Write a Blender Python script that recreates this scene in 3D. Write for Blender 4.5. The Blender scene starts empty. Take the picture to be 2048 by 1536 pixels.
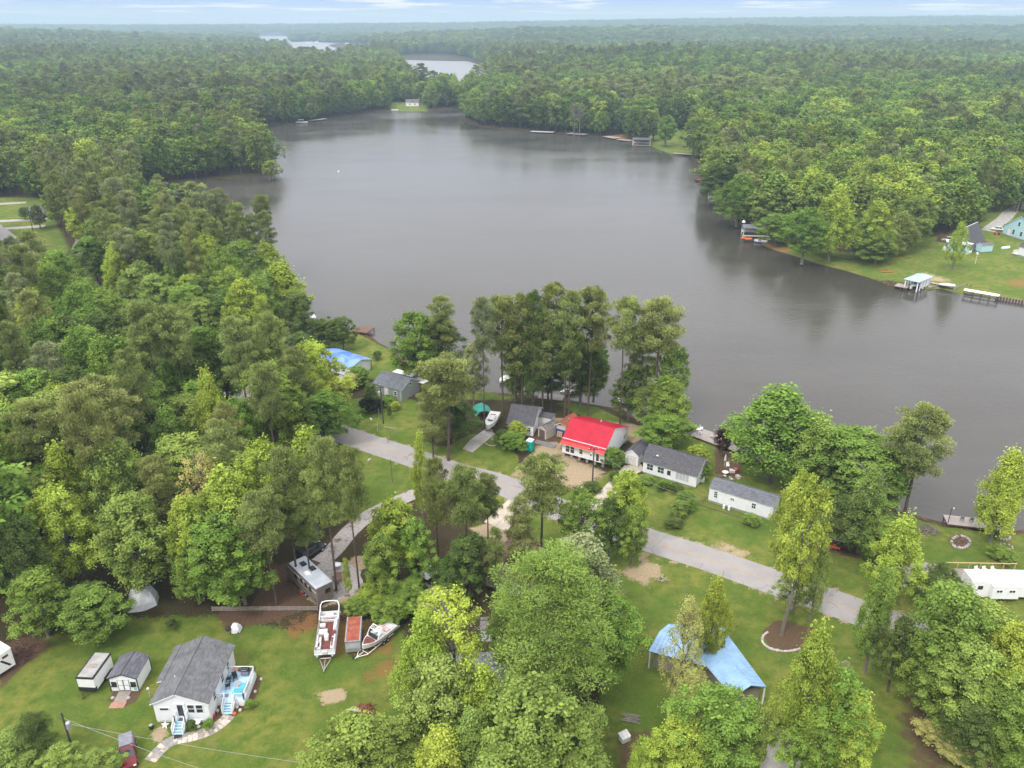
import bpy, math, random
import numpy as np
from mathutils import Vector, Matrix

# ------------------------------------------------------------------ camera
sc = bpy.context.scene
COL = sc.collection
FPX, PITCH, HCAM = 1600.0, math.radians(24.4), 72.0
cam = bpy.data.cameras.new('camera'); camo = bpy.data.objects.new('camera', cam); COL.objects.link(camo)
cam.sensor_width = 36.0; cam.lens = 36.0 * FPX / 2048.0
cam.clip_start = 1.0; cam.clip_end = 30000.0
camo.location = (0, 0, HCAM); camo.rotation_euler = (math.radians(90) - PITCH, 0, 0)
sc.camera = camo

# ------------------------------------------------------------------ sky, sun, exposure
SUN_EL, SUN_AZ = math.radians(52), math.radians(215)      # azimuth clockwise from +Y
w = bpy.data.worlds.new('World'); sc.world = w; w.use_nodes = True
nt = w.node_tree; nt.nodes.clear()
def N(t, kind, **kw):
    n = t.nodes.new(kind)
    for k, v in kw.items():
        if hasattr(n, k): setattr(n, k, v)
    return n
def L(t, a, b): t.links.new(a, b)
def mth(t, op, a, b=None, c=None, clamp=False):
    n = t.nodes.new('ShaderNodeMath'); n.operation = op; n.use_clamp = clamp
    for i, v in enumerate((a, b, c)):
        if v is None: continue
        if isinstance(v, (int, float)): n.inputs[i].default_value = v
        else: t.links.new(v, n.inputs[i])
    return n.outputs[0]
def mixc(t, fac, a, b, blend='MIX'):
    n = t.nodes.new('ShaderNodeMix'); n.data_type = 'RGBA'; n.blend_type = blend
    for i, v in ((0, fac), (6, a), (7, b)):
        if isinstance(v, (int, float)): n.inputs[i].default_value = v
        elif isinstance(v, (tuple, list)): n.inputs[i].default_value = (*v[:3], 1)
        else: t.links.new(v, n.inputs[i])
    return n.outputs[2]
def ramp(t, x, lo, hi, a=0., b=1., smooth=True):
    n = t.nodes.new('ShaderNodeMapRange'); n.interpolation_type = 'SMOOTHSTEP' if smooth else 'LINEAR'
    t.links.new(x, n.inputs[0])
    for i, v in zip((1, 2, 3, 4), (lo, hi, a, b)): n.inputs[i].default_value = v
    return n.outputs[0]
def noise(t, vec, scale, detail=4, rough=.55):
    n = t.nodes.new('ShaderNodeTexNoise'); n.inputs['Scale'].default_value = scale
    n.inputs['Detail'].default_value = detail; n.inputs['Roughness'].default_value = rough
    if vec is not None: t.links.new(vec, n.inputs['Vector'])
    return n.outputs[0]
sky = N(nt, 'ShaderNodeTexSky', sky_type='NISHITA', sun_disc=False, sun_elevation=SUN_EL, sun_rotation=SUN_AZ,
        air_density=1.0, dust_density=0.6, ozone_density=1.5)
tc = N(nt, 'ShaderNodeTexCoord'); sx = N(nt, 'ShaderNodeSeparateXYZ'); L(nt, tc.outputs['Generated'], sx.inputs[0])
zc = mth(nt, 'MAXIMUM', sx.outputs[2], 0.0)
lg = mth(nt, 'LOGARITHM', mth(nt, 'ADD', zc, 0.012), 2.718)
cv = N(nt, 'ShaderNodeCombineXYZ')
L(nt, mth(nt, 'MULTIPLY', sx.outputs[0], 8.), cv.inputs[0]); L(nt, mth(nt, 'MULTIPLY', sx.outputs[1], 8.), cv.inputs[1])
L(nt, mth(nt, 'MULTIPLY', lg, 4.6), cv.inputs[2])
cn = noise(nt, cv.outputs[0], 1.25, 5, .55)
streak = mth(nt, 'MULTIPLY', ramp(nt, cn, .50, .64), .9)
deckc = mth(nt, 'MULTIPLY', ramp(nt, zc, 0.03, 0.22), .96)
cover = mth(nt, 'MAXIMUM', streak, deckc, clamp=True)
lum = mth(nt, 'MULTIPLY', mth(nt, 'MULTIPLY_ADD', zc, 2.1, 1.12), mth(nt, 'MULTIPLY_ADD', cn, .5, .75))
cl = N(nt, 'ShaderNodeVectorMath', operation='SCALE'); cl.inputs[0].default_value = (7.9, 7.85, 8.15); L(nt, lum, cl.inputs[3])
blue = mixc(nt, .8, sky.outputs[0], mixc(nt, ramp(nt, zc, .002, .024), (8.2, 8.6, 9.2), (3.5, 5.3, 9.6)))
skc = mixc(nt, cover, blue, cl.outputs[0])
bg = N(nt, 'ShaderNodeBackground'); bg.inputs[1].default_value = 0.10; L(nt, skc, bg.inputs[0])
wo = N(nt, 'ShaderNodeOutputWorld'); L(nt, bg.outputs[0], wo.inputs[0])

sun = bpy.data.lights.new('sun', 'SUN'); sun.energy = 2.2; sun.angle = math.radians(11); sun.color = (1, .95, .87)
suno = bpy.data.objects.new('sun', sun); COL.objects.link(suno)
sd = Vector((math.sin(SUN_AZ) * math.cos(SUN_EL), math.cos(SUN_AZ) * math.cos(SUN_EL), math.sin(SUN_EL)))
suno.rotation_euler = (-sd).to_track_quat('-Z', 'Y').to_euler(); suno.location = (0, 0, 200)

sc.view_settings.view_transform = 'Standard'; sc.view_settings.look = 'None'
sc.view_settings.exposure = 0.22; sc.view_settings.gamma = 1.0; sc.view_settings.use_curve_mapping = False
cy = sc.cycles
cy.max_bounces = 6; cy.diffuse_bounces = 3; cy.glossy_bounces = 2; cy.transmission_bounces = 3; cy.volume_bounces = 1
cy.transparent_max_bounces = 4; cy.caustics_reflective = False; cy.caustics_refractive = False
cy.use_denoising = True
try: cy.denoiser = 'OPENIMAGEDENOISE'; cy.denoising_input_passes = 'RGB_ALBEDO_NORMAL'; cy.denoising_prefilter = 'ACCURATE'
except Exception: pass
cy.sample_clamp_indirect = 6.0

# ------------------------------------------------------------------ helpers
CP, SP = math.cos(PITCH), math.sin(PITCH)
def at(px, py, z=0.0):
    """the point of the place at height z that the photograph shows at px, py (sight line met with level ground)"""
    u = (px - 1024) / FPX; v = (py - 768) / FPX
    t = (HCAM - z) / (SP + v * CP)
    return Vector((u * t, (CP - v * SP) * t, z))
def toward(p):
    """pixel of a point, for wording a tree's place in its label"""
    dz = HCAM - p[2]; d = p[1] * CP + dz * SP; up = -p[1] * SP + dz * CP
    return 1024 + FPX * p[0] / d, 768 + FPX * up / d
def tag(o, label=None, cat=None, group=None, kind=None):
    if label: o['label'] = label
    if cat: o['category'] = cat
    if group: o['group'] = group
    if kind: o['kind'] = kind
    return o
def thing(name, label, cat, loc=(0, 0, 0), rz=0., group=None):
    o = bpy.data.objects.new(name, None); COL.objects.link(o); o.empty_display_size = .3
    o.location = loc; o.rotation_euler = (0, 0, rz)
    return tag(o, label, cat, group)
def link(name, me, m=None, parent=None, kind=None):
    o = bpy.data.objects.new(name, me); COL.objects.link(o)
    if m is not None and not me.materials: me.materials.append(m)
    if parent is not None: o.parent = parent
    if kind: o['kind'] = kind
    return o
class MB:
    def __init__(s): s.v = []; s.f = []
    def add(s, vs, fs):
        b = len(s.v); s.v += [tuple(p) for p in vs]; s.f += [tuple(i + b for i in f) for f in fs]; return s
    def obox(s, O, U, V, W_, u, v, n):
        O, U, V, W_ = Vector(O), Vector(U), Vector(V), Vector(W_)
        return s.add([O + U * a + V * b + W_ * c for c in n for b in v for a in u],
                     [(0, 2, 3, 1), (4, 5, 7, 6), (0, 1, 5, 4), (2, 6, 7, 3), (0, 4, 6, 2), (1, 3, 7, 5)])
    def box(s, x0, x1, y0, y1, z0, z1):
        return s.obox((0, 0, 0), (1, 0, 0), (0, 1, 0), (0, 0, 1), (x0, x1), (y0, y1), (z0, z1))
    def prism(s, pts, z0, z1):
        n = len(pts)
        return s.add([(p[0], p[1], z0) for p in pts] + [(p[0], p[1], z1) for p in pts],
                     [tuple(range(n))[::-1], tuple(range(n, 2 * n))] + [(i, (i + 1) % n, n + (i + 1) % n, n + i) for i in range(n)])
    def loft(s, rings, cap=True):
        n = len(rings[0]); vs = [p for r in rings for p in r]; fs = []
        for k in range(len(rings) - 1):
            for i in range(n):
                fs.append((k * n + i, k * n + (i + 1) % n, (k + 1) * n + (i + 1) % n, (k + 1) * n + i))
        if cap: fs += [tuple(range(n))[::-1], tuple(range((len(rings) - 1) * n, len(rings) * n))]
        return s.add(vs, fs)
    def tube(s, path, rad, n=7, cap=True):
        P = [Vector(p) for p in path]; R = rad if isinstance(rad, (list, tuple)) else [rad] * len(P)
        rings = []
        for i, p in enumerate(P):
            d = (P[min(i + 1, len(P) - 1)] - P[max(i - 1, 0)]).normalized()
            a = d.cross(Vector((0, 0, 1)) if abs(d.z) < .9 else Vector((1, 0, 0))).normalized(); b = d.cross(a)
            rings.append([p + (a * math.cos(q) + b * math.sin(q)) * R[i] for q in [2 * math.pi * k / n for k in range(n)]])
        return s.loft(rings, cap)
    def cyl(s, c, r, z0, z1, n=12, r2=None):
        return s.tube([(c[0], c[1], z0), (c[0], c[1], z1)], [r, r if r2 is None else r2], n)
    def lathe(s, c, prof, n=14):
        return s.loft([[(c[0] + r * math.cos(2 * math.pi * k / n), c[1] + r * math.sin(2 * math.pi * k / n), c[2] + z) for k in range(n)] for r, z in prof])
    def wheel(s, c, r, wd, ax='y', n=14):
        a = Vector((0, wd / 2, 0)) if ax == 'y' else Vector((wd / 2, 0, 0)); c = Vector(c)
        return s.tube([c - a, c - a * .8, c + a * .8, c + a], [r * .86, r, r, r * .86], n)
    def mesh(s, name):
        me = bpy.data.meshes.new(name); me.from_pydata(s.v, [], s.f); me.update(); return me
    def build(s, name, m=None, parent=None, kind=None):
        return link(name, s.mesh(name), m, parent, kind)
def bevel(o, wd=.03, seg=1):
    b = o.modifiers.new('bevel', 'BEVEL'); b.width = wd; b.segments = seg; b.limit_method = 'ANGLE'; return o
def copy_tree(o, parent=None):
    c = o.copy(); COL.objects.link(c)
    if parent: c.parent = parent
    for ch in list(o.children): copy_tree(ch, c)
    return c

# ------------------------------------------------------------------ materials
MATS = {}
def newmat(name):
    m = bpy.data.materials.new(name); m.use_nodes = True; m.node_tree.nodes.clear(); MATS[name] = m
    t = m.node_tree; out = t.nodes.new('ShaderNodeOutputMaterial'); b = t.nodes.new('ShaderNodeBsdfPrincipled')
    t.links.new(b.outputs[0], out.inputs[0]); return m, t, b, out
def pm(name, c1, c2=None, scale=3., rough=.7, metal=0., bump=0., bscale=None, spec=.35, spots=None, lo=.35, hi=.65, stretch=None):
    m, t, b, out = newmat(name)
    tc = t.nodes.new('ShaderNodeTexCoord'); vec = tc.outputs['Object']
    if stretch:
        mp = t.nodes.new('ShaderNodeMapping'); mp.inputs['Scale'].default_value = stretch; t.links.new(vec, mp.inputs[0]); vec = mp.outputs[0]
    c2 = c2 or tuple(x * .82 for x in c1)
    nz = noise(t, vec, scale, 6, .6)
    col = mixc(t, ramp(t, nz, lo, hi), c1, c2)
    if spots: col = mixc(t, ramp(t, noise(t, tc.outputs['Object'], spots[1], 5, .65), spots[2], spots[2] + .08), col, spots[0])
    t.links.new(col, b.inputs['Base Color']); b.inputs['Roughness'].default_value = rough; b.inputs['Metallic'].default_value = metal
    b.inputs['Specular IOR Level'].default_value = spec
    if bump:
        bn = t.nodes.new('ShaderNodeBump'); bn.inputs['Strength'].default_value = bump; bn.inputs['Distance'].default_value = .03
        t.links.new(noise(t, vec, bscale or scale * 6, 4), bn.inputs['Height']); t.links.new(bn.outputs[0], b.inputs['Normal'])
    return m
def siding(name, c, pitch=.2, vertical=False):
    m, t, b, out = newmat(name); tc = t.nodes.new('ShaderNodeTexCoord'); s = t.nodes.new('ShaderNodeSeparateXYZ'); t.links.new(tc.outputs['Object'], s.inputs[0])
    src = mth(t, 'ADD', s.outputs[0], s.outputs[1]) if vertical else s.outputs[2]
    fr = mth(t, 'FRACT', mth(t, 'DIVIDE', src, pitch))
    nz = noise(t, tc.outputs['Object'], 1.3, 5, .65)
    col = mixc(t, ramp(t, nz, .45, .8), c, tuple(x * y for x, y in zip(c, (.86, .86, .82))))
    col = mixc(t, ramp(t, fr, .86, .97, 0, .38), col, tuple(x * .45 for x in c))
    t.links.new(col, b.inputs['Base Color']); b.inputs['Roughness'].default_value = .6
    bn = t.nodes.new('ShaderNodeBump'); bn.inputs['Strength'].default_value = .5; bn.inputs['Distance'].default_value = .02
    t.links.new(fr, bn.inputs['Height']); t.links.new(bn.outputs[0], b.inputs['Normal'])
    return m
def shingle(name, c1, c2, streak=None, tab=.34):
    """tabs with their own tone; the lapped courses themselves are geometry"""
    m, t, b, out = newmat(name); tc = t.nodes.new('ShaderNodeTexCoord'); s = t.nodes.new('ShaderNodeSeparateXYZ'); t.links.new(tc.outputs['Object'], s.inputs[0])
    a = t.nodes.new('ShaderNodeAttribute'); a.attribute_name = 'course'
    ra = t.nodes.new('ShaderNodeAttribute'); ra.attribute_name = 'along'
    u = mth(t, 'FLOOR', mth(t, 'DIVIDE', mth(t, 'ADD', ra.outputs['Fac'], mth(t, 'MULTIPLY', a.outputs['Fac'], tab * .53)), tab))
    cv = t.nodes.new('ShaderNodeCombineXYZ'); t.links.new(u, cv.inputs[0]); t.links.new(a.outputs['Fac'], cv.inputs[1])
    wn = t.nodes.new('ShaderNodeTexWhiteNoise'); wn.noise_dimensions = '2D'; t.links.new(cv.outputs[0], wn.inputs['Vector'])
    mpv = t.nodes.new('ShaderNodeMapping'); mpv.inputs['Scale'].default_value = (.5, .5, .5); t.links.new(tc.outputs['Object'], mpv.inputs[0])
    col = mixc(t, wn.outputs['Value'], c1, c2)
    col = mixc(t, ramp(t, noise(t, mpv.outputs[0], 1.3, 6, .7), .42, .72, 0, .75), col, streak or tuple(x * .5 for x in c1))
    col = mixc(t, mth(t, 'MULTIPLY', noise(t, tc.outputs['Object'], 22, 3), .35), col, tuple(x * 1.5 for x in c2))
    t.links.new(col, b.inputs['Base Color']); b.inputs['Roughness'].default_value = .92; b.inputs['Specular IOR Level'].default_value = .2
    return m
WHITE = pm('white_paint', (.78, .79, .80), (.70, .71, .70), 1.5, .5)
WHITEP = pm('white_plastic', (.80, .80, .80), (.72, .72, .71), 4, .35)
OFFW = pm('weathered_white', (.66, .66, .63), (.48, .47, .44), 2.2, .6, spots=((.30, .28, .24), 1.6, .62))
SIDE_W = siding('white_lap_siding', (.76, .77, .79))
SIDE_BOARD = siding('white_panel_siding', (.77, .78, .79), .3, True)
SIDE_G = siding('green_grey_siding', (.24, .27, .23), .18)
SIDE_LB = siding('pale_blue_siding', (.42, .66, .72), .2)
SIDE_BR = siding('tan_siding', (.30, .26, .21), .2)
SH_GREY = shingle('grey_shingles', (.078, .080, .084), (.150, .152, .158), (.050, .048, .046), .42)
SH_DARK = shingle('charcoal_shingles', (.050, .050, .058), (.095, .095, .105), (.085, .070, .055))
SH_BLUE = shingle('slate_grey_shingles', (.085, .09, .105), (.15, .155, .175), (.05, .05, .055))
SH_BROWN = shingle('brown_shingles', (.115, .075, .055), (.19, .12, .09), (.07, .05, .04))
SH_SHED = shingle('shed_dark_shingles', (.055, .055, .068), (.13, .13, .15), (.045, .043, .045), .6)
SH_TAUPE = shingle('taupe_shingles', (.11, .10, .098), (.17, .155, .15))
RED = pm('red_metal', (.44, .012, .034), (.36, .011, .028), .8, .55, 0, spec=.25, spots=((.30, .02, .03), .6, .62))
REDO = pm('faded_red_metal', (.50, .060, .040), (.40, .055, .04), 1.2, .55)
BLUEM = pm('blue_metal', (.27, .42, .60), (.21, .35, .53), .9, .5, 0, spec=.35, spots=((.25, .31, .38), .7, .60))
LBM = pm('pale_blue_metal', (.36, .52, .66), (.30, .45, .60), .8, .45)
TARPB = pm('blue_tarp', (.09, .20, .62), (.20, .33, .72), .35, .5, bump=.6, bscale=3, lo=.42, hi=.56)
GREYM = pm('grey_metal', (.34, .35, .36), (.24, .24, .24), 1.0, .5, .2, spots=((.10, .09, .08), .9, .58))
ALU = pm('aluminium', (.50, .51, .52), (.40, .41, .42), 3, .4, .55)
RUST = pm('rusty_metal', (.24, .055, .035), (.32, .10, .06), .9, .8, bump=.3, spots=((.55, .50, .46), 1.3, .63))
RUST2 = pm('rust_orange_metal', (.33, .10, .04), (.20, .08, .05), 1.3, .85, spots=((.35, .33, .31), 1.1, .6))
GLASS = pm('window_glass', (.025, .03, .035), (.04, .045, .05), .6, .06, spec=.8)
BLACK = pm('black_plastic', (.018, .018, .019), (.028, .028, .028), 3, .5)
RUBBER = pm('tyre_rubber', (.02, .02, .02), (.03, .03, .03), 6, .85)
DARK = pm('dark_opening', (.02, .018, .016), (.03, .028, .025), 2, .9)
TARPK = pm('black_tarp', (.022, .022, .024), (.04, .04, .043), 1.6, .45, bump=.8, bscale=4)
TARPW = pm('white_tarp', (.68, .69, .70), (.55, .56, .58), 1.2, .55, bump=.8, bscale=3)
TARPG = pm('green_tarp', (.03, .22, .17), (.05, .28, .23), 1.4, .5, bump=.8, bscale=3)
WOOD = pm('weathered_wood', (.30, .26, .22), (.20, .17, .145), 1.2, .85, bump=.4, stretch=(1, 9, 9))
WOODG = pm('grey_dock_wood', (.34, .30, .275), (.24, .21, .195), 1.0, .85, bump=.3, stretch=(1, 8, 8))
WOODR = pm('red_brown_wood', (.17, .095, .07), (.11, .065, .05), 1.5, .85, bump=.3, stretch=(1, 8, 8))
WOODN = pm('new_timber', (.50, .36, .20), (.42, .29, .16), 1.5, .8, stretch=(1, 8, 8))
POLEW = pm('pole_wood', (.045, .040, .036), (.075, .065, .055), 2.5, .9)
DECKB = pm('light_blue_paint', (.44, .62, .74), (.37, .55, .68), 1.2, .55)
CLOTHB = pm('blue_cloth', (.06, .30, .55), (.10, .38, .62), 2, .8)
MAROON = pm('maroon_carpet', (.125, .035, .032), (.17, .06, .05), 3, .95)
VINYL = pm('boat_vinyl', (.62, .61, .60), (.50, .49, .48), 2.5, .5)
RVTAN = pm('camper_tan', (.20, .17, .145), (.16, .135, .115), 1.2, .5)
RVROOF = pm('camper_roof', (.42, .45, .49), (.34, .37, .41), .8, .5, spots=((.20, .20, .20), 1.8, .66))
TEAL = pm('turquoise_plastic', (.0, .42, .33), (.0, .38, .30), 2, .4)
CARRED = pm('red_car_paint', (.19, .014, .016), (.15, .011, .013), 2, .35, spec=.4)
CARBLK = pm('black_car_paint', (.012, .013, .016), (.02, .02, .024), 2, .2, spec=.7)
CARWHT = pm('white_car_paint', (.68, .68, .68), (.62, .62, .62), 2, .25, spec=.6)
CARTAN = pm('tan_car_paint', (.42, .36, .28), (.38, .33, .26), 2, .3, spec=.5)
CARGRY = pm('grey_fibreglass', (.20, .20, .23), (.16, .16, .19), 2, .5)
ORANGE = pm('orange_plastic', (.62, .12, .02), (.55, .10, .02), 2, .45)
REDPL = pm('red_plastic', (.55, .06, .03), (.48, .05, .03), 2, .45)
BLUEPT = pm('blue_wall_paint', (.018, .05, .30), (.02, .045, .22), 1.2, .6)
TAN = pm('beige_resin', (.52, .46, .38), (.46, .41, .34), 2, .6)
TANDK = pm('brown_resin', (.13, .105, .085), (.11, .09, .075), 2, .6)
BRICK = pm('brick_paver', (.42, .22, .16), (.32, .17, .13), 3, .9, bump=.4)
STONE = pm('field_stone', (.36, .30, .25), (.24, .205, .175), 2.2, .9, bump=.5)
STONE2 = pm('pale_stone', (.52, .46, .39), (.38, .33, .28), 2.5, .9, bump=.5)
STONE3 = pm('grey_stone', (.27, .26, .25), (.19, .185, .18), 2.5, .9, bump=.5)
STONEW = pm('whitish_stone', (.44, .39, .35), (.28, .24, .22), 3, .9, bump=.5)
PINKBR = pm('pink_brick', (.46, .30, .24), (.38, .25, .20), 2, .9)
CONC = pm('concrete', (.46, .40, .32), (.37, .325, .265), .7, .9, bump=.2, bscale=30, spots=((.30, .26, .21), .35, .6))
CONCG = pm('grey_concrete', (.36, .34, .31), (.28, .265, .24), .6, .9, bump=.2, bscale=30, spots=((.22, .19, .16), .3, .58))
CMU = pm('block_pier', (.30, .29, .28), (.22, .215, .21), 3, .95)
BARK = pm('bark', (.115, .085, .065), (.07, .053, .043), 5, .95, bump=.6, stretch=(1, 1, .25))
BARKG = pm('grey_bark', (.21, .185, .155), (.13, .115, .10), 4, .95, bump=.5, stretch=(1, 1, .3))
BARKW = pm('bleached_wood', (.40, .36, .31), (.30, .27, .23), 4, .9)
WIRE = pm('wire', (.30, .30, .30), (.26, .26, .26), 2, .6)
STUMPM = pm('red_brown_roots', (.20, .085, .04), (.10, .045, .025), 2.5, .95, bump=.5)
FLOWR = pm('red_ornament', (.5, .03, .03), (.4, .03, .03), 3, .5)

def leafmat():
    m, t, b, out = newmat('leaves'); t.nodes.remove(b)
    oi = t.nodes.new('ShaderNodeObjectInfo')
    inst = t.nodes.new('ShaderNodeAttribute'); inst.attribute_type = 'INSTANCER'; inst.attribute_name = 'far_tint'
    a = t.nodes.new('ShaderNodeAttribute'); a.attribute_name = 'tint'
    col = mixc(t, mth(t, 'GREATER_THAN', inst.outputs['Alpha'], .5), oi.outputs['Color'], inst.outputs['Color'])
    var = mth(t, 'MULTIPLY_ADD', a.outputs['Fac'], 1.25, .38)
    cv = t.nodes.new('ShaderNodeVectorMath'); cv.operation = 'SCALE'; t.links.new(col, cv.inputs[0]); t.links.new(var, cv.inputs[3])
    col = mixc(t, ramp(t, a.outputs['Fac'], .55, 1., 0, .35), cv.outputs[0], (.22, .24, .05))
    hs = t.nodes.new('ShaderNodeHueSaturation'); t.links.new(col, hs.inputs['Color']); t.links.new(mth(t, 'MULTIPLY_ADD', oi.outputs['Random'], .016, .494), hs.inputs['Hue'])
    col = hs.outputs[0]
    d = t.nodes.new('ShaderNodeBsdfDiffuse'); t.links.new(col, d.inputs[0])
    tr = t.nodes.new('ShaderNodeBsdfTranslucent'); t.links.new(mixc(t, .5, col, (.16, .20, .02)), tr.inputs[0])
    mx = t.nodes.new('ShaderNodeMixShader'); mx.inputs[0].default_value = .25
    t.links.new(d.outputs[0], mx.inputs[1]); t.links.new(tr.outputs[0], mx.inputs[2])
    t.links.new(mx.outputs[0], out.inputs[0]); return m
LEAF = leafmat()

# ------------------------------------------------------------------ outlines on the ground
def P2(pts, z=0.): return np.array([at(x, y, z)[:2] for x, y in pts])
def sdf(poly, X, Y):
    """signed distance, positive inside"""
    d = np.full(X.shape, 1e18); ins = np.zeros(X.shape, bool); n = len(poly)
    for i in range(n):
        ax, ay = poly[i]; bx, by = poly[(i + 1) % n]
        ex, ey = bx - ax, by - ay; px, py = X - ax, Y - ay
        t = np.clip((px * ex + py * ey) / (ex * ex + ey * ey + 1e-9), 0, 1)
        d = np.minimum(d, (px - ex * t) ** 2 + (py - ey * t) ** 2)
        c = ((ay <= Y) != (by <= Y))
        ins ^= c & (X < ax + (Y - ay) / (by - ay if by != ay else 1e-9) * ex)
    d = np.sqrt(d); return np.where(ins, d, -d)
def sdf_box(poly, X, Y, pad):
    r = np.full(X.shape, -1e3); lo = poly.min(0) - pad; hi = poly.max(0) + pad
    k = (X > lo[0]) & (X < hi[0]) & (Y > lo[1]) & (Y < hi[1])
    if k.any(): r[k] = sdf(poly, X[k], Y[k])
    return r
WZ = -0.8
LAKE1 = P2([(545, 560), (590, 600), (625, 640), (690, 660), (704, 664), (741, 672), (761, 688), (776, 694), (800, 715), (850, 745), (930, 770),
            (985, 785), (1060, 790), (1130, 798), (1198, 811), (1245, 818), (1290, 850), (1385, 868), (1440, 892), (1480, 905), (1560, 935), (1680, 980), (1760, 1003), (1800, 1023),
            (1886, 1045), (1950, 1056), (2017, 1063), (2048, 1060), (2200, 1085), (2500, 1120), (2700, 700), (2300, 640), (2048, 606), (1995, 598), (1930, 590), (1880, 577),
            (1850, 580), (1790, 576), (1740, 556), (1690, 541), (1640, 529), (1580, 509), (1535, 496), (1505, 476), (1480, 453), (1462, 436), (1440, 413),
            (1418, 391), (1405, 366), (1398, 331), (1380, 314), (1340, 307), (1295, 291), (1262, 288), (1230, 279), (1170, 271), (1115, 267), (1060, 264),
            (1010, 261), (960, 253), (930, 244), (925, 237), (945, 223), (935, 215), (900, 218), (860, 222), (830, 221), (780, 222), (745, 225), (690, 234),
            (640, 242), (590, 249), (535, 253), (500, 258), (510, 286), (535, 326), (552, 345), (530, 353), (440, 358), (330, 368), (280, 381), (300, 401),
            (360, 421), (430, 461), (500, 501)], WZ)
LAKE2 = P2([(790, 113), (850, 110), (905, 114), (940, 120), (968, 132), (982, 146), (986, 180), (925, 201), (850, 199), (815, 165), (798, 132)], WZ)
LAKE3 = P2([(560, 85), (620, 83), (670, 86), (715, 89), (742, 95), (745, 116), (670, 127), (590, 122)], WZ)
LAKE4 = P2([(512, 70), (560, 69), (580, 73), (584, 95), (520, 95)], WZ)
LAKES = [LAKE1, LAKE2, LAKE3, LAKE4]
def lake_sd(X, Y):
    r = np.full(X.shape, -1e3)
    for k in LAKES: r = np.maximum(r, sdf_box(k, X, Y, 40))
    return r
def hill(X, Y):
    X = np.asarray(X, float); Y = np.asarray(Y, float)
    low = 1 - np.exp(-((X + .27 * Y) / (.16 * Y + 150)) ** 2)          # the lake's valley stays low
    r1 = 36 * np.exp(-((Y - 3050 - 350 * np.sin(X / 800.)) / 520) ** 2) * low
    s = np.clip((Y - 4300) / 1900, 0, 1); s = s * s * (3 - 2 * s)
    r2 = s * (34 + 9 * np.sin(X / 1100. + 1) + 58 * np.clip((X + 300) / 3600, 0, 1))
    r0 = 9 * np.clip((Y - 500) / 500, 0, 1) * np.clip((2300 - Y) / 500, 0, 1) * (np.sin(X / 170.) * np.cos(Y / 210.) + .4) * low
    return r1 + r2 + np.maximum(r0, 0)
ROADC = [at(x, y) for x, y in [(2300, 1418), (2100, 1350), (1900, 1289), (1740, 1232), (1640, 1196), (1536, 1160), (1413, 1117), (1290, 1078), (1200, 1048), (1113, 1017), (1000, 968), (912, 944), (822, 914), (684, 868), (600, 833), (480, 783), (330, 705), (200, 625), (110, 560), (60, 518), (20, 480), (-80, 405)]]
LAWNS = [  # (outline, feather m)
    ([(-300, 1330), (0, 1345), (60, 1290), (120, 1258), (260, 1235), (430, 1232), (600, 1262), (690, 1240), (800, 1250), (860, 1350), (860, 1600), (-300, 1600)], 2.5),
    ([(690, 925), (735, 903), (835, 935), (900, 975), (800, 992), (740, 1022), (640, 1062), (640, 1000)], 1.5),
    ([(640, 850), (690, 800), (760, 790), (830, 800), (870, 860), (835, 893), (690, 851)], 1.5),
    ([(640, 700), (704, 662), (760, 686), (785, 700), (812, 760), (780, 772), (700, 745)], 1.5),
    ([(880, 900), (940, 868), (1000, 872), (1040, 915), (1030, 955), (940, 938)], 1.5),
    ([(930, 740), (1000, 790), (1190, 812), (1290, 860), (1290, 900), (1100, 800), (930, 800)], 2.),
    ([(1190, 960), (1240, 930), (1255, 960), (1200, 1040), (1130, 1018), (1100, 990), (1160, 975)], 1.5),
    ([(1190, 1035), (1290, 945), (1330, 870), (1400, 868), (1490, 915), (1700, 992), (1800, 1028), (1900, 1055), (2150, 1075), (2400, 1400), (2100, 1340), (1740, 1212), (1540, 1135), (1290, 1052)], 1.5),
    ([(1060, 1030), (1290, 1103), (1540, 1192), (1750, 1268), (2000, 1342), (2300, 1430), (2300, 1650), (1180, 1650), (1200, 1400), (1235, 1200), (1150, 1150), (1050, 1060)], 2.),
    ([(1450, 440), (1500, 478), (1560, 488), (1700, 505), (1830, 478), (1900, 470), (2000, 430), (2300, 420), (2400, 660), (2048, 608), (1880, 580), (1700, 545), (1540, 500)], 4.),
    ([(1300, 262), (1390, 258), (1398, 312), (1340, 306), (1296, 288)], 5.),
    ([(-300, 395), (88, 395), (110, 440), (140, 500), (105, 535), (40, 470), (-300, 470)], 4.),
    ([(780, 205), (855, 208), (855, 222), (780, 222)], 6.),
    ([(1960, 405), (2300, 380), (2300, 440), (1960, 440)], 4.),
]
SANDY = [([(1045, 928), (1085, 885), (1125, 885), (1130, 905), (1210, 945), (1185, 970), (1135, 975), (1085, 968), (1030, 948)], 2.6),
         ([(940, 1055), (1000, 1040), (1020, 1085), (970, 1100)], 1.), ([(690, 1118), (740, 1110), (735, 1140), (700, 1142)], 1.),
         ([(628, 1385), (690, 1375), (690, 1400), (650, 1412)], 1.), ([(965, 1120), (1010, 1130), (1005, 1140), (960, 1135)], .8),
         ([(300, 1465), (330, 1445), (340, 1480), (310, 1490)], .8), ([(590, 1180), (700, 1160), (730, 1200), (640, 1215)], 1.2),
         ([(1235, 1145), (1290, 1115), (1330, 1140), (1290, 1170)], 2.5),
         ([(1440, 1080), (1500, 1105), (1480, 1112), (1430, 1090)], 2.), ([(1850, 545), (1900, 560), (1890, 566), (1840, 555)], 7.),
         ([(1060, 830), (1300, 850), (1290, 900), (1200, 850), (1080, 860)], 2.)]
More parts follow.
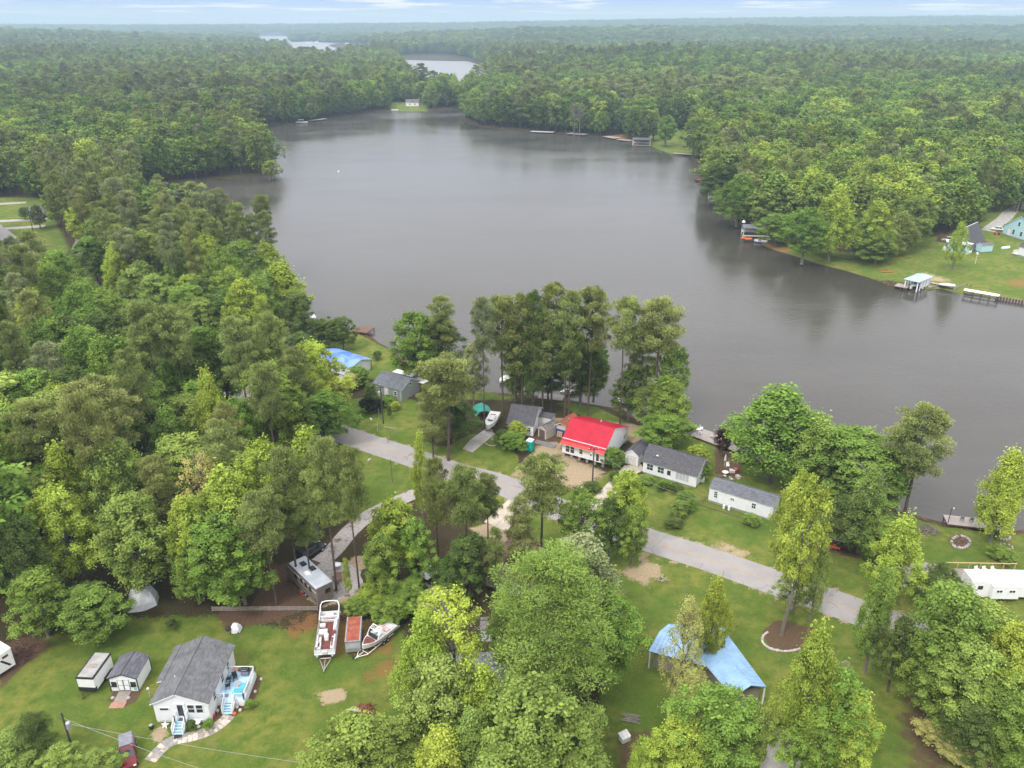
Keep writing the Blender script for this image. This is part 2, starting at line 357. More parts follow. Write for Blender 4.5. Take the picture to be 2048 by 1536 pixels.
CLAY = [([(575, 1245), (630, 1230), (640, 1258), (580, 1275)], 3.2), ([(735, 1340), (775, 1330), (785, 1352), (740, 1362)], 3.2),
        ([(630, 1290), (690, 1230), (780, 1265), (775, 1310), (690, 1300), (645, 1330)], 3.4),
        ([(1505, 474), (1560, 490), (1610, 500), (1560, 502), (1505, 482)], 4.), ([(2010, 562), (2100, 552), (2100, 572), (2030, 574)], 7.),
        ([(1225, 270), (1250, 266), (1250, 280), (1220, 276)], 8.)]
MULCH = [([(1522, 1262), (1560, 1235), (1640, 1255), (1650, 1285), (1600, 1305), (1540, 1303)], .6),
         ([(1800, 1420), (1840, 1390), (1900, 1440), (1900, 1530), (1830, 1540)], 6.),
         ([(418, 1455), (440, 1395), (510, 1345), (525, 1360), (500, 1420), (462, 1432), (430, 1458), (380, 1468)], .4),
         ([(217, 1400), (232, 1375), (285, 1378), (270, 1410), (240, 1415)], .4),
         ([(0, 1290), (60, 1270), (110, 1290), (50, 1330), (0, 1380)], 1.5), ([(430, 1225), (560, 1200), (620, 1215), (560, 1240), (450, 1262)], 1.5),
         ([(540, 1130), (640, 1120), (650, 1215), (500, 1215)], 1.5), ([(1060, 860), (1130, 850), (1125, 890), (1040, 910)], 1.),
         ([(1430, 890), (1490, 905), (1480, 960), (1430, 950)], 1.5), ([(1640, 1070), (1720, 1080), (1720, 1120), (1640, 1100)], 1.5),
         ([(1235, 1470), (1310, 1462), (1310, 1540), (1230, 1540)], 4.5), ([(1210, 850), (1300, 860), (1290, 880), (1260, 870)], 1.5)]

# ------------------------------------------------------------------ the ground
def build_ground():
    yf = list(range(20, 150, 8)); r = 150.
    while r < 9400: yf.append(r); r *= 1.0062
    yf = np.array(yf); tt = np.linspace(-.95, .95, 520)
    YF, T = np.meshgrid(yf, tt, indexing='ij'); X = YF * T; Y = YF - 100
    n0, n1 = X.shape; x, y = X.ravel(), Y.ravel()
    s = lake_sd(x, y)
    z = np.clip(WZ - .32 * s, -3.5, 0) + hill(x, y)
    col = np.zeros((x.size, 4), np.float32)
    def acc(lst, ch):
        for pts, f in lst:
            q = sdf_box(P2(pts), x, y, f + 2)
            col[:, ch] = np.maximum(col[:, ch], np.clip(.5 + q / (2 * f), 0, 1))
    acc(LAWNS, 0); acc(SANDY, 1); acc(CLAY, 2); acc(MULCH, 3)
    col[:, 2] = np.maximum(col[:, 2], np.where((np.abs(s + 1.2) < 1.4) & (y < 480), .43, 0))
    # grass verge along the road
    rc = np.array([p[:2] for p in ROADC]); d = np.full(x.size, 1e9); near = (y < 330); side = np.zeros(x.size)
    for i in range(len(rc) - 1):
        a, b = rc[i], rc[i + 1]; e = b - a
        t = np.clip(((x - a[0]) * e[0] + (y - a[1]) * e[1]) / (e @ e), 0, 1)
        dd = np.hypot(x - a[0] - e[0] * t, y - a[1] - e[1] * t); side = np.where(dd < d, e[0] * (y - a[1]) - e[1] * (x - a[0]), side); d = np.minimum(d, dd)
    dit = np.where(near & (side > 0) & (x > -32) & (x < 60), np.exp(-((d - 6.6 - .4 * np.sin(x * .35)) / 1.1) ** 2), 0)
    z = z - .5 * dit; col[:, 3] = np.maximum(col[:, 3], dit * .42)
    col[:, 0] = np.maximum(col[:, 0], np.where(near, np.clip(1 - (d - 5) / 3, 0, 1) * .75, 0))
    col[:, 1] = np.maximum(col[:, 1], np.where(near & (d < 3.7), .50, 0))
    me = bpy.data.meshes.new('ground')
    me.vertices.add(x.size); me.vertices.foreach_set('co', np.stack([x, y, z], 1).astype(np.float32).ravel())
    i, j = np.meshgrid(np.arange(n0 - 1), np.arange(n1 - 1), indexing='ij'); k = (i * n1 + j).ravel()
    q = np.stack([k, k + 1, k + n1 + 1, k + n1], 1).astype(np.int32)
    me.loops.add(q.size); me.loops.foreach_set('vertex_index', q.ravel())
    me.polygons.add(len(q)); me.polygons.foreach_set('loop_start', np.arange(0, q.size, 4, dtype=np.int32))
    me.update(calc_edges=True); me.polygons.foreach_set('use_smooth', np.ones(len(q), bool))
    at_ = me.attributes.new('cover', 'FLOAT_COLOR', 'POINT'); at_.data.foreach_set('color', col.ravel())
    m, t, b, out = newmat('ground_cover')
    geo = t.nodes.new('ShaderNodeNewGeometry'); pos = geo.outputs['Position']
    a = t.nodes.new('ShaderNodeAttribute'); a.attribute_name = 'cover'; s3 = t.nodes.new('ShaderNodeSeparateColor'); t.links.new(a.outputs['Color'], s3.inputs[0])
    n1_ = noise(t, pos, .11, 6, .65); n2 = noise(t, pos, .55, 6, .65); n3 = noise(t, pos, 3.2, 6, .7); n4 = noise(t, pos, 14, 3, .7)
    floor_ = mixc(t, ramp(t, n2, .3, .7), (.050, .036, .022), (.035, .042, .014))
    floor_ = mixc(t, ramp(t, n3, .4, .75), floor_, (.085, .055, .032))
    g = mixc(t, ramp(t, n1_, .36, .62), (.085, .140, .020), (.185, .190, .040))
    g = mixc(t, ramp(t, n2, .35, .7), g, (.070, .120, .016))
    g = mixc(t, ramp(t, n3, .48, .8, 0, .7), g, (.23, .205, .075))
    g = mixc(t, ramp(t, n4, .48, .8, 0, .6), g, (.040, .078, .010))
    bare = mth(t, 'MULTIPLY', ramp(t, noise(t, pos, .16, 6, .7), .60, .72), .7)
    g = mixc(t, bare, g, (.20, .155, .075))
    def edge(ch, amp=.55):
        v = mth(t, 'ADD', ch, mth(t, 'MULTIPLY', mth(t, 'SUBTRACT', mth(t, 'MULTIPLY_ADD', n3, .5, mth(t, 'MULTIPLY', n2, .5)), .5), amp * 2))
        return ramp(t, v, .42, .60)
    col_ = mixc(t, edge(s3.outputs[0]), floor_, g)
    mul = mixc(t, ramp(t, n3, .3, .7), (.085, .052, .034), (.13, .080, .052))
    col_ = mixc(t, mth(t, 'MULTIPLY', edge(a.outputs['Alpha']), .92), col_, mul)
    sand = mixc(t, ramp(t, n3, .3, .7), (.46, .36, .24), (.32, .24, .15)); sand = mixc(t, ramp(t, n4, .45, .8), sand, (.17, .12, .07))
    col_ = mixc(t, mth(t, 'MULTIPLY', edge(s3.outputs[1], .8), .93), col_, sand)
    clay = mixc(t, ramp(t, n3, .3, .7), (.30, .145, .060), (.20, .095, .042))
    col_ = mixc(t, mth(t, 'MULTIPLY', edge(s3.outputs[2], 1.1), .72), col_, clay)
    t.links.new(col_, b.inputs['Base Color']); b.inputs['Roughness'].default_value = .95; b.inputs['Specular IOR Level'].default_value = .1
    bn = t.nodes.new('ShaderNodeBump'); bn.inputs['Strength'].default_value = .9; bn.inputs['Distance'].default_value = .16
    t.links.new(mth(t, 'ADD', n3, mth(t, 'MULTIPLY', n4, .6)), bn.inputs['Height']); t.links.new(bn.outputs[0], b.inputs['Normal'])
    o = link('ground', me, m, None, 'structure'); return o
build_ground()

# water
mw, t, b, out = newmat('lake_water')
geo = t.nodes.new('ShaderNodeNewGeometry')
mp = t.nodes.new('ShaderNodeMapping'); mp.inputs['Scale'].default_value = (.7, 1, 1); mp.inputs['Rotation'].default_value = (0, 0, .25); t.links.new(geo.outputs['Position'], mp.inputs[0])
ms = t.nodes.new('ShaderNodeMapping'); ms.inputs['Scale'].default_value = (.5, 1, 1); t.links.new(geo.outputs['Position'], ms.inputs[0])
gust_sheen = ramp(t, noise(t, ms.outputs[0], .013, 5, .6), .36, .66)
col = mixc(t, gust_sheen, (.044, .039, .031), (.072, .067, .059))  # ruffled patches paler: some of their sheen is put into the colour
t.links.new(col, b.inputs['Base Color']); b.inputs['IOR'].default_value = 1.34; b.inputs['Specular IOR Level'].default_value = .5
t.links.new(mth(t, 'MULTIPLY_ADD', gust_sheen, .16, .11), b.inputs['Roughness'])
bn = t.nodes.new('ShaderNodeBump'); bn.inputs['Distance'].default_value = .06
t.links.new(mth(t, 'MULTIPLY_ADD', gust_sheen, .40, .55), bn.inputs['Strength'])
h = mth(t, 'ADD', noise(t, mp.outputs[0], .9, 3, .5), mth(t, 'MULTIPLY', noise(t, mp.outputs[0], 2.6, 2, .5), .4))
t.links.new(h, bn.inputs['Height']); t.links.new(bn.outputs[0], b.inputs['Normal'])
MB().add([(-1900, 80, WZ), (700, 80, WZ), (700, 1000, WZ), (-1900, 1000, WZ)], [(0, 1, 2, 3)]).build('lake_water', mw, None, 'structure')

mf, t, b, out = newmat('ruffled_sheen_water'); b.inputs['Base Color'].default_value = (.19, .195, .20, 1); b.inputs['Roughness'].default_value = .50; b.inputs['IOR'].default_value = 1.34  # rough water; the sheen of reflected sky is put into its pale base colour
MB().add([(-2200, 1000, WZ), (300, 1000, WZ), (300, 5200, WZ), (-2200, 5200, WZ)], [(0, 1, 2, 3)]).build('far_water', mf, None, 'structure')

# ------------------------------------------------------------------ roads and drives
def ribbon(pts, wd, z, sub=6):
    P = [Vector((p[0], p[1], 0)) for p in pts]; Q = []
    for i in range(len(P) - 1):
        p0, p1, p2, p3 = P[max(i - 1, 0)], P[i], P[i + 1], P[min(i + 2, len(P) - 1)]
        for k in range(sub):
            s = k / sub
            Q.append(.5 * ((2 * p1) + (p2 - p0) * s + (2 * p0 - 5 * p1 + 4 * p2 - p3) * s * s + (3 * p1 - p0 - 3 * p2 + p3) * s ** 3))
    Q.append(P[-1]); mb = MB(); vs = []
    for i, q in enumerate(Q):
        d = (Q[min(i + 1, len(Q) - 1)] - Q[max(i - 1, 0)]).normalized(); n = Vector((-d.y, d.x, 0))
        ww = wd[i * len(wd) // len(Q)] if isinstance(wd, list) else wd
        vs += [q + n * ww / 2 + Vector((0, 0, z)), q - n * ww / 2 + Vector((0, 0, z))]
    return mb.add(vs, [(2 * i, 2 * i + 1, 2 * i + 3, 2 * i + 2) for i in range(len(Q) - 1)]), Q
m, t, b, out = newmat('asphalt'); geo = t.nodes.new('ShaderNodeNewGeometry'); p = geo.outputs['Position']
c = mixc(t, ramp(t, noise(t, p, .35, 6, .65), .3, .7), (.240, .222, .208), (.290, .268, .252))
c = mixc(t, ramp(t, noise(t, p, 25, 3), .3, .75, 0, .5), c, (.25, .24, .235)); c = mixc(t, ramp(t, noise(t, p, .8, 8, .75), .62, .70, 0, .6), c, (.12, .115, .11))
vo = t.nodes.new('ShaderNodeTexVoronoi'); vo.feature = 'DISTANCE_TO_EDGE'; vo.inputs['Scale'].default_value = .22; wv = t.nodes.new('ShaderNodeVectorMath'); t.links.new(p, wv.inputs[0]); t.links.new(mth(t, 'MULTIPLY', noise(t, p, .8, 4), 2.2), wv.inputs[1]); t.links.new(wv.outputs[0], vo.inputs['Vector'])
c = mixc(t, mth(t, 'MULTIPLY', ramp(t, vo.outputs['Distance'], .004, .016, 1, 0), ramp(t, noise(t, p, .12, 3), .45, .6, 0, .75)), c, (.09, .088, .085))
c = mixc(t, ramp(t, noise(t, p, .10, 3, .4), .60, .62, 0, .35), c, (.17, .165, .165))
t.links.new(c, b.inputs['Base Color']); b.inputs['Roughness'].default_value = .9; ASPH = m
YEL = pm('yellow_road_paint', (.48, .27, .07), (.34, .22, .10), 4, .8, lo=.3, hi=.7)
GRAV = pm('gravel', (.36, .33, .31), (.24, .22, .205), 3, .95, bump=.8, bscale=14, spots=((.13, .10, .08), .5, .56))
rb, RQ = ribbon(ROADC, 5.9, .024); rb.build('road', ASPH, None, 'structure')
rb2, _ = ribbon(ROADC[:16], .13, .030); rb2.build('road_centre_line', YEL, None, 'structure')
def drive(name, pts, m, z=.012, smooth=False):
    q = [at(x, y) for x, y in pts]
    return MB().prism(q, z - .01, z).build(name, m, None, 'structure')
gd, _ = ribbon([at(x, y) for x, y in [(835, 985), (800, 1000), (740, 1030), (700, 1062), (668, 1100), (640, 1125)]], 3.0, .012); gd.build('gravel_driveway', GRAV, None, 'structure')
random.seed(5)
def blob(cx, cy, rx, ry, n=28, j=.12):
    return [(cx + rx * math.cos(a) * (1 + random.uniform(-j, j)), cy + ry * math.sin(a) * (1 + random.uniform(-j, j))) for a in [2 * math.pi * k / n for k in range(n)]]
drive('gravel_driveway', blob(672, 1160, 52, 40), GRAV, .016)
drive('concrete_driveway', [(1188, 995), (1249, 931), (1281, 927), (1288, 940), (1262, 953), (1212, 1007), (1190, 1034), (1152, 1020)], CONC, .018)
drive('concrete_driveway', [(968, 1044), (1022, 994), (1056, 1012), (1013, 1063)], CONC, .018)
drive('concrete_driveway', [(1545, 1463), (1598, 1460), (1625, 1545), (1500, 1590)], CONCG, .018)
drive('concrete_driveway', [(940, 880), (975, 855), (990, 868), (945, 905), (925, 898)], CONCG, .018)
drive('gravel_driveway', blob(1835, 1150, 60, 26), GRAV, .014)
drive('concrete_driveway', [(600, 825), (640, 770), (690, 745), (700, 760), (650, 810), (640, 838)], CONCG, .016)
gd, _ = ribbon([at(x, y) for x, y in [(2200, 395), (2048, 412), (2005, 440), (1975, 462)]], 5., .02); gd.build('side_road', CONCG, None, 'structure')
for a, bb in (((-60, 411), (52, 405)), ((-60, 445), (95, 438)), ((-60, 462), (90, 452))):
    gd, _ = ribbon([at(*a), at(*bb)], 4.2, .02); gd.build('side_road', CONCG, None, 'structure')
# slab joints of the two pale drives, real grooves filled dark
def strip_line(a, b, wd, z, name, m):
    q, _ = ribbon([at(*a), at(*b)], wd, z, 1); return q.build(name, m, None, 'structure')
JOINT = pm('slab_joint', (.16, .13, .10), (.12, .10, .08), 3, .95)
for k in range(1, 6):
    s = k / 6
    strip_line((1188 + 61 * s, 995 - 64 * s), (1212 + 50 * s, 1007 - 54 * s), .06, .024, 'slab_joint', JOINT)
strip_line((990, 1054), (1038, 1003), .06, .024, 'slab_joint', JOINT)

# ------------------------------------------------------------------ houses
def slope_shingles(parent, E0, E1, R0, R1, m, expo=.2, seed=0):
    E0, E1, R0, R1 = map(Vector, (E0, E1, R0, R1)); nrm = (E1 - E0).cross(R0 - E0).normalized()
    if nrm.z < 0: nrm = -nrm
    ln = (R0 - E0).length; n = max(3, int(ln / expo)); vs, fs, cr, al = [], [], [], []
    for k in range(n):
        a, b2 = k / n, min((k + 1.02) / n, 1)
        p = [E0.lerp(R0, a), E1.lerp(R1, a), E1.lerp(R1, b2), E0.lerp(R0, b2)]
        w_ = (E1 - E0).length; i = len(vs)
        vs += [p[0] + nrm * .004, p[1] + nrm * .004, p[0] + nrm * .034, p[1] + nrm * .034, p[2] + nrm * .006, p[3] + nrm * .006]
        fs += [(i, i + 1, i + 3, i + 2), (i + 2, i + 3, i + 4, i + 5)]
        cr += [k + seed * 31] * 6; al += [0, w_, 0, w_, w_, 0]
    me = bpy.data.meshes.new('shingles'); me.from_pydata(vs, [], fs); me.update()
    for nm, d in (('course', cr), ('along', al)):
        q = me.attributes.new(nm, 'FLOAT', 'POINT'); q.data.foreach_set('value', np.array(d, np.float32))
    return link('shingles', me, m, parent, 'stuff')
def slope_metal(parent, E0, E1, R0, R1, m, step=.42, hgt=.045, wd=.05):
    E0, E1, R0, R1 = map(Vector, (E0, E1, R0, R1)); nrm = (E1 - E0).cross(R0 - E0).normalized()
    if nrm.z < 0: nrm = -nrm
    mb = MB(); ln = (E1 - E0).length; u = (E1 - E0).normalized(); n = int(ln / step)
    mb.add([E0 + nrm * .003, E1 + nrm * .003, R1 + nrm * .003, R0 + nrm * .003], [(0, 1, 2, 3)])
    for k in range(n + 1):
        a = k / n; p, q = E0.lerp(E1, a), R0.lerp(R1, a)
        mb.add([p - u * wd / 2, p + u * wd / 2, q + u * wd / 2, q - u * wd / 2, p + nrm * hgt - u * wd / 4, p + nrm * hgt + u * wd / 4, q + nrm * hgt + u * wd / 4, q + nrm * hgt - u * wd / 4],
               [(0, 1, 5, 4), (1, 2, 6, 5), (2, 3, 7, 6), (3, 0, 4, 7), (4, 5, 6, 7)])
    return mb.build('roof_seams', m, parent, 'stuff')
def slab(mb, E0, E1, R0, R1, th=.12):
    E0, E1, R0, R1 = map(Vector, (E0, E1, R0, R1)); nrm = (E1 - E0).cross(R0 - E0).normalized()
    if nrm.z < 0: nrm = -nrm
    d = -nrm * th
    mb.add([E0, E1, R1, R0, E0 + d, E1 + d, R1 + d, R0 + d], [(0, 1, 2, 3), (7, 6, 5, 4), (0, 4, 5, 1), (1, 5, 6, 2), (2, 6, 7, 3), (3, 7, 4, 0)])
FACE = {'S': ((1, 0, 0), (0, -1, 0)), 'N': ((-1, 0, 0), (0, 1, 0)), 'E': ((0, 1, 0), (1, 0, 0)), 'W': ((0, -1, 0), (-1, 0, 0))}
def win(parent, O, U, Nn, w_, h_, grid=(1, 2), trim=WHITE, name='window', glass=GLASS):
    U, Nn, V = Vector(U), Vector(Nn), Vector((0, 0, 1)); O = Vector(O); mb = MB(); f = .07
    for u0, u1, v0, v1 in ((-w_ / 2 - f, -w_ / 2, -h_ / 2 - f, h_ / 2 + f), (w_ / 2, w_ / 2 + f, -h_ / 2 - f, h_ / 2 + f), (-w_ / 2, w_ / 2, h_ / 2, h_ / 2 + f), (-w_ / 2, w_ / 2, -h_ / 2 - f, -h_ / 2)):
        mb.obox(O, U, V, Nn, (u0, u1), (v0, v1), (.0, .06))
    for i in range(1, grid[0]):
        c = -w_ / 2 + w_ * i / grid[0]; mb.obox(O, U, V, Nn, (c - .02, c + .02), (-h_ / 2, h_ / 2), (.01, .045))
    for i in range(1, grid[1]):
        c = -h_ / 2 + h_ * i / grid[1]; mb.obox(O, U, V, Nn, (-w_ / 2, w_ / 2), (c - .025, c + .025), (.012, .048))
    fr = mb.build(name, trim, parent)
    MB().obox(O, U, V, Nn, (-w_ / 2, w_ / 2), (-h_ / 2, h_ / 2), (.004, .02)).build('pane', glass, fr)
    return fr
def door(parent, O, U, Nn, w_, h_, m=WHITE, lite=None):
    U, Nn, V = Vector(U), Vector(Nn), Vector((0, 0, 1)); O = Vector(O)
    mb = MB().obox(O, U, V, Nn, (-w_ / 2, w_ / 2), (0, h_), (.004, .05))
    for u0, u1, v0, v1 in ((-w_ / 2 - .08, -w_ / 2, 0, h_ + .08), (w_ / 2, w_ / 2 + .08, 0, h_ + .08), (-w_ / 2, w_ / 2, h_, h_ + .08)):
        mb.obox(O, U, V, Nn, (u0, u1), (v0, v1), (0, .07))
    d = mb.build('door', m, parent)
    if lite: MB().obox(O, U, V, Nn, (-w_ * .34, w_ * .34), (h_ * lite[0], h_ * lite[1]), (.051, .06)).build('pane', GLASS, d)
    MB().obox(O, U, V, Nn, (w_ * .38, w_ * .43), (h_ * .44, h_ * .5), (.05, .1)).build('handle', ALU, d)
    return d
class House:
    def __init__(s, name, label, cat, A, B, D, axis='x', zf=.15, hw=2.7, hr=1.3, oh=.3, wall=SIDE_W, roof=SH_GREY, metal=False, rt=.5, found=CMU, Lx=None, trim=WHITE, group=None, rise=None, piers=False):
        A = Vector((*A[:2], 0)); B = Vector((*B[:2], 0)); e = B - A; s.L = Lx or e.length; s.D = D; s.zf = zf; s.hw = hw
        s.root = thing(name, label, cat, A, math.atan2(e.y, e.x), group)
        La, Wb = (s.L, D) if axis == 'x' else (D, s.L)
        T = (lambda a, b2, z: (a, b2, z)) if axis == 'x' else (lambda a, b2, z: (b2, a, z))
        z0, z1, z2 = zf, zf + hw, zf + hw + hr; r = Wb * rt; mb = MB()
        ring = [[T(a, 0, z0), T(a, Wb, z0), T(a, Wb, z1), T(a, r, z2), T(a, 0, z1)] for a in (0, La)]
        mb.loft(ring); s.wall = mb.build('wall', wall, s.root)
        if piers:
            for a in np.linspace(.3, La - .3, 6):
                for b2 in (.3, Wb * .5, Wb - .3):
                    q = T(a, b2, 0); MB().box(q[0] - .2, q[0] + .2, q[1] - .2, q[1] + .2, 0, z0).build('pier', found, s.root)
        else:
            q = MB(); q.prism([T(.03, .03, 0)[:2], T(La - .03, .03, 0)[:2], T(La - .03, Wb - .03, 0)[:2], T(.03, Wb - .03, 0)[:2]], -.1, z0); q.build('foundation', found, s.root)
        k0 = hr / r; k1 = hr / (Wb - r); up = .06; th = .12
        rb_ = MB()
        S1 = (T(-oh, -oh, z1 - oh * k0 + up), T(La + oh, -oh, z1 - oh * k0 + up), T(-oh, r, z2 + up), T(La + oh, r, z2 + up))
        S2 = (T(-oh, Wb + oh, z1 - oh * k1 + up), T(La + oh, Wb + oh, z1 - oh * k1 + up), T(-oh, r, z2 + up), T(La + oh, r, z2 + up))
        for q in (S1, S2): slab(rb_, q[0], q[1], q[2], q[3])
        s.roof = rb_.build('roof', trim, s.root); s.S1, s.S2, s.T = S1, S2, T
        for i, q in enumerate((S1, S2)):
            if metal: slope_metal(s.roof, q[0], q[1], q[2], q[3], roof)
            else: slope_shingles(s.roof, q[0], q[1], q[2], q[3], roof, seed=i)
        c = MB(); p, q = Vector(S1[2]), Vector(S1[3]); c.tube([p + Vector((0, 0, .02)), q + Vector((0, 0, .02))], .07, 6); c.build('ridge_cap', roof if metal else m_ridge(roof), s.roof)
        s.LE, s.W = La, Wb
    def win(s, f, u, z, w_, h_, grid=(1, 2), **k):
        U, n = FACE[f]; O = {'S': (u, 0, z), 'N': (u, s.D, z), 'E': (s.L, u, z), 'W': (0, u, z)}[f]; return win(s.root, O, U, n, w_, h_, grid, **k)
    def door(s, f, u, z, w_, h_, m=WHITE, lite=None):
        U, n = FACE[f]; O = {'S': (u, 0, z), 'N': (u, s.D, z), 'E': (s.L, u, z), 'W': (0, u, z)}[f]; return door(s.root, O, U, n, w_, h_, m, lite)
_rc = {}
def m_ridge(m):
    if m.name not in _rc:
        _rc[m.name] = pm('ridge_of_' + m.name, {'grey_shingles': (.10, .10, .105), 'charcoal_shingles': (.05, .05, .055), 'slate_grey_shingles': (.20, .21, .23), 'brown_shingles': (.10, .065, .05)}.get(m.name, (.07, .07, .075)), None, 3, .9)
    return _rc[m.name]
def rail(parent, pts, z, h=.9, name='railing', m=WHITE, gap=.14):
    """posts and rails as one part, balusters joined as stuff"""
    mb, bl = MB(), MB()
    for a, b2 in zip(pts[:-1], pts[1:]):
        a, b2 = Vector(a), Vector(b2)
        za, zb = (a.z if len(a) > 2 else 0) + z, (b2.z if len(b2) > 2 else 0) + z
        a = Vector((a.x, a.y, za)); b2 = Vector((b2.x, b2.y, zb)); d = (b2 - a); n = max(1, int(Vector((d.x, d.y)).length / 1.6))
        for k in range(n + 1):
            p = a.lerp(b2, k / n); mb.box(p.x - .055, p.x + .055, p.y - .055, p.y + .055, p.z - .05, p.z + h + .06)
        mb.tube([a + Vector((0, 0, h)), b2 + Vector((0, 0, h))], .05, 4); mb.tube([a + Vector((0, 0, .12)), b2 + Vector((0, 0, .12))], .035, 4)
        nb = int(d.length / gap)
        for k in range(1, nb):
            p = a.lerp(b2, k / nb); bl.box(p.x - .02, p.x + .02, p.y - .02, p.y + .02, p.z + .12, p.z + h)
    r = mb.build(name, m, parent); bl.build('balusters', m, r, 'stuff'); return r
def stairs(parent, x0, x1, y_top, y_bot, z_top, m, n=5, name='stairs', side=WHITE):
    mb = MB()
    for k in range(n):
        a, b2 = k / n, (k + 1) / n; z = z_top * (1 - (k + 1) / (n + .0)) + z_top / n * .2
        mb.box(x0 + .06, x1 - .06, min(y_top + (y_bot - y_top) * a, y_top + (y_bot - y_top) * b2), max(y_top + (y_bot - y_top) * a, y_top + (y_bot - y_top) * b2), max(z - .06, 0.02), z + .04 + .001 * k)
    st = mb.build(name, m, parent)
    for x in (x0, x1 - .06):
        s2 = MB().add([(x, y_top, 0), (x + .06, y_top, 0), (x, y_top, z_top), (x + .06, y_top, z_top), (x, y_bot, 0), (x + .06, y_bot, 0), (x, y_bot, .12), (x + .06, y_bot, .12)],
               [(0, 1, 3, 2), (4, 6, 7, 5), (2, 3, 7, 6), (0, 2, 6, 4), (1, 5, 7, 3), (0, 4, 5, 1)])
        s2.build('stringer', side, st)
    return st

# ---- white house with the blue deck
H1 = House('house', 'white house with grey shingle roof beside a light blue deck', 'house', (-40.0, 66.4), (-33.9, 66.4), 8.75, 'y', .25, 2.75, 1.35, .28, SIDE_W, SH_GREY, rt=.45, found=OFFW)
H1.win('S', 1.15, 2.0, .95, .36, (1, 1)); H1.win('S', 4.15, 2.05, .72, 1.15, (1, 2)); H1.win('S', 5.1, 2.05, .72, 1.15, (1, 2))
dd = H1.door('S', 2.95, .8, .95, 2.0, WHITE, (.12, .92))
for k, v in enumerate((1.9, 4.6, 6.6)): H1.win('E', v, 2.0, .7, 1.05, (1, 2))
bump_ = MB().box(-.55, -.002, 3.3, 8.75, .25, 2.78); bump_.build('side_wall', SIDE_W, H1.root)
rr = MB(); slab(rr, (-.85, 3.1, 2.83), (-.85, 9.0, 2.83), (-.2, 3.1, 3.10), (-.2, 9.0, 3.10)); ro = rr.build('side_roof', WHITE, H1.root)
slope_shingles(ro, (-.85, 3.1, 2.84), (-.85, 9.0, 2.84), (-.1, 3.1, 3.16), (-.1, 9.0, 3.16), SH_GREY, seed=4)
MB().cyl((1.5, 3.0), .05, 3.3, 3.95).build('vent_pipe', WHITEP, H1.root)
ld = MB().box(2.35, 3.65, -.75, -.003, .68, .8); ld.build('landing', DECKB, H1.root)
MB().box(2.7, 3.2, -.6, -.15, .803, .82).build('door_mat', WOODR, H1.root)
stairs(H1.root, 2.4, 3.6, -.75, -1.75, .74, DECKB, 4)
rail(H1.root, [(2.42, -.05, 0), (2.42, -.75, 0), (2.42, -1.7, -.62)], .8, .85); rail(H1.root, [(3.58, -.05, 0), (3.58, -.75, 0), (3.58, -1.7, -.62)], .8, .85)
dk = MB()
for i in range(20): dk.box(6.12 + i * .154, 6.12 + i * .154 + .146, 2.4, 6.75, .82, .9)
dko = dk.build('deck', DECKB, H1.root)
sk = MB(); sk.box(6.1, 9.2, 2.36, 2.40, .02, .88); sk.box(9.2, 9.24, 2.36, 6.79, .02, .88); sk.box(6.1, 9.2, 6.75, 6.79, .02, .88); sk.build('deck_skirt', SIDE_BOARD, dko)
rail(H1.root, [(8.1, 2.45, 0), (9.15, 2.45, 0), (9.15, 6.7, 0), (6.2, 6.7, 0)], .9); rail(H1.root, [(6.2, 2.45, 0), (6.95, 2.45, 0)], .9)
stairs(H1.root, 6.95, 8.1, 2.4, 1.15, .84, DECKB, 5)
rail(H1.root, [(6.97, 2.35, 0), (6.97, 1.2, -.75)], .9, .85); rail(H1.root, [(8.08, 2.35, 0), (8.08, 1.2, -.75)], .9, .85)
def loc1(x, y, z=0): return Vector((-40.0 + x, 66.4 + y, z))
def chair(label, p, rz, m, group=None, name='patio_chair'):
    t = thing(name, label, 'chair', p, rz, group)
    MB().box(-.26, .26, -.26, .24, .40, .46).build('seat', m, t)
    MB().obox((0, .25, .46), (1, 0, 0), (0, .25, .97), (0, -.97, .25), (-.26, .26), (0, .5), (-.03, .03)).build('backrest', m, t)
    for x in (-.23, .23):
        for y in (-.23, .21): MB().box(x - .025, x + .025, y - .025, y + .025, 0, .40).build('leg', m, t)
    for x in (-.28, .25): MB().box(x, x + .05, -.24, .24, .62, .66).build('armrest', m, t)
    return t
chair('black patio chair near the wall in the middle of the blue deck', loc1(6.75, 4.2, .9), -1.2, BLACK)
chair('black patio chair at the far side of the blue deck by the grill', loc1(7.2, 5.5, .9), .5, BLACK)
chair('black patio chair against the house wall at the far end of the blue deck', loc1(6.55, 5.3, .9), -1.5, BLACK)
t = thing('gas_grill', 'wide black gas grill along the far railing of the blue deck', 'grill', loc1(8.2, 6.25, .9))
MB().box(-.75, .75, -.25, .25, .75, .82).build('shelf', BLACK, t); MB().box(-.45, .45, -.3, .3, .15, .75).build('cabinet', CARGRY, t)
MB().loft([[(x, .3 * math.cos(a), .82 + .32 * math.sin(a)) for a in np.linspace(0, math.pi, 8)] for x in (-.45, .45)]).build('lid', BLACK, t)
MB().tube([(-.3, -.33, 1.0), (.3, -.33, 1.0)], .02).build('handle', ALU, t)
for x in (-.4, .4): MB().wheel((x, 0, .08), .08, .06, 'x').build('wheel', RUBBER, t)
t = thing('patio_sofa', 'blue cushioned corner lounge on the light blue deck', 'sofa', loc1(8.55, 3.4, .9))
MB().box(-.9, .35, -.35, .35, .12, .36).build('seat', CLOTHB, t); MB().box(.36, .5, -.35, 1.2, .12, .75).build('backrest', CLOTHB, t); MB().box(-.3, .35, .36, 1.2, .12, .355).build('seat', CLOTHB, t)
t = thing('patio_table', 'small glass patio table beside the blue lounge on deck', 'table', loc1(7.9, 4.5, .9))
